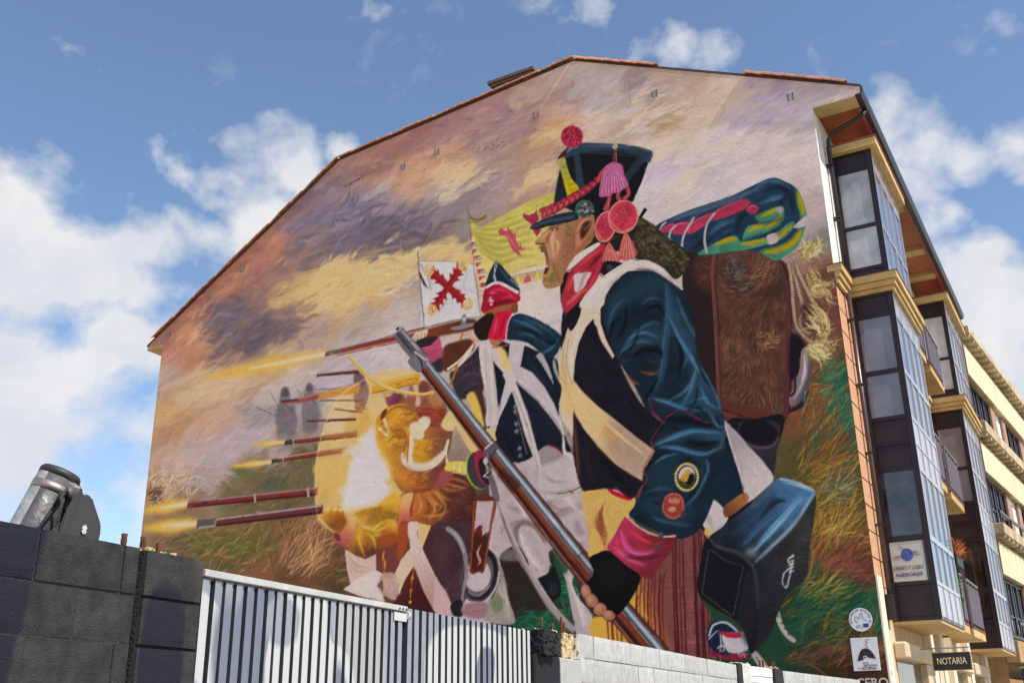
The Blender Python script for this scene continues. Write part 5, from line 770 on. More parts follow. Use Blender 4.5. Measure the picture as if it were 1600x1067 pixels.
    for p, c in (([(340, 870), (430, 790), (500, 740)], (206, 70, 92)), ([(310, 980), (330, 920), (380, 860)], (200, 84, 84)), ([(400, 990), (450, 920), (500, 800)], (190, 60, 84)), ([(430, 850), (470, 800), (505, 770)], (96, 24, 40)), ([(300, 1060), (350, 1010), (420, 960)], (206, 110, 96))): fold('A', p, 26, c, .75, sc_)
    fill('A', [(350, 886), (395, 878), (442, 876), (420, 920), (400, 960), (356, 985), (346, 930)], (206, 192, 190)); fill('A', [(395, 880), (420, 880), (380, 980), (365, 985)], (160, 146, 146), .8, 3)
    fill('A', [(283, 862), (330, 802), (400, 752), (472, 712), (490, 722), (410, 785), (345, 842), (318, 872)], (214, 202, 190), 1, 1); line('A', [(290, 898), (288, 862)], 10, (30, 28, 34)); line('A', [(290, 880), (345, 845), (410, 790), (490, 728)], 6, (110, 96, 92))
    # face
    fc = fill('A', [(215, 612), (200, 632), (172, 658), (150, 682), (128, 704), (134, 717), (150, 719), (168, 716), (182, 722), (190, 745), (196, 790), (206, 815), (208, 850), (196, 880), (180, 890), (168, 915), (176, 948), (205, 966), (252, 955), (285, 930), (290, 890), (340, 800), (400, 745), (450, 690), (462, 600), (430, 560), (340, 580), (280, 600)], (178, 134, 102), 1, 1, grad=((180, 700), (400, 700), (150, 104, 80)))
    for p, w, c in (([(215, 640), (200, 690), (190, 720)], 14, (120, 80, 60)), ([(160, 690), (190, 660), (215, 640)], 14, (206, 168, 134)), ([(235, 640), (225, 700), (235, 800)], 26, (206, 164, 130)), ([(290, 650), (300, 740), (280, 840)], 40, (146, 104, 78)), ([(215, 800), (250, 870), (260, 920)], 26, (130, 100, 66)), ([(200, 655), (235, 640), (270, 645)], 10, (96, 66, 54)), ([(210, 625), (250, 612), (290, 610)], 12, (110, 92, 60)), ([(330, 620), (340, 700), (330, 770)], 40, (136, 96, 74)), ([(240, 690), (260, 720), (250, 780)], 16, (216, 180, 150))): fold('A', p, w, c, .75, fc)
    disc('A', (230, 640), 16, 6, (226, 212, 200), -25, .8, 2, fc); disc('A', (226, 641), 6, 6, (50, 40, 36), 0, .9, 1, fc); line('A', [(205, 635), (230, 628), (262, 632)], 7, (70, 54, 44), .9); line('A', [(132, 714), (160, 718), (182, 712)], 7, (70, 44, 36)); hair('A', [(302, 640, 14, 40)], 26, 5, [(120, 120, 60), (90, 90, 50)], 26, -1.3)
    fill('A', [(166, 730), (184, 724), (196, 770), (206, 815), (208, 850), (192, 880), (178, 884), (186, 850), (190, 815), (180, 775), (160, 768)], (78, 48, 40), 1, 1); line('A', [(152, 740), (168, 728), (186, 724)], 12, (120, 112, 60)); line('A', [(160, 765), (182, 772)], 9, (222, 214, 206)); line('A', [(182, 842), (200, 840)], 10, (206, 196, 186)); line('A', [(184, 775), (196, 815), (204, 850)], 6, (196, 130, 116)); 
    hair('A', [(190, 925, 26, 34), (230, 930, 40, 30), (215, 900, 30, 30), (170, 745, 14, 14)], 20, 3, [(128, 124, 60), (96, 96, 50), (150, 140, 80), (110, 84, 52)], 170, -1.4, None, .6, .5, .75); hair('A', [(270, 840, 40, 70), (290, 760, 40, 60)], 12, 2, [(120, 90, 68), (196, 160, 130), (90, 66, 50)], 200, -1.5, fc, .7, .4, .5)
    ea = fill('A', [(352, 700), (358, 630), (385, 580), (425, 556), (455, 566), (462, 600), (445, 655), (405, 705), (365, 732)], (166, 112, 84)); fill('A', [(380, 660), (390, 610), (425, 585), (440, 605), (425, 645), (390, 690)], (70, 42, 34), 1, 4); line('A', [(365, 700), (372, 630), (400, 590), (440, 575)], [8, 12, 10, 5], (206, 152, 116), .8, 3); line('A', [(400, 640), (425, 620), (430, 600)], 9, (150, 100, 74), .9, 3); fill('A', [(352, 700), (380, 690), (385, 720), (360, 735)], (186, 128, 96), .9, 5)
    # shako
    fill('A', [(300, 190), (262, 330), (235, 490), (350, 540), (460, 560), (560, 565), (675, 480), (720, 380), (760, 265), (700, 200), (500, 170)], (24, 26, 32), smooth=False)
    fill('A', [(262, 330), (300, 240), (330, 420), (250, 500), (236, 490)], (34, 42, 54), 1, 4); fill('A', [(345, 222), (378, 224), (392, 330), (402, 415), (362, 415), (352, 300)], (52, 64, 78), 1, 2); fill('A', [(700, 240), (738, 252), (690, 320), (640, 375), (622, 345)], (46, 56, 66), 1, 2)
    bd = fill('A', [(298, 200), (318, 172), (390, 156), (520, 158), (660, 168), (750, 190), (786, 213), (760, 268), (690, 238), (600, 226), (500, 218), (390, 216), (300, 238)], (50, 66, 82), 1, 1, tex=.25); [fold('A', p, 18, c, .7, bd) for p, c in (([(305, 215), (330, 185), (370, 175)], (96, 150, 186)), ([(400, 170), (560, 172), (700, 190)], (78, 96, 112)), ([(420, 205), (600, 212), (740, 245)], (28, 36, 46)))]
    line('A', [(300, 192), (390, 157), (520, 159), (660, 169), (786, 214)], 4, (110, 130, 146), .8)
    br = fill('A', [(100, 628), (150, 592), (205, 568), (280, 545), (350, 540), (372, 575), (300, 594), (200, 616), (130, 636)], (38, 48, 62), 1, 1); line('A', [(105, 626), (200, 592), (350, 566)], [4, 14, 10], (78, 100, 124), .8, 3); line('A', [(130, 636), (200, 617), (300, 596), (370, 577)], 6, (18, 18, 24))
    disc('A', (405, 522), 52, 50, (58, 110, 96), 0); disc('A', (408, 524), 44, 42, (70, 70, 72), 0); hair('A', [(408, 524, 34, 32)], 22, 6, [(190, 190, 186), (120, 120, 120), (40, 40, 44)], 70, 1, None, 2, 1); 
    pl = fill('A', [(256, 262), (276, 240), (294, 234), (308, 290), (330, 350), (372, 408), (345, 432), (312, 452), (296, 400), (278, 330)], (158, 160, 90), 1, 1, grad=((280, 260), (335, 430), (196, 170, 20))); [fold('A', [(268 + 12 * k, 285 + 32 * k), (292 + 12 * k, 292 + 32 * k), (318 + 12 * k, 275 + 32 * k)], 10, (110, 110, 50), .7, pl) for k in range(5)]
    fill('A', [(256, 245), (275, 212), (302, 192), (300, 226), (276, 240)], (84, 24, 46)); pm = disc('A', (335, 122), 62, 62, (160, 46, 74)); hair('A', [(335, 122, 56, 56)], 14, 5, [(206, 84, 108), (120, 26, 50), (186, 62, 90), (96, 20, 40)], 260, 0, pm, 3, 1, .8)
    # braid, cords, tassels
    bp = np.array([(178, 545), (215, 530), (262, 505), (310, 480), (355, 452), (400, 425), (445, 392), (485, 355)], float); line('A', bp, [46, 54, 56, 54, 52, 50, 44, 34], (110, 30, 44)); 
    cp = crom(bp, False, 3)
    for i, p in enumerate(cp):
        s = 1 if i % 2 else -1; k = 1 - .35 * i / len(cp)
        disc('A', p + np.array([-4, 12]) * s * k, 29 * k, 16 * k, (96, 24, 40), -62 if s > 0 else 8, 1, 2); disc('A', p + np.array([-4, 12]) * s * k, 26 * k, 13 * k, (176, 66, 84), -62 if s > 0 else 8, 1, 2); disc('A', p + np.array([-6, 8]) * s * k, 13 * k, 5 * k, (220, 128, 134), -62 if s > 0 else 8, .85, 3)
    line('A', [(480, 360), (500, 320), (535, 285), (565, 268)], [22, 20, 18, 16], (186, 74, 92)); line('A', [(566, 260), (570, 215), (574, 180)], 7, (150, 66, 76)); line('A', [(580, 260), (580, 180)], 5, (186, 110, 110)); disc('A', (574, 176), 14, 16, (190, 180, 160)); hair('A', [(574, 176, 12, 14)], 10, 4, [(90, 80, 60), (230, 224, 206)], 12, 1, None, 2)
    for p in ([(535, 430), (540, 470), (515, 530)], [(600, 420), (590, 450), (605, 490)], [(640, 400), (650, 440), (620, 470)], [(545, 440), (530, 540)]): line('A', p, 22, (140, 50, 62)); line('A', p, 12, (206, 104, 104), .9, 3)
    ta = fill('A', [(512, 300), (545, 270), (580, 264), (612, 285), (628, 340), (650, 392), (610, 420), (560, 438), (520, 455), (486, 452), (492, 390)], (176, 96, 136)); [line('A', [(560 + (k - 13) * 2.2, 280), (562 + (k - 13) * 4.4, 350), (565 + (k - 13) * 6.2, 445 - abs(k - 10) * 2)], 5, [(216, 146, 180), (136, 60, 100), (196, 120, 160)][k % 3], .8, 1, ta) for k in range(27)]
    for (x, y, rx, ry, an) in ((520, 622, 58, 88, 12), (620, 566, 84, 94, 20)):
        disc('A', (x, y), rx, ry, (214, 140, 130), an); d_ = disc('A', (x, y), rx - 8, ry - 8, (184, 66, 84), an, tex=.3); hair('A', [(x, y, rx * .8, ry * .8)], 40, 4, [(140, 34, 56), (222, 110, 120), (170, 50, 70)], 46, .6, d_, .8, .5, .7); line('A', [(x - rx + 10, y + 20), (x - 10, y + ry - 12), (x + rx * .6, y + ry * .6)], 5, (226, 176, 110), .7)
    for pts, cx, y0, y1, wd in (([(540, 708), (560, 735), (585, 770), (602, 815), (560, 822), (505, 815), (515, 760)], 545, 720, 820, 5), ([(630, 652), (655, 680), (680, 730), (696, 775), (650, 808), (596, 795), (605, 720)], 640, 670, 805, 5)):
        t_ = fill('A', pts, (190, 100, 100)); [line('A', [(cx + (k - 6) * 1.5, y0), (cx + (k - 6) * 4, (y0 + y1) / 2), (cx + (k - 6) * 7.5, y1)], wd, [(226, 150, 134), (140, 60, 66), (206, 124, 114)][k % 3], .8, 1, t_) for k in range(13)]
    fill('A', [(704, 572), (738, 514), (754, 526), (720, 576)], (20, 20, 24), smooth=False)
    # shoulder strap over the coat
    fill('A', [(490, 890), (500, 845), (525, 812), (612, 822), (600, 850), (560, 880), (528, 908)], (34, 28, 32)); disc('A', (545, 850), 18, 18, (80, 76, 84), 0, .8, 6)
    ss = fill('A', [(375, 1067), (430, 975), (500, 905), (560, 862), (620, 826), (690, 810), (770, 824), (860, 880), (945, 958), (935, 968), (850, 905), (770, 862), (690, 856), (640, 872), (575, 925), (525, 1000), (498, 1067)], (206, 196, 190)); [fold('A', p, 16, c, .6, ss) for p, c in (([(420, 1040), (480, 950), (560, 890)], (236, 226, 206)), ([(500, 1030), (560, 930), (660, 860)], (160, 146, 140)), ([(690, 850), (780, 862), (880, 920)], (150, 140, 140)))]; line('A', [(690, 856), (770, 862), (850, 905), (940, 970)], 6, (80, 74, 80), .8)
    line('A', [(490, 880), (505, 895), (525, 905)], 8, (190, 170, 166))

def paint_bristles():
    # short bristle marks following the painted forms, so no area is a flat tint
    g = boxblur(SHEET.mean(2).astype(float), 2); gy, gx = np.gradient(g); jxx, jyy, jxy = (boxblur(a, 5) for a in (gx * gx, gy * gy, gx * gy))
    th = .5 * np.arctan2(2 * jxy, jxx - jyy) + math.pi / 2; coh = np.sqrt((jxx - jyy) ** 2 + 4 * jxy ** 2) / (jxx + jyy + 1e-5)
    for k in range(15000):
        x, y = prng.uniform(3, PW - 4), prng.uniform(3, PH - 4); i, j = int(y), int(x)
        if x / PPM + PX0 > -3.1: continue
        t = th[i, j] if coh[i, j] > .25 else prng.normal(-.5, .35); t += prng.normal(0, .18)
        c = SHEET[i, j] * prng.normal(1, .085) + prng.normal(0, .008, 3) + (.012 if prng.random() < .2 else 0)
        L, w = prng.uniform(4, 15), prng.uniform(.8, 2.6); d = np.array([math.cos(t), math.sin(t)]) * L; b = prng.normal(0, .12) * np.array([-d[1], d[0]])
        p = np.array([x, y]); q = crom(np.array([p - d, p + b, p + d]), False, 3)
        blend(cover(outline_of(q, np.interp(np.linspace(0, 1, len(q)), [0, .5, 1], [w * .3, w, w * .2]))), np.clip(c, 0, 1)[None, None, :].astype(np.float32), .6)

def paint_wear():
    # plaster: faint cracks, patched dots, drips
    for p in ([(640, 245), (690, 225), (740, 205), (830, 190)], [(650, 320), (700, 308), (760, 290), (830, 255)], [(440, 460), (520, 420), (600, 385), (700, 345)], [(985, 100), (984, 150), (987, 182)], [(330, 470), (400, 440), (470, 410)]): line('W', p, [.5, 1.0, .5], (110, 96, 100), .35)
    for k in range(70):
        x = prng.normal(762, 16); y = 231 - (x - 762) * .16 + prng.normal(0, 4.5); disc('W', (x, y), prng.uniform(.4, 1.1), prng.uniform(.3, .8), (66, 54, 56), 0, .6)
    for k in range(26):
        x = prng.uniform(540, 568); disc('W', (x, 293 - (x - 540) * .6 + prng.normal(0, 1)), .9, .7, (60, 46, 46), 0, .8)
    for k in range(500):
        x, y = prng.uniform(240, 1380), prng.uniform(110, 1040); disc('W', (x, y), .6, .6, (80, 70, 74) if k % 3 else (220, 214, 210), 0, .35)

def paint_all():
    paint_ground(); paint_sky(); paint_meadow(); paint_back_rank(); paint_flags(); paint_third(); paint_second(); paint_big_musket(); paint_pack(); paint_main(); paint_bristles(); paint_wear()
# ---------------------------------------------------------------- ground
M_earth = mat('dry_earth', (.46, .38, .28), .95, 0, .2, 1.2, .5, 20); M_asph = mat('asphalt', (.055, .055, .058), .9, 0, .2, 3, .4, 120); M_pave = mat('paving_stone', (.46, .43, .38), .85, 0, .15, 5, .2, 60)
def sheet(name, x0, x1, y0, y1, z, m, kind='structure'):
    o = obj(name, mesh(name, [(x0, y0, z), (x1, y0, z), (x1, y1, z), (x0, y1, z)], [(0, 1, 2, 3)]), m); o['kind'] = kind; return o
sheet('ground', -2500, 2500, -2500, 2500, 0, M_earth); sheet('road', 1.2, 9.0, -300, 300, .004, M_asph)
o = box('pavement', (-2.2, 1.1, -40, 80, 0.002, .12), M_pave); o['kind'] = 'structure'
o = box('kerb', (1.102, 1.25, -40, 80, 0.002, .14), mat('kerb_stone', (.4, .39, .37), .8), None, .01); o['kind'] = 'structure'

# ---------------------------------------------------------------- painted building
ROOF = [(-20.62, 10.90), (-14.5, 14.57), (-8.08, 15.08), (-2.33, 12.40)]
def roof_z(x): return float(np.interp(x, [p[0] for p in ROOF], [p[1] for p in ROOF]))
bld = thing('apartment_building', 'apartment building with a battle mural over its whole gable and brown bay windows', 'building', (-11.6, GABLE_Y, 0))
def bpart(o): o.parent = bld; o.matrix_parent_inverse = Matrix.Translation((11.6, -GABLE_Y, 0)); return o
paint_all()
def build_gable():
    nr = 660
    right = np.linspace(0, 1, 800) ** 1.22                      # finer towards the near corner
    xs = -3.224 - (20.046 - 3.224) * right[::-1]
    V, Fc, off = [], [], 0
    for cols, lo, rows in ((xs, lambda x: 2.0, nr), (np.linspace(-3.224, -2.345, 34), lambda x: 12.245, 24), (np.linspace(-20.6, -20.046, 16), lambda x: 10.885, 14)):
        t = np.linspace(0, 1, rows + 1)
        z = np.array([lo(x) + (max(roof_z(x), lo(x) + .004) - lo(x)) * t for x in cols])            # columns x rows
        n = len(cols); V.append(np.stack([np.repeat(cols, rows + 1), np.full(z.size, GABLE_Y), z.ravel()], 1))
        i, j = np.meshgrid(np.arange(n - 1), np.arange(rows), indexing='ij'); a = (i * (rows + 1) + j).ravel() + off
        Fc.append(np.stack([a, a + rows + 1, a + rows + 2, a + 1], 1)); off += z.size
    V, Fc = np.concatenate(V), np.concatenate(Fc)
    me = bpy.data.meshes.new('mural_wall'); me.vertices.add(len(V)); me.vertices.foreach_set('co', V.astype(np.float32).ravel())
    me.loops.add(Fc.size); me.loops.foreach_set('vertex_index', Fc.ravel().astype(np.int32))
    me.polygons.add(len(Fc)); me.polygons.foreach_set('loop_start', np.arange(0, Fc.size, 4, dtype=np.int32)); me.polygons.foreach_set('loop_total', np.full(len(Fc), 4, np.int32)); me.update()
    S = SHEET
    px = np.clip((V[:, 0] - PX0) * PPM, 0, PW - 2); py = np.clip((PZ1 - V[:, 2]) * PPM, 0, PH - 2); ix, iy = px.astype(int), py.astype(int); fx, fy = (px - ix)[:, None], (py - iy)[:, None]
    c = (S[iy, ix] * (1 - fx) + S[iy, ix + 1] * fx) * (1 - fy) + (S[iy + 1, ix] * (1 - fx) + S[iy + 1, ix + 1] * fx) * fy
    lum = c.mean(1, keepdims=True); c = np.clip(lum + (c - lum) * 1.0, 0, 1); c = np.clip(c + .10 * (c - .5) * (1 - np.abs(2 * c - 1)) * 2, 0, 1)   # a little more body in the pigments
    lin = np.where(c <= .04045, c / 12.92, ((c + .055) / 1.055) ** 2.4)
    lin = lin * np.array(PAINT_TONE); lin *= np.minimum(1, .86 / np.maximum(lin.max(1, keepdims=True), 1e-6))   # wall paint reflectance, hue kept
    at = me.color_attributes.new('paint', 'FLOAT_COLOR', 'POINT'); at.data.foreach_set('color', np.c_[lin, np.ones(len(lin))].astype(np.float32).ravel())
    m = bpy.data.materials.new('mural_paint'); m.use_nodes = True; N, L = m.node_tree.nodes, m.node_tree.links; b = N['Principled BSDF']
    a = N.new('ShaderNodeAttribute'); a.attribute_name = 'paint'; g = N.new('ShaderNodeNewGeometry')
    n = N.new('ShaderNodeTexNoise'); n.inputs['Scale'].default_value = 3.2; n.inputs['Detail'].default_value = 9; n.inputs['Roughness'].default_value = .72; L.new(g.outputs['Position'], n.inputs['Vector'])
    k = N.new('ShaderNodeMath'); k.operation = 'MULTIPLY_ADD'; k.inputs[1].default_value = .34; k.inputs[2].default_value = .83; L.new(n.outputs['Fac'], k.inputs[0])
    h = N.new('ShaderNodeHueSaturation'); L.new(a.outputs['Color'], h.inputs['Color']); L.new(k.outputs[0], h.inputs['Value']); L.new(h.outputs[0], b.inputs['Base Color'])
    n2 = N.new('ShaderNodeTexNoise'); n2.inputs['Scale'].default_value = 14; n2.inputs['Detail'].default_value = 8; n2.inputs['Roughness'].default_value = .7; L.new(g.outputs['Position'], n2.inputs['Vector'])
    bp = N.new('ShaderNodeBump'); bp.inputs['Strength'].default_value = .35; bp.inputs['Distance'].default_value = .03; L.new(n2.outputs['Fac'], bp.inputs['Height']); L.new(bp.outputs[0], b.inputs['Normal'])
    b.inputs['Roughness'].default_value = .85; b.inputs['Specular IOR Level'].default_value = .1
    o = obj('gable_wall', me, m); o['label'] = 'gable wall painted with soldiers firing muskets under a stormy sky'; bpart(o)
PAINT_TONE = (1.22, 1.10, 1.0)
build_gable()
M_ochre = mat('ochre_render', (.56, .38, .16), .85, 0, .12, 3, .15, 40); M_cream = mat('cream_render', (.56, .38, .15), .85, 0, .16, 2.5, .2, 40); M_orange = mat('soffit_orange_bounce', (.45, .16, .06), .8, 0, .15, 2)  # soffit orange carries bounce light in its base colour
M_brown = mat('dark_brown_metal', (.030, .019, .020), .3, .0, .1, 2, 0, 1, .3, .0); M_red = mat('red_tile_trim', (.26, .07, .045), .7, 0, .2, 20); M_tile = mat('terracotta_tile', (.52, .22, .12), .8, 0, .35, 9, .3, 60); M_white = mat('white_render', (.78, .74, .68), .8, 0, .08, 3, .1, 60)
M_dark = mat('dark_void', (.02, .018, .018), .9); M_gut = mat('dark_gutter_metal', (.03, .028, .03), .35, .2, .1, 4); M_pipe = mat('brown_pipe_metal', (.09, .06, .055), .3, .3, .1, 4)
def brick_mat():
    m = mat('brick_render', (.55, .25, .12), .85, 0, .15, 8); N, L = m.node_tree.nodes, m.node_tree.links
    g = N.new('ShaderNodeNewGeometry'); s = N.new('ShaderNodeSeparateXYZ'); L.new(g.outputs['Position'], s.inputs[0]); c = N.new('ShaderNodeCombineXYZ'); L.new(s.outputs['Y'], c.inputs[0]); L.new(s.outputs['Z'], c.inputs[1])
    t = N.new('ShaderNodeTexBrick'); t.inputs['Scale'].default_value = 1; t.inputs['Brick Width'].default_value = .25; t.inputs['Row Height'].default_value = .065; t.inputs['Mortar Size'].default_value = .006
    t.inputs['Color1'].default_value = (.56, .24, .11, 1); t.inputs['Color2'].default_value = (.62, .31, .16, 1); t.inputs['Mortar'].default_value = (.5, .38, .27, 1); L.new(c.outputs[0], t.inputs['Vector']); L.new(t.outputs['Color'], N['Principled BSDF'].inputs['Base Color']); return m
M_brick = brick_mat()
shell = [(-20.04, 0), (-3.245, 0), (-3.245, 12.3), (-3.245, roof_z(-3.245) - .02), (-8.08, 15.06), (-14.5, 14.55), (-20.04, roof_z(-20.04) - .02)]
bpart(obj('wall', prism('wall', shell, GABLE_Y + .006, 30.0), M_ochre))
bpart(box('gable_foot', (-20.04, -3.226, GABLE_Y - .0, GABLE_Y + .005, 0, 2.0), mat('dark_plinth_render', (.16, .12, .1), .85)))
# facade skin towards the street: plaster above the belt, brick panels, stone below
bpart(box('plaster_panel', (-3.243, -3.224, GABLE_Y + .002, 30, 9.05, 12.3), M_white)); bpart(box('brick_field', (-3.243, -3.23, GABLE_Y + .92, 30, 3.62, 8.76), M_brick))
k = 0; z = 3.62
pm = boxes('brick_panel', [(-3.243, -3.224, GABLE_Y + .002, GABLE_Y + .92, 0, .40)], .004)
while z < 8.7:
    o = obj('brick_panel', pm, M_brick); bpart(o); o.location = (0, 0, z); o.matrix_parent_inverse = Matrix.Translation((11.6, -GABLE_Y, 0)); z += .425; k += 1
M_stone = mat('travertine_slab', (.66, .5, .31), .7, 0, .14, 2.5, .1, 30); M_paleslab = mat('pale_stone_slab', (.78, .68, .52), .7, 0, .08, 3)
bpart(box('stone_base', (-3.243, -3.222, GABLE_Y + .002, 30, 0, 3.6), M_stone))
bpart(box('corner_pilaster', (-3.221, -3.19, GABLE_Y + .003, 17.35, 0, 3.75), M_paleslab, None, .004))
for y0, y1 in ((20.55, 20.95), (21.75, 22.1), (22.95, 23.3), (25.6, 26.0), (28.6, 29.0)): bpart(box('pilaster', (-3.2215, -3.08, y0, y1, 0, 3.3), M_paleslab, None, .006))
for y0, y1 in ((17.8, 20.4), (21.0, 21.7), (23.4, 25.5), (26.2, 28.5)):
    w = bpart(box('shop_window', (-3.2214, -3.215, y0, y1, .15, 2.5), glass('shop_glass', (.03, .035, .04)))); bpart(box('lintel', (-3.2212, -3.02, y0 - .1, y1 + .1, 2.52, 2.78), M_stone, None, .03)); bpart(box('shop_jamb', (-3.2213, -3.1, y1 - .5, y1, .0, 2.515), M_stone, None, .004))
# eaves, gutter, soffit
rf = bpart(obj('roof', prism('roof', [(p[0], p[1] + .008) for p in ROOF] + [(p[0], p[1] + .055) for p in ROOF[::-1]], GABLE_Y - .008, 30.05), mat('verge_shade_brown', (.10, .05, .035), .85)))  # shade on the verge is put into the dark brown colour
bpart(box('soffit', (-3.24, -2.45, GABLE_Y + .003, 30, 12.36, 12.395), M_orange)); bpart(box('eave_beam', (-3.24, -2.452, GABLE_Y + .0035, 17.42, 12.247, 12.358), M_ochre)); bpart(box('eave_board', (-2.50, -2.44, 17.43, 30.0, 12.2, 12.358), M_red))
for y in (20.9, 21.9, 24.5, 26.2): bpart(box('eave_joist', (-3.23, -2.51, y, y + .35, 12.25, 12.357), M_ochre))
bpart(obj('gutter', prism('gutter', [(-2.449, 12.24), (-2.35, 12.24), (-2.31, 12.30), (-2.31, 12.41), (-2.33, 12.41), (-2.33, 12.31), (-2.36, 12.26), (-2.449, 12.26)], GABLE_Y - .03, 30.02), M_gut))
bpart(box('left_eave', (-20.6, -20.05, GABLE_Y + .003, 30, 10.80, 10.884), M_ochre))
# verge: one terracotta tile after another along both slopes
def tile_mesh(L, r):
    n = 7; v, f = [], []
    for x, q in ((0, r), (L * .86, r * .86), (L, r * .98)):
        v += [(x, -q * math.cos(math.pi * k / (n - 1)), q * .8 * math.sin(math.pi * k / (n - 1))) for k in range(n)]
    for i in range(2): f += [(i * n + k, i * n + k + 1, (i + 1) * n + k + 1, (i + 1) * n + k) for k in range(n - 1)]
    me = mesh('roof_tile', v, f); bm = bmesh.new(); bm.from_mesh(me); bmesh.ops.solidify(bm, geom=bm.faces[:], thickness=.018); bm.to_mesh(me); bm.free(); me.materials.append(M_tile); return me
tm = tile_mesh(.44, .095)
for (a, b), step in (((ROOF[1], ROOF[0]), .40), ((ROOF[2], ROOF[1]), .40), ((ROOF[2], ROOF[3]), .40)):
    d = math.hypot(b[0] - a[0], b[1] - a[1]); an = math.atan2(b[1] - a[1], b[0] - a[0]); n = int(d / step); flip = math.cos(an) < 0
    for i in range(n):
        if a is ROOF[2] and b is ROOF[3] and .32 < i / n < .66: continue        # the stretch where the verge tiles are missing
        t = (i + .05) * step / d; o = obj('roof_tile', tm, None, rf)
        o.location = (a[0] + (b[0] - a[0]) * t, GABLE_Y + .0 + random.uniform(-.008, .008), a[1] + (b[1] - a[1]) * t + .03 + random.uniform(-.006, .006)); o.rotation_euler = (0, (an - math.pi if flip else -an) + random.uniform(-.02, .02), (math.pi if flip else 0) + random.uniform(-.03, .03))
ch = obj('chimney', boxes('chimney', [(-10.35, -10.12, 17.5, 18.3, 14.7, 15.5), (-9.62, -9.40, 17.5, 18.3, 14.7, 15.5), (-10.12, -9.62, 17.75, 18.3, 14.7, 15.43), (-9.9, -9.86, 17.52, 17.74, 14.7, 15.43)]), mat('orange_chimney_render', (.5, .24, .1), .85), rf)
obj('chimney_cap', boxes('chimney_cap', [(-10.5, -9.28, 17.38, 18.5, 15.56, 15.64), (-10.44, -9.34, 17.43, 18.45, 15.50, 15.558)], .006), mat('dark_concrete_cap', (.16, .10, .07), .85), rf)
# small vent covers let into the painted wall
vm = boxes('vent_cover', [(-.045, .045, -.010, 0, -.075, .075)], .004); fmesh = boxes('vent_rim', [(-.056, -.046, -.016, -.0005, -.085, .085), (.046, .056, -.016, -.0005, -.085, .085)])
def on_gable(x, y):
    q = to_sheet([(x, y)])[0]; return PX0 + q[0] / PPM, PZ1 - q[1] / PPM
for (px, py, c) in ((683, 238, (.42, .27, .25)), (630, 261, (.3, .26, .28)), (838, 180, (.36, .28, .29)), (1023, 147, (.4, .34, .29)), (1235, 152, (.48, .45, .5)), (379, 420, (.42, .27, .22)), (263, 524, (.4, .26, .22)), (556, 312, (.3, .28, .33))):
    X, Z = on_gable(px, py); o = obj('vent_cover', vm.copy(), mat('vent_paint_%d' % px, c, .8)); bpart(o); o.location = (X, GABLE_Y - .001, Z); o2 = obj('vent_rim', fmesh, mat('vent_shadow_metal', (.12, .09, .09), .8), o)

# ---------------------------------------------------------------- bay windows
M_panel = mat('brown_panel_metal', (.034, .022, .023), .3, 0, .1, 2, 0, 1, .3, .0)
M_front = mat('pale_front_glare', (.50, .475, .50), .22, 0, .06, 2, 0, 1, .6, .8)  # white glare on the brown street fronts, put into a pale base colour
G3, G2, G1 = glass('pane_with_blind', (.45, .44, .43), .05, .2, 2.5), glass('pane_grey', (.2, .2, .22), .04, .2, 1.2), glass('pane_dark', (.035, .035, .038), .04, .6, 2.5)
GF = glass('pane_street', (.14, .16, .2), .03, .2, 1.0)
ZR = [(3.16, 3.66, 'p', None), (3.72, 4.37, 'g', G1), (4.46, 5.53, 'g', G1), (5.60, 5.98, 'p', None), (6.02, 6.42, 'p', None), (6.49, 7.25, 'g', G2), (7.33, 8.31, 'g', G2), (8.37, 8.70, 'p', None), (9.14, 9.24, 'p', None), (9.30, 10.07, 'g', G3), (10.14, 11.235, 'g', G3), (11.29, 11.60, 'p', None)]
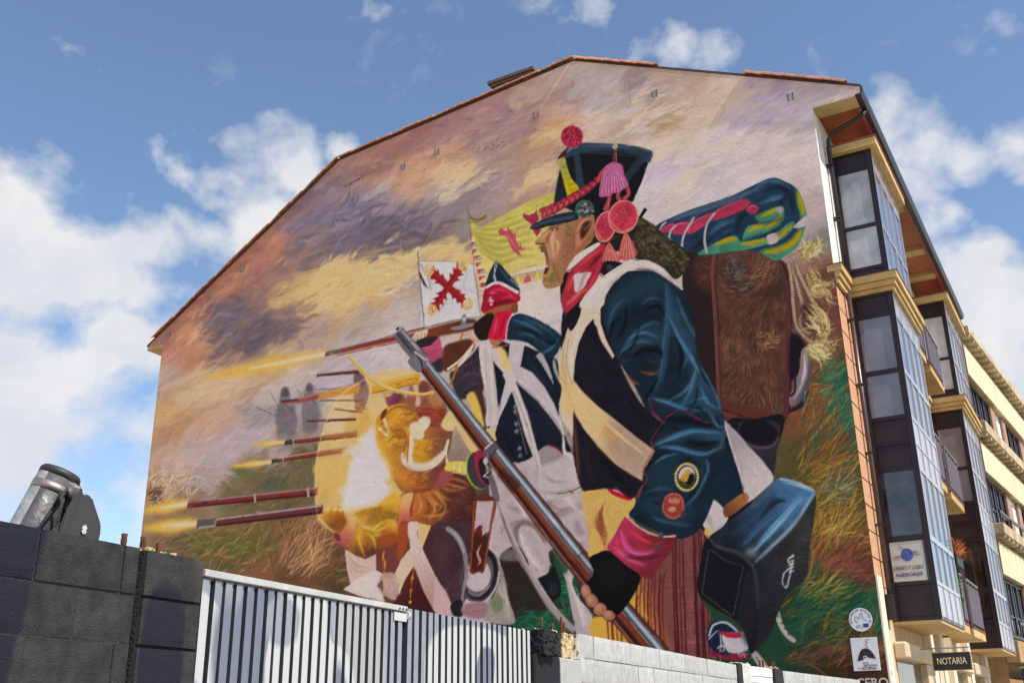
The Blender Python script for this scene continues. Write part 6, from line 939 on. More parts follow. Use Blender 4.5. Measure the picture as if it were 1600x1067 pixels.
def bay(y0, y1, ncol=4):
    xb, xf = -3.222, -2.46
    ff = []
    core = [(xb, xf + -.05, y0 + .05, y1 - .0, 3.10, 8.75), (xb, xf - .05, y0 + .05, y1, 9.08, 11.64)]
    fr_ = []
    for a, b in ((3.1, 8.745), (9.085, 11.64)):                       # stiles on the near side and the street front
        fr_ += [(xb, -3.11, y0, y0 + .049, a, b), (-2.56, xf, y0, y0 + .049, a, b)]
        ff += [(xf - .049, xf - .0005, y0 + .0495 + (y1 - y0 - .05) * i / ncol, y0 + .0495 + (y1 - y0 - .05) * i / ncol + .05, a, b) for i in range(ncol)] + [(xf - .049, xf, y1 - .05, y1, a, b)]
    zs = sorted(r[0] for r in ZR)
    for (a, b, kd, g), nx in zip(ZR, ZR[1:] + [(11.64, 0, 0, 0)]):
        top = min(nx[0], 8.745) if b < 8.75 else nx[0]
        fr_ += [(-3.1095, -2.5605, y0 + .002, y0 + .048, b, top)]; ff += [(xf - .048, xf - .003, y0 + .05, y1 - .051, b, top)]
    fr_ += [(-3.1095, -2.5605, y0 + .002, y0 + .048, 3.1, 3.16), (xf - .048, xf - .003, y0 + .05, y1 - .051, 3.1, 3.16), (-3.1095, -2.5605, y0 + .002, y0 + .048, 9.085, 9.14), (xf - .048, xf - .003, y0 + .05, y1 - .051, 9.085, 9.14)]
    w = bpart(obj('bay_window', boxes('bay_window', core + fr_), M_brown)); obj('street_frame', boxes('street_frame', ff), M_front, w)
    for a, b, kd, g in ZR:
        if kd == 'p':
            obj('panel', boxes('panel', [(-3.1085, -2.5615, y0 + .018, y0 + .0485, a + .001, b - .001)], .006), M_panel, w)
        else:
            obj('pane', boxes('pane', [(-3.1085, -2.5615, y0 + .026, y0 + .04, a + .001, b - .001)]), g, w)
        wd = (y1 - y0 - .05) / ncol
        for i in range(ncol):
            ya, yb = y0 + .0495 + wd * i + .051, y0 + .0495 + wd * (i + 1) - .001
            if i == ncol - 1: yb = y1 - .051
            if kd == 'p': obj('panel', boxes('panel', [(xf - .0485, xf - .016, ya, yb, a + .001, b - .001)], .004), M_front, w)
            else: obj('pane', boxes('pane', [(xf - .04, xf - .022, ya, yb, a + .001, b - .001)]), GF, w)
    obj('bay_soffit', boxes('bay_soffit', [(xb, xf - .02, y0 + .01, y1 - .01, 3.05, 3.099)]), M_ochre, w)
    return w
def cornice(y0, y1, steps, red=True):
    """stepped belt wrapped round the bay: (z0, z1, out)"""
    return bpart(obj('cornice', boxes('cornice', [(-3.222, -2.46 + s, y0 - s, y1 + s, a, b) for a, b, s in steps], .004), M_cream))
for (y0, y1) in ((17.93, 20.55), (26.62, 29.62)):
    bay(y0, y1, 4 if y0 < 20 else 4)
    cornice(y0, y1, ((8.752, 8.83, .05), (8.835, 8.94, .09), (8.945, 9.075, .135))); bpart(box('belt_tile', (-3.222, -2.31, y0 - .15, y1 + .15, 9.0765, 9.084), M_red))
    cornice(y0, y1, ((11.645, 11.80, .13),)); bpart(box('cornice_tile', (-3.222, -2.315, y0 - .145, y1 + .145, 11.802, 11.83), M_red))
# belt between gable corner and bay, and on between the bays
bpart(obj('belt_course', boxes('belt_course', [(-3.2225, -3.17, GABLE_Y - .0, 17.79, 8.72, 8.83), (-3.2225, -3.13, GABLE_Y - .012, 17.78, 8.833, 8.94), (-3.2225, -3.085, GABLE_Y - .022, 17.77, 8.943, 9.07), (-3.34, -3.2235, GABLE_Y - .022, GABLE_Y - .0005, 8.943, 9.07)], .004), M_cream)); bpart(box('belt_tile', (-3.34, -3.075, GABLE_Y - .03, 17.76, 9.0715, 9.084), M_red))
bpart(obj('belt_course', boxes('belt_course', [(-3.2225, -3.17, 20.72, 26.46, 8.72, 8.83), (-3.2225, -3.13, 20.73, 26.45, 8.833, 8.94), (-3.2225, -3.085, 20.74, 26.44, 8.943, 9.07)], .004), M_cream))
# downpipe from the eave corner
bpart(obj('downpipe', tube('downpipe', [(-2.4, 17.55, 12.22), (-2.46, 17.52, 12.12), (-2.7, 17.56, 12.06), (-3.02, 17.6, 11.98), (-3.13, 17.62, 11.86), (-3.145, 17.62, 11.6), (-3.145, 17.62, 9.1)], .042), M_gut)); bpart(obj('downpipe', tube('downpipe', [(-3.145, 17.58, 8.72), (-3.145, 17.58, 6), (-3.145, 17.58, 3.5)], .04), M_pipe)); bpart(box('pipe_box', (-3.21, -3.09, 17.5, 17.68, 3.1, 3.5), M_brown, None, .008))
for z in (11.3, 10.2, 8.2, 7.0, 5.8, 4.6): bpart(box('pipe_clip', (-3.222, -3.1, 17.54, 17.68, z, z + .03), M_gut))
# balconies between the bays
M_mesh = mat('mauve_screen_cloth', (.11, .085, .11), .8, 0, .2, 14); M_rail = mat('grey_rail_metal', (.3, .29, .29), .4, .6, .1, 5)
def balcony(y0, y1, z, cloth=True):
    xf = -2.6
    s = bpart(obj('balcony', boxes('balcony', [(-3.222, xf, y0, y1, z - .16, z)], .006), M_cream))
    obj('slab_trim', boxes('slab_trim', [(-3.22, xf + .012, y0 - .012, y1 + .012, z + .001, z + .03)]), M_red, s)
    posts = [(xf - .03, xf, y, y + .03, z + .031, z + .95) for y in np.linspace(y0 + .03, y1 - .06, 5)] + [(-3.22, -3.19, y0 + .03, y0 + .06, z + .031, z + .95)]
    rails = [(xf - .045, xf + .01, y0 + .02, y1 - .02, z + .952, z + .985), (xf - .025, xf - .005, y0 + .0, y1 - .0, z + .85, z + .87), (xf - .025, xf - .005, y0, y1, z + .12, z + .14), (-3.22, xf - .046, y0 + .03, y0 + .055, z + .953, z + .984), (-3.22, xf - .046, y0 + .03, y0 + .05, z + .85, z + .87)]
    obj('railing', boxes('railing', posts + rails), M_rail, s)
    if cloth: obj('screen', boxes('screen', [(xf + .002, xf + .008, y0 + .03, y1 - .03, z + .1, z + .82), (-3.2, xf - .05, y0 + .058, y0 + .064, z + .1, z + .82)]), M_mesh, s)
    bpart(box('balcony_door', (-3.2295, -3.215, y0 + .25, y1 - .25, z + .03, z + 2.1), glass('balcony_glass', (.05, .045, .045)))); bpart(obj('balcony_door_frame', boxes('balcony_door_frame', [(-3.2295, -3.19, y0 + .17, y0 + .249, z + .03, z + 2.18), (-3.2295, -3.19, y1 - .249, y1 - .17, z + .03, z + 2.18), (-3.2295, -3.19, y0 + .25, y1 - .25, z + 2.101, z + 2.18), (-3.2295, -3.2, (y0 + y1) / 2 - .04, (y0 + y1) / 2 + .04, z + .03, z + 2.1)]), M_brown))
    return s
for z in (3.30, 6.06, 8.86):
    balcony(20.85, 22.4, z, True); balcony(22.95, 24.85, z, True)
bpart(obj('rain_pipe', tube('rain_pipe', [(-3.12, 22.68, 12.3), (-3.12, 22.68, 3.35)], .05), mat('terracotta_pipe', (.3, .12, .08), .6)))
# ---------------------------------------------------------------- concrete building beyond
yb = thing('concrete_building', 'cream ribbed concrete building with window bands beyond the bay windows', 'building', (-2.5, 30.62, 0), math.radians(90 - 4.2))
M_conc = mat('stained_concrete', (.56, .46, .29), .85, 0, .22, 2.2, .25, 40, dark=(.3, .22, .12)); M_rib = mat('cream_ribbed_panel', (.74, .62, .40), .85, 0, .1, 2.5, .1, 40); M_end = mat('cream_end_shade', (.45, .27, .12), .85, 0, .12, 3); M_bk = mat('pier_brick', (.42, .26, .17), .85, 0, .3, 30, .5, 80)  # end wall is cream; its shade is put into the ochre colour
LX = 15.0
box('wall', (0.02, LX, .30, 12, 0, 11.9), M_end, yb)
for i, (f0, f1, p0, p1, w0) in enumerate(((12.0, 12.23, 10.82, 11.70, 9.40), (9.07, 9.39, 7.99, 8.80, 6.56), (6.24, 6.54, 5.20, 6.05, 3.62))):
    c = box('cornice', (-.06, LX, -.22, .34, f0, f1), M_conc, yb, .012)
    me = boxes('coffer_rib', [(0, .10, -.19, .25, f0 - .10, f0 - .002)], .004)
    for k in range(24): obj('coffer_rib', me, M_conc, c, (k * .62 + .02, 0, 0))
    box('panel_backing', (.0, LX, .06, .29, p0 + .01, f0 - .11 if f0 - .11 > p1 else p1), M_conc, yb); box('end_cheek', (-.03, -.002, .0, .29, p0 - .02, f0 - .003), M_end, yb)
    pm = boxes('rib_panel', [(0.006, .424, 0, .058, p0, p1)], .008)
    for k in range(35): obj('rib_panel', pm, M_rib, yb, (k * .43, random.uniform(-.004, .004), 0))
    # window band
    zt, zb = p0 - .012, w0
    for (x0, x1, kind) in ((.12, .95, 'w'), (1.0, 1.85, 'w'), (1.9, 2.75, 'w'), (2.8, 3.55, 'w'), (3.6, 4.35, 'b'), (4.4, 5.5, 's'), (5.55, 6.1, 'b'), (6.15, 7.0, 'w'), (7.05, 7.9, 'w'), (7.95, 8.8, 'w'), (8.85, 9.6, 'b'), (9.65, 10.8, 's'), (10.85, 11.9, 'w'), (11.95, 13.0, 'w')):
        if kind == 'b': box('brick_pier', (x0, x1, .12, .295, zb, zt), M_bk, yb)
        elif kind == 's': box('shutter', (x0, x1, .2, .295, zb, zt), mat('white_shutter', (.75, .74, .72), .6), yb)
        else:
            w = obj('window', boxes('window', [(x0, x0 + .07, .17, .29, zb, zt), (x1 - .07, x1, .17, .29, zb, zt), (x0 + .071, x1 - .071, .17, .29, zt - .09, zt), (x0 + .071, x1 - .071, .17, .29, zb, zb + .08), (x0 + .071, x1 - .071, .18, .28, zb + .55, zb + .60)]), M_brown, yb)
            obj('pane', boxes('pane', [(x0 + .072, x1 - .072, .22, .24, zb + .081, zb + .549), (x0 + .072, x1 - .072, .22, .24, zb + .601, zt - .091)]), glass('band_glass', (.16, .18, .21), .03), w)
            obj('sash', boxes('sash', [((x0 + x1) / 2 - .03, (x0 + x1) / 2 + .03, .19, .219, zb + .602, zt - .092)]), M_brown, w)
    if i: box('rail', (-.02, LX, -.19, -.13, w0 + .26, w0 + .33), M_pipe, yb); [box('rail_post', (x, x + .05, -.185, -.14, w0 - .02, w0 + .258), M_pipe, yb) for x in (0.0, 1.6, 3.2, 4.8, 6.4)]
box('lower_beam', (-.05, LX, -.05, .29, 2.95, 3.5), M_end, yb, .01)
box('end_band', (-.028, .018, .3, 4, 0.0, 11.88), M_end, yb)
shop = thing('shop_awning', 'dark green shop fascia with a yellow flower under the concrete building', 'awning', (-2.5, 30.62, 0), math.radians(90 - 4.2))
box('fascia', (-.35, 6.0, -.62, -.06, 2.0, 2.78), mat('dark_green_sheet', (.006, .06, .04), .5), shop, .02); box('fascia_trim', (-.36, 6.01, -.63, -.05, 2.785, 2.83), mat('pale_green_trim', (.35, .45, .4), .5), shop)
pt = []
for k in range(16):
    a = k * math.pi / 8; r = .26 if k % 2 == 0 else .13; pt.append((math.cos(a) * r, math.sin(a) * r))
o = obj('flower_emblem', prism('flower_emblem', pt, -.008, .008, 'X'), mat('yellow_emblem', (.8, .42, .02), .5), shop); o.location = (-.362, -.32, 2.3)
# ---------------------------------------------------------------- signs
M_signw = mat('sign_white', (.74, .70, .70), .5, 0, .04, 6); M_ink = mat('sign_black', (.015, .014, .016), .5); M_inkb = mat('sign_blue', (.03, .05, .2), .5); M_maroon = mat('sign_maroon', (.2, .02, .05), .5)
t = thing('round_sign', 'round white plaque with a drawn rider outline and blue flag on the mural', 'sign', (-3.523, GABLE_Y - .002, 3.085))
c = [(math.cos(a) * .176, math.sin(a) * .178) for a in np.linspace(0, 2 * math.pi, 41)[:-1]]
obj('plate', prism('plate', c, -.012, 0), M_signw, t)
s = 'DESTINATION NAPOLEON EU'; it = []
for i, chx in enumerate(s):
    a = math.radians(196 - i * (212 / (len(s) - 1))); it.append((text_mesh('l', chx, .032, .002, bold=.0008), math.cos(a) * .145, math.sin(a) * .147, a - math.pi / 2))
o = obj('lettering', join_text('lettering', [q for q in it if len(q[0].vertices)]), M_inkb, t, (0, -.0135, 0), FACE)
def ribbon(name, pts, w, y=0.0, d=.002):
    v, f = [], []
    P = [Vector((p[0], 0, p[1])) for p in pts]
    for i, p in enumerate(P):
        q = (P[min(i + 1, len(P) - 1)] - P[max(i - 1, 0)]).normalized(); n = Vector((-q.z, 0, q.x)) * w / 2; v += [p + n + Vector((0, y, 0)), p - n + Vector((0, y, 0)), p + n + Vector((0, y + d, 0)), p - n + Vector((0, y + d, 0))]
    for i in range(len(P) - 1):
        a = 4 * i; f += [(a, a + 1, a + 5, a + 4), (a + 2, a + 6, a + 7, a + 3), (a, a + 4, a + 6, a + 2), (a + 1, a + 3, a + 7, a + 5)]
    return mesh(name, v, f)
sx = lambda P: [((x - 440) / 625 * .352, -(y - 490) / 640 * .356) for x, y in P]
obj('rider_outline', ribbon('rider_outline', sx([(370, 560), (330, 520), (300, 540), (290, 470), (300, 410), (340, 400), (380, 450), (410, 475), (430, 440), (425, 390), (450, 320), (480, 310), (495, 340), (510, 400), (510, 450), (560, 490), (610, 545)]), .006, -.0145), M_ink, t)
obj('flag_emblem', boxes('flag_emblem', [(.028, .112, -.0150, -.0125, -.118, -.062)]), M_inkb, t)
obj('small_print', boxes('small_print', [(-.085 + .016 * k, -.085 + .016 * k + .012, -.0145, -.0125, -.090 - .027 * r, -.080 - .027 * r) for k in range(6) for r in range(2) if (k + r) % 5]), M_inkb, t)
t = thing('route_sign', 'white route plaque with a black bicorne hat below the round plaque', 'sign', (-3.517, GABLE_Y - .002, 2.572))
box('plate', (-.2, .2, -.012, 0, -.243, .243), M_signw, t, .002)
rx = lambda P: [((x - 445) / 570 * .40 + (y - 440) * -.000085 * 0, -(y - 435) / 700 * .486) for x, y in P]
hat = rx([(262, 578), (290, 500), (325, 410), (370, 345), (430, 318), (500, 320), (560, 360), (610, 430), (640, 490), (660, 545), (580, 530), (500, 515), (470, 480), (430, 468), (390, 490), (400, 545), (340, 572)])
obj('hat_emblem', prism('hat_emblem', hat, -.0145, -.0125), M_ink, t); obj('hat_trim', ribbon('hat_trim', rx([(268, 572), (300, 480), (335, 395), (380, 340), (440, 318), (505, 322), (565, 365), (612, 435), (655, 540)]), .006, -.0165), M_maroon, t)
obj('plume', ribbon('plume', rx([(500, 365), (478, 340), (500, 300), (525, 285), (490, 270), (470, 240), (510, 215), (520, 185), (480, 165), (500, 130), (550, 125), (540, 165)]), .007, -.0168), M_maroon, t); obj('eye_emblem', prism('eye_emblem', rx([(405, 505), (430, 490), (460, 505), (430, 525)]), -.0165, -.0126), M_ink, t)
obj('lettering', join_text('lettering', [(text_mesh('l', 'RUTA', .04, .002, width=.085), -.005, -.133, 0), (text_mesh('l', 'NAPOLEÓNICA', .042, .002, width=.21), .06, -.168, 0), (text_mesh('l', 'ASTORGA', .058, .002, width=.225, bold=.001), .03, -.21, 0), (text_mesh('l', 'DE', .028, .002), -.115, -.205, 0)]), M_ink, t, (0, -.0135, 0), FACE)
t = thing('wall_lettering', 'pale raised capital letters along the foot of the mural beside the corner', 'lettering', (-3.60, GABLE_Y - .003, 2.145))
o = obj('letters', join_text('letters', [(text_mesh('l', 'VOCERO', .19, .012, width=.74, bold=.003), 0, 0, 0)]), mat('letter_cream', (.55, .48, .42), .6), t, (0, -.007, 0), FACE)
t = thing('notary_sign', 'black hanging board lettered NOTARIA in cream beside the bay window', 'sign', (-2.56, 19.0, 2.51))
box('board', (-.285, .285, -.03, .03, -.13, .13), mat('black_board', (.02, .017, .017), .45), t, .004); obj('board_frame', boxes('board_frame', [(-.3, .3, -.034, .034, .131, .143), (-.3, .3, -.034, .034, -.143, -.131), (-.3, -.286, -.034, .034, -.13, .13), (.286, .3, -.034, .034, -.13, .13)]), mat('dull_brass', (.3, .2, .1), .45, .5), t)
obj('lettering', text_mesh('lettering', 'NOTARIA', .15, .006, width=.46, bold=.0015), mat('letter_gold', (.78, .62, .34), .5), t, (0, -.0335, 0), FACE)
obj('bracket', boxes('bracket', [(-.52, .30, -.012, .012, .20, .222), (-.2, -.18, -.01, .01, .144, .199), (.2, .22, -.01, .01, .144, .199), (-.53, -.515, -.05, .05, .14, .27)]), M_rail, t)
t = thing('window_sign', 'cream office sign with a blue globe filling the lowest bay window pane', 'sign', (-2.862, 17.946, 4.04))
box('plate', (-.272, .272, -.006, .004, -.32, .32), mat('sign_cream', (.62, .58, .5), .45, 0, .06, 3), t)
obj('globe_emblem', prism('globe_emblem', [(math.cos(a) * .095 + .01, math.sin(a) * .105 + .105) for a in np.linspace(0, 2 * math.pi, 33)[:-1]], -.0085, -.0065), mat('emblem_blue', (.06, .1, .36), .4), t)
obj('swoosh_emblem', ribbon('swoosh_emblem', [(-.11, .245), (-.03, .2), (.03, .1), (.02, .03), (.10, .10), (.22, .10)], .014, -.0105), mat('emblem_blue_pale', (.12, .17, .5), .4), t)
obj('lettering', join_text('lettering', [(text_mesh('l', 'CRESPO', .06, .002, width=.19), -.115, .075, .03), (text_mesh('l', 'Y', .04, .002), .0, .04, 0), (text_mesh('l', 'LOBO', .06, .002, width=.14), .115, .135, .03), (text_mesh('l', 'CRESPO Y LOBO', .085, .002, width=.46, bold=.001), 0, -.105, 0)]), mat('letter_grey', (.1, .09, .1), .5), t, (0, -.0098, 0), FACE)
obj('caption', text_mesh('caption', 'ASESORES', .075, .002, width=.43, bold=.002), mat('letter_navy', (.05, .06, .2), .5), t, (0, -.0095, -.215), FACE)
st = tag(box('wall_sticker', (-3.189, -3.187, 17.06, 17.2, 2.0, 2.42), mat('sticker_print', (.75, .72, .6), .6, 0, .9, 14, patch=((.05, .08, .3), 22, .52))), 'small printed sticker on the pale corner pilaster', 'sticker')
# planter on the lowest balcony, hedge panel
pl = thing('flower_box', 'black railing planter of dry orange twigs above the hedge screen', 'planter', (-2.58, 21.4, 4.42))
box('trough', (-.08, .12, -.4, .4, -.12, .1), mat('black_plastic', (.02, .02, .02), .5), pl, .015)
def sprigs(name, n, bx_, L, w, m, parent, up=.8):
    v, f = [], []
    for k in range(n):
        p = Vector((random.uniform(*bx_[0]), random.uniform(*bx_[1]), random.uniform(*bx_[2]))); d = Vector((random.gauss(0, .5), random.gauss(0, .5), random.uniform(.2, 1) * up)).normalized()
        s = d.cross(Vector((random.gauss(0, 1), random.gauss(0, 1), random.gauss(0, 1)))).normalized() * w; l = L * random.uniform(.5, 1.3); a = len(v)
        v += [p - s, p + s, p + d * l * .6 + s * 1.2 + Vector((0, 0, -.01)), p + d * l, p + d * l * .6 - s * 1.2]; f += [(a, a + 1, a + 2, a + 3, a + 4)]
    return obj(name, mesh(name, v, f), m, parent)
sprigs('twigs', 900, ((-.12, .16), (-.42, .42), (.06, .3)), .16, .006, mat('dry_orange_leaf', (.42, .12, .03), .8, 0, .4, 12), pl)
hg = thing('hedge_screen', 'green leafy hedge screen on the balcony below the orange planter', 'hedge', (-2.6, 20.86, 3.35))
box('backing', (-.02, -.012, .02, 1.0, .05, .95), mat('hedge_net', (.02, .05, .015), .9), hg); sprigs('leaves', 2200, ((-.03, .02), (.0, 1.02), (.03, .92)), .045, .012, mat('hedge_leaf', (.07, .2, .03), .7, 0, .4, 10), hg)
# ---------------------------------------------------------------- boundary fence along the pavement
FA = math.radians(90 + 6.2); F0 = (-2.421, 0.0, 0.0)                # local x runs along the fence, local y points into the plot
def fence_frame(t): return Vector((F0[0] + math.cos(FA) * t, F0[1] + math.sin(FA) * t, 0))
def fence_paint(name, stops, rough=.9, bump=.6, var=.34):
    """block paint: stops = list of (shape node builder) patches over a base colour, laid out in fence metres"""
    base, patches = stops
    m = mat(name, base, rough, 0, var, 14, bump, 210, .3); N, L = m.node_tree.nodes, m.node_tree.links; b = N['Principled BSDF']; src = b.inputs['Base Color'].links[0].from_socket
    g = N.new('ShaderNodeNewGeometry'); mp = N.new('ShaderNodeMapping'); mp.vector_type = 'TEXTURE'; mp.inputs['Location'].default_value = F0; mp.inputs['Rotation'].default_value = (0, 0, FA); L.new(g.outputs['Position'], mp.inputs[0])
    nz = N.new('ShaderNodeTexNoise'); nz.inputs['Scale'].default_value = 22; nz.inputs['Detail'].default_value = 5; L.new(g.outputs['Position'], nz.inputs['Vector'])
    sp = N.new('ShaderNodeSeparateXYZ'); L.new(mp.outputs[0], sp.inputs[0])
    def mth(op, a, b_=None, c=None, cl=False):
        n = N.new('ShaderNodeMath'); n.operation = op; n.use_clamp = cl
        for i, v in enumerate((a, b_, c)):
            if v is None: continue
            if isinstance(v, (int, float)): n.inputs[i].default_value = v
            else: L.new(v, n.inputs[i])
        return n.outputs[0]
    T, Z = sp.outputs['X'], sp.outputs['Z']; wob = mth('MULTIPLY_ADD', nz.outputs['Fac'], .04, -.02)
    for colr, (ct, cz, rt, rz, p, soft, tilt) in patches:            # superellipse patch, tilted along the fence
        dt = mth('ADD', mth('ADD', T, -ct), mth('MULTIPLY', mth('ADD', Z, -cz), tilt)); a = mth('POWER', mth('ABSOLUTE', mth('DIVIDE', dt, rt)), p); c = mth('POWER', mth('ABSOLUTE', mth('DIVIDE', mth('ADD', Z, -cz), rz)), p)
        d = mth('POWER', mth('ADD', a, c), 1 / p); k = mth('MULTIPLY', mth('SUBTRACT', 1.0, mth('ADD', d, wob)), min(rt, rz) / soft, cl=True)
        x = N.new('ShaderNodeMix'); x.data_type = 'RGBA'; L.new(k, x.inputs[0]); L.new(src, x.inputs[6]); x.inputs[7].default_value = (*colr, 1); src = x.outputs[2]
    L.new(src, b.inputs['Base Color']); return m
NAVY, CHAR, BLK = (.014, .0145, .024), (.044, .043, .042), (.017, .017, .020)
M_dblk = fence_paint('charcoal_block_paint', (CHAR, [(NAVY, (.78, 1.2, .98, 2.6, 8, .02, -.16)), (NAVY, (2.40, 1.72, .105, .38, 4, .012, 0)), ((.10, .085, .06), (2.60, 2.3, .10, .30, 3, .08, 0))]))
M_mort = mat('dark_mortar', (.03, .029, .028), .95, 0, .2, 20, .6, 90)
M_wblk = fence_paint('white_block_paint', ((.46, .45, .43), []), .85, .35, .14); MATS['white_block_paint'] = M_wblk
M_wmort = mat('white_mortar', (.27, .255, .235), .95, 0, .2, 20, .5, 90); M_bare = mat('bare_concrete', (.62, .46, .26), .95, 0, .35, 25, 1.0, 60); M_rust = mat('rusty_steel', (.16, .05, .025), .85, .2, .4, 60, .4, 200)
def block_variants(L, h, d):
    out = []
    for k in range(4):
        bm = bmesh.new(); bmesh.ops.create_grid(bm, x_segments=9, y_segments=5, size=.5)
        for v in bm.verts:
            e = max(abs(v.co.x), abs(v.co.y)) > .49
            v.co = Vector((v.co.x * L, random.uniform(-.0008, .0008) + (.004 if e else 0), v.co.y * h))
        me0 = bpy.data.meshes.new('b'); bm.to_mesh(me0); bm.free()
        bm = bmesh.new(); bm.from_mesh(me0); r = bmesh.ops.extrude_edge_only(bm, edges=[e for e in bm.edges if e.is_boundary])
        for v in [q for q in r['geom'] if isinstance(q, bmesh.types.BMVert)]: v.co.y = d
        bmesh.ops.recalc_face_normals(bm, faces=bm.faces); me = bpy.data.meshes.new('block'); bm.to_mesh(me); bm.free(); out.append(me)
    return out
def block_wall(root, t0, t1, ztop, L, h, m, mm, shift=0.0, nrow=14, joint=.007, slope=0.0):
    box('mortar_core', (t0, t1, .008, .17, 0, ztop - .004), mm, root)
    full, cut = block_variants(L - joint, h - joint, .15), {}
    for r in range(nrow):
        zc = ztop - h * (r + .5)
        if zc - h / 2 < .02: break
        t = t0 - (L / 2 if r % 2 else 0) - shift
        while t < t1 - .03:
            a, b = max(t, t0), min(t + L, t1)
            if b - a > .04:
                if b - a > L - .005: me = random.choice(full)
                else:
                    kk = round(b - a, 3)
                    if kk not in cut: cut[kk] = block_variants(kk - joint, h - joint, .15)[0]
                    me = cut[kk]
                o = obj('block', me, m, root, ((a + b) / 2, random.uniform(-.003, .003), zc + random.uniform(-.001, .001)), (random.uniform(-.004, .004), 0, random.uniform(-.003, .003)))
            t += L
def rebar(parent, x, y, z0, z1, r=.008):
    pts, rr = [], []
    n = max(6, int((z1 - z0) / .012))
    for k in range(n + 1): pts.append((x + random.uniform(-.0006, .0006), y, z0 + (z1 - z0) * k / n)); rr.append(r * (1.12 if k % 2 else .92))
    return obj('rebar', tube('rebar', pts, r, 7, True, rr), M_rust, parent)
def crumbs(name, parent, n, bx_, s, m):
    bm = bmesh.new()
    for k in range(n):
        r = bmesh.ops.create_icosphere(bm, subdivisions=1, radius=1); q = Vector((random.uniform(*bx_[0]), random.uniform(*bx_[1]), random.uniform(*bx_[2]))); sc_ = s * random.uniform(.5, 1.5)
        for v in r['verts']: v.co = Vector((v.co.x * random.uniform(.7, 1.3), v.co.y * random.uniform(.7, 1.3), v.co.z * random.uniform(.5, 1.0))) * sc_ + q
    me = bpy.data.meshes.new(name); bm.to_mesh(me); bm.free(); return obj(name, me, m, parent)
fw1 = thing('block_wall', 'charcoal painted concrete block wall left of the corrugated gate', 'wall', F0, FA)
block_wall(fw1, -2.4, 2.283, 2.19, .33, .149, M_dblk, M_mort, .005)
gp = thing('gate_pillar', 'brownish dark block pillar with a navy painted patch and rebar stubs', 'pillar', F0, FA)
box('mortar_core', (2.294, 2.563, -.004, .22, 0, 2.178), M_mort, gp)
pv = block_variants(.268, .139, .22)
for r in range(14):
    zc = 2.186 - .149 * (r + .5)
    if zc > .08: obj('block', pv[r % 4], M_dblk, gp, (2.4285, -.022, zc))
for x, hh in ((2.265, .05), (2.35, .052), (2.425, .046)): rebar(gp, x, .06, 2.15, 2.185 + hh, .0095)
crumbs('mortar_crumb', gp, 16, ((2.3, 2.56), (-.01, .1), (2.184, 2.19)), .010, mat('ochre_mortar', (.5, .36, .16), .95))
# corrugated double gate
def gate_paint():
    W = (.50, .50, .49); B = (.16, .175, .22); O = (.27, .28, .31)
    return fence_paint('silver_gate_paint', ((.26, .27, .30), [
        (W, (2.62, 1.93, .13, .16, 2.5, .012, .35)), (B, (2.93, 1.95, .17, .20, 2.2, .02, 0)), (B, (2.78, 1.80, .12, .30, 2.2, .03, .2)), (W, (3.17, 1.93, .20, .26, 2.3, .012, -.2)), (O, (3.06, 2.02, .13, .10, 2.2, .02, 0)), (W, (3.30, 1.86, .13, .24, 2.4, .012, .2)), ((.36, .36, .355), (3.62, 1.95, .22, .40, 3, .05, .15)), (W, (3.40, 1.75, .20, .22, 2, .012, 0)), (B, (3.50, 1.72, .06, .2, 2.3, .02, .3)),
        (W, (4.80, 1.86, .62, .27, 2.6, .015, .1)), (B, (4.85, 1.87, .12, .17, 3, .014, -.25)), (B, (5.02, 1.80, .2, .05, 3, .014, 0)), (W, (5.35, 1.9, .24, .4, 3, .02, 0))]), .42, .12, .1)
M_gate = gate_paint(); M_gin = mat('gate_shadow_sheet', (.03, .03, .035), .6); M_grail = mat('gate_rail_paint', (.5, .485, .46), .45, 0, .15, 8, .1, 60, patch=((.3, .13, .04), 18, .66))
gt = thing('corrugated_gate', 'silver corrugated steel double gate sprayed with white graffiti letters', 'gate', F0, FA)
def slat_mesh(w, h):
    # folded rib: flat face, sloping return, edges coloured dark as gap shade
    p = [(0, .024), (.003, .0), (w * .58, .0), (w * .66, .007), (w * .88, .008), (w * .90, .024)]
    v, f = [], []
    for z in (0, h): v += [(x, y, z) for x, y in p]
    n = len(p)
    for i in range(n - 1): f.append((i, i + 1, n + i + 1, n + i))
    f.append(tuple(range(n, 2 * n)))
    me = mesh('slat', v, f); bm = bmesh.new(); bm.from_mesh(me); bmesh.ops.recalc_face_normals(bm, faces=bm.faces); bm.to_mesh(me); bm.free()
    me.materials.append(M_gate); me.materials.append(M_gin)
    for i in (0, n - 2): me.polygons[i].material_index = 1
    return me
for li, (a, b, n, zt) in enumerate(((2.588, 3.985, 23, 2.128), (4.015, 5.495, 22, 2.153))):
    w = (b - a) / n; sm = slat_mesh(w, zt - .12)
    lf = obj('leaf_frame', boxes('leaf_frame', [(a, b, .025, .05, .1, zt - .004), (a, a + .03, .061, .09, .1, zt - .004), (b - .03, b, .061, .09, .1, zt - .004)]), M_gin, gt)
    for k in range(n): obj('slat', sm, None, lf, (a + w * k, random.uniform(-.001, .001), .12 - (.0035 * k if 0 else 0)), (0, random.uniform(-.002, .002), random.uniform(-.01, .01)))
    if li == 0:
        box('top_rail', (a - .004, b + .01, -.012, .05, 2.134, 2.158), M_grail, gt, .002)
        box('joint_plate', (b - .1, b + .012, -.006, -.003, 2.09, 2.127), M_grail, gt)
        for k in range(3): obj('bolt_hole', tube('bolt_hole', [(b - .07 + .03 * k, -.0165, 2.143), (b - .07 + .03 * k, -.0175, 2.143)], .006, 8), M_gin, gt)
obj('hinge', tube('hinge', [(3.998, .0, 2.12), (4.02, .0, 2.12)], .02, 10), M_grail, gt)
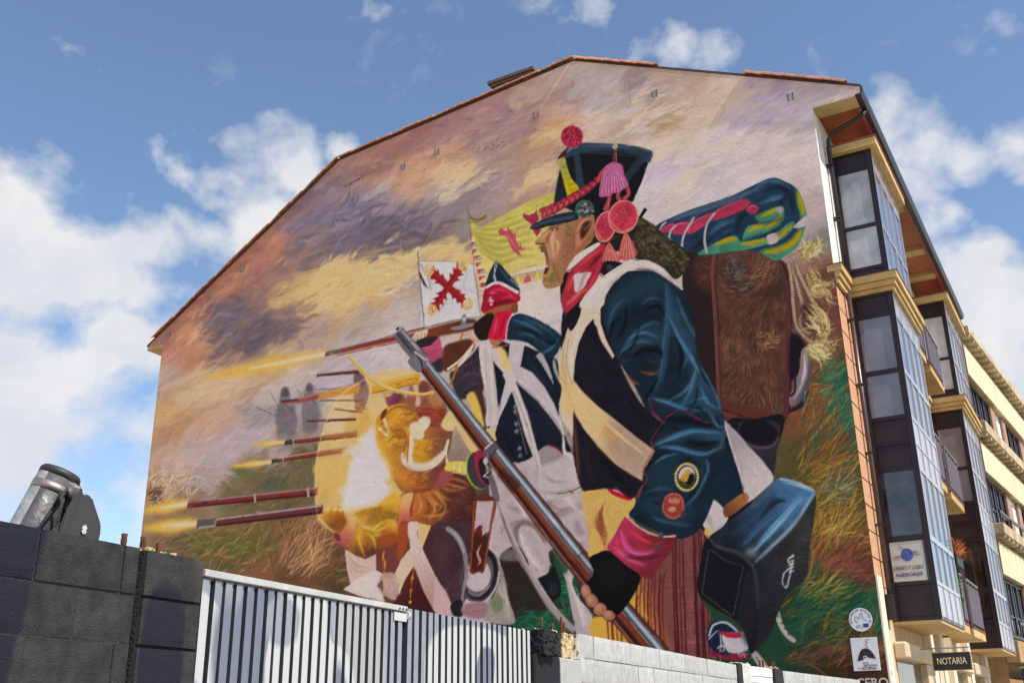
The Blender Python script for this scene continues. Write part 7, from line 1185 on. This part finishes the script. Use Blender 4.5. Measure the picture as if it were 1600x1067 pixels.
# right pillar, broken, bare concrete showing
pr = thing('broken_pillar', 'broken concrete pillar painted black and white with bare golden concrete and rebar', 'pillar', F0, FA)
M_pil = fence_paint('pillar_paint', ((.46, .45, .43), [(BLK, (5.60, 1.6, .335, 2, 8, .03, 0))]), .9, .6, .1)
box('shaft', (5.515, 6.30, -.01, .3, 0, 2.025), M_pil, pr, .008)
def rough_block(name, b, m, cuts, amp, parent):
    bm = bmesh.new(); bmesh.ops.create_cube(bm, size=1); bmesh.ops.subdivide_edges(bm, edges=bm.edges[:], cuts=cuts, use_grid_fill=True)
    for v in bm.verts:
        c = v.co; c2 = Vector((b[0] + (b[1] - b[0]) * (c.x + .5), b[2] + (b[3] - b[2]) * (c.y + .5), b[4] + (b[5] - b[4]) * (c.z + .5))); v.co = c2 + Vector((random.gauss(0, amp), random.gauss(0, amp), random.gauss(0, amp)))
    me = bpy.data.meshes.new(name); bm.to_mesh(me); bm.free(); return obj(name, me, m, parent)
rough_block('broken_face', (5.55, 5.785, -.055, .1, 2.03, 2.165), mat('black_sprayed_rubble', BLK, .95, 0, .25, 30, 1.2, 60), 7, .0065, pr)
box('cap_block', (5.79, 5.985, .004, .26, 2.03, 2.172), mat('black_block', BLK, .9, 0, .2, 20, .5, 90), pr, .006); rough_block('bare_face', (5.988, 6.19, .0, .26, 2.028, 2.172), M_bare, 6, .0035, pr); crumbs('aggregate', pr, 60, ((6.15, 6.27), (-.004, .05), (2.035, 2.165)), .011, M_bare); crumbs('mortar_crumb', pr, 34, ((5.58, 6.2), (-.03, .15), (2.166, 2.178)), .010, M_bare)
for x, y, hh in ((5.80, .06, .085), (5.93, .04, .062), (6.06, .03, .11), (6.19, .06, .09)): rebar(pr, x, y, 2.14, 2.172 + hh, .008)
fw2 = thing('block_wall', 'white painted concrete block wall between broken pillar and small white gate', 'wall', F0, FA)
block_wall(fw2, 6.315, 11.08, 2.198, .40, .155, M_wblk, M_wmort, .12)
obj('mortar_flash', prism('mortar_flash', [(6.2, 2.03), (6.4, 2.03), (6.4, 2.192), (6.3, 2.192)], .002, .016), M_wblk, fw2)
for x in (10.2, 10.45, 10.7): rebar(fw2, x, .08, 2.18, 2.198 + random.uniform(.05, .09), .008)
# last stretch: small gate and wall up to the gable
P2 = fence_frame(11.10); R2 = math.radians(90)
q1 = thing('gate_pillar', 'narrow block pillar, black on its near part and white beyond, beside the small white gate', 'pillar', P2, R2)
M_q1 = mat('white_pillar_paint', (.6, .58, .55), .9, 0, .15, 14, .5, 90)
box('shaft', (.13, .42, -.02, .2, 0, 2.215), M_q1, q1, .006); box('black_side', (-.02, .128, -.022, .2, 0, 2.213), mat('black_block', BLK), q1, .006); crumbs('mortar_crumb', q1, 18, ((.0, .4), (0, .1), (2.213, 2.22)), .014, M_bare)  # near part of the pillar is black, the rest white
q2 = thing('small_gate', 'small white barred gate between two block pillars', 'gate', P2, R2)
M_wg = mat('white_gate_paint', (.72, .72, .72), .5, 0, .08, 8)
obj('frame', boxes('frame', [(.43, 1.28, .0, .05, 2.10, 2.20), (.43, 1.28, .005, .045, 2.03, 2.095), (.43, .47, .0, .05, .1, 2.029), (1.24, 1.28, .0, .05, .1, 2.029)], .004), M_wg, q2)
for k in range(9): box('bar', (.50 + .081 * k, .53 + .081 * k, .012, .04, .12, 2.03), M_wg, q2)
q3 = thing('gate_pillar', 'rough dark block pillar with rebar stubs at the far side of the small gate', 'pillar', P2, R2)
box('shaft', (1.29, 1.62, -.03, .2, 0, 2.2), mat('black_block', BLK), q3, .006); crumbs('mortar_crumb', q3, 30, ((1.0, 1.65), (0, .1), (2.2, 2.215)), .016, M_bare)
for x in (1.02, 1.14, 1.5, 1.58): rebar(q3, x, .06, 2.16, 2.29, .012)
fw3 = thing('block_wall', 'white painted block wall running from the small gate to the gable corner', 'wall', P2, R2)
block_wall(fw3, 1.63, 5.86, 2.195, .40, .155, M_wblk, M_wmort, .2)
# ---------------------------------------------------------------- traffic signal leaning behind the wall
def ray(x, y):
    v = _r * (x - 800) - _u * (y - 533.5) + _fw * CAM_F; return v.normalized()
ts = thing('traffic_signal', 'leaning grey signal post with a black lamp housing and steel band behind the dark wall', 'signal')
O3 = ray(88, 800) * 4.0 + Vector((0, 0, EYE)); side = Vector((-ray(88, 800).y, ray(88, 800).x, 0)).normalized() * -1; upv = Vector((0, 0, 1)); dep = side.cross(upv) * -1
ts.location = O3; S_ = 4.0 / CAM_F
def L3(px, py, d=0.0): return side * ((px - 88) * S_) - upv * ((py - 800) * S_) + dep * d
M_post = mat('peeling_grey_post', (.085, .08, .083), .5, .1, .2, 10, .2, 60, patch=((.5, .48, .45), 16, .58)); M_hous = mat('black_lamp_housing', (.04, .037, .038), .55, 0, .15, 6)
ax0, ax1 = L3(22, 930), L3(86, 748)
obj('post', tube('post', [ax0, (ax0 + ax1) / 2, ax1], .072, 20), M_post, ts)
dd = (ax1 - ax0).normalized(); obj('post_cap', tube('post_cap', [ax1 - dd * .012, ax1 + dd * .006, ax1 + dd * .016], .08, 20, True, [.0735, .0735, .066]), M_hous, ts)
def strip(a, b, r, t0, t1, n=8):
    d = (b - a).normalized(); e = dep.copy(); e = (e - d * e.dot(d)).normalized() * -1; g = d.cross(e); v, f = [], []
    for p in (a, b): v += [p + (e * math.cos(t) + g * math.sin(t)) * r for t in np.linspace(t0, t1, n)]
    return mesh('bare_strip', v, [(k, k + 1, n + k + 1, n + k) for k in range(n - 1)])
sg_ = 1 if (ax1 - ax0).cross(dep * -1).dot(side) < 0 else -1
obj('bare_strip', strip(ax0, ax1 - dd * .013, .0726, sg_ * .5, sg_ * 1.7), mat('bare_post_metal', (.42, .40, .38), .5, .2, .3, 14, .2, 60, patch=((.09, .085, .085), 30, .6)), ts)
b0 = ax1 - dd * .055; obj('steel_band', tube('steel_band', [b0 - dd * .014, b0 + dd * .014], .0745, 20), mat('steel_strap', (.42, .36, .33), .4, .7, .2, 12), ts); obj('band_lug', boxes('band_lug', [(-.03, .03, -.014, .014, -.018, .018)], .003), mat('steel_lug', (.55, .5, .45), .4, .7), ts, b0 + side * .062 - dep * .05, (0, math.radians(30), 0))
hp = [(92, 870), (84, 842), (106, 798), (113, 783), (121, 778), (131, 783), (147, 820), (148, 836), (140, 870)]
def plate(name, pts, d0, d1, m):
    v = [L3(x, y, d0) for x, y in pts] + [L3(x, y, d1) for x, y in pts]; n = len(pts)
    f = [tuple(range(n)), tuple(range(n, 2 * n))[::-1]] + [(i, (i + 1) % n, n + (i + 1) % n, n + i) for i in range(n)]
    me = mesh(name, v, f); bm = bmesh.new(); bm.from_mesh(me); bmesh.ops.recalc_face_normals(bm, faces=bm.faces); bmesh.ops.bevel(bm, geom=bm.edges[:], offset=.006, segments=2, affect='EDGES'); bm.to_mesh(me); bm.free(); return obj(name, me, m, ts)
plate('housing', hp, -.10, .10, M_hous); plate('housing_lid', [(92, 850), (98, 812), (110, 778), (116, 776), (112, 800), (100, 850)], -.12, .11, M_hous); plate('rear_case', [(70, 870), (88, 800), (104, 757), (112, 756), (120, 768), (118, 784), (98, 850)], .0, .14, M_hous)
obj('cable', tube('cable', [L3(84, 800, -.1), (L3(90, 782, -.12)), L3(98, 778, -.12), L3(103, 790, -.11)], .006, 8), M_gin, ts); obj('conduit', tube('conduit', [L3(98, 772, -.09), L3(78, 812, -.09), L3(55, 860, -.09)], .006, 8), M_gin, ts)
plate('diamond_mark', [(127, 820), (131, 830), (127, 838), (122, 829)], -.1075, -.1005, mat('white_mark', (.7, .68, .66), .6))
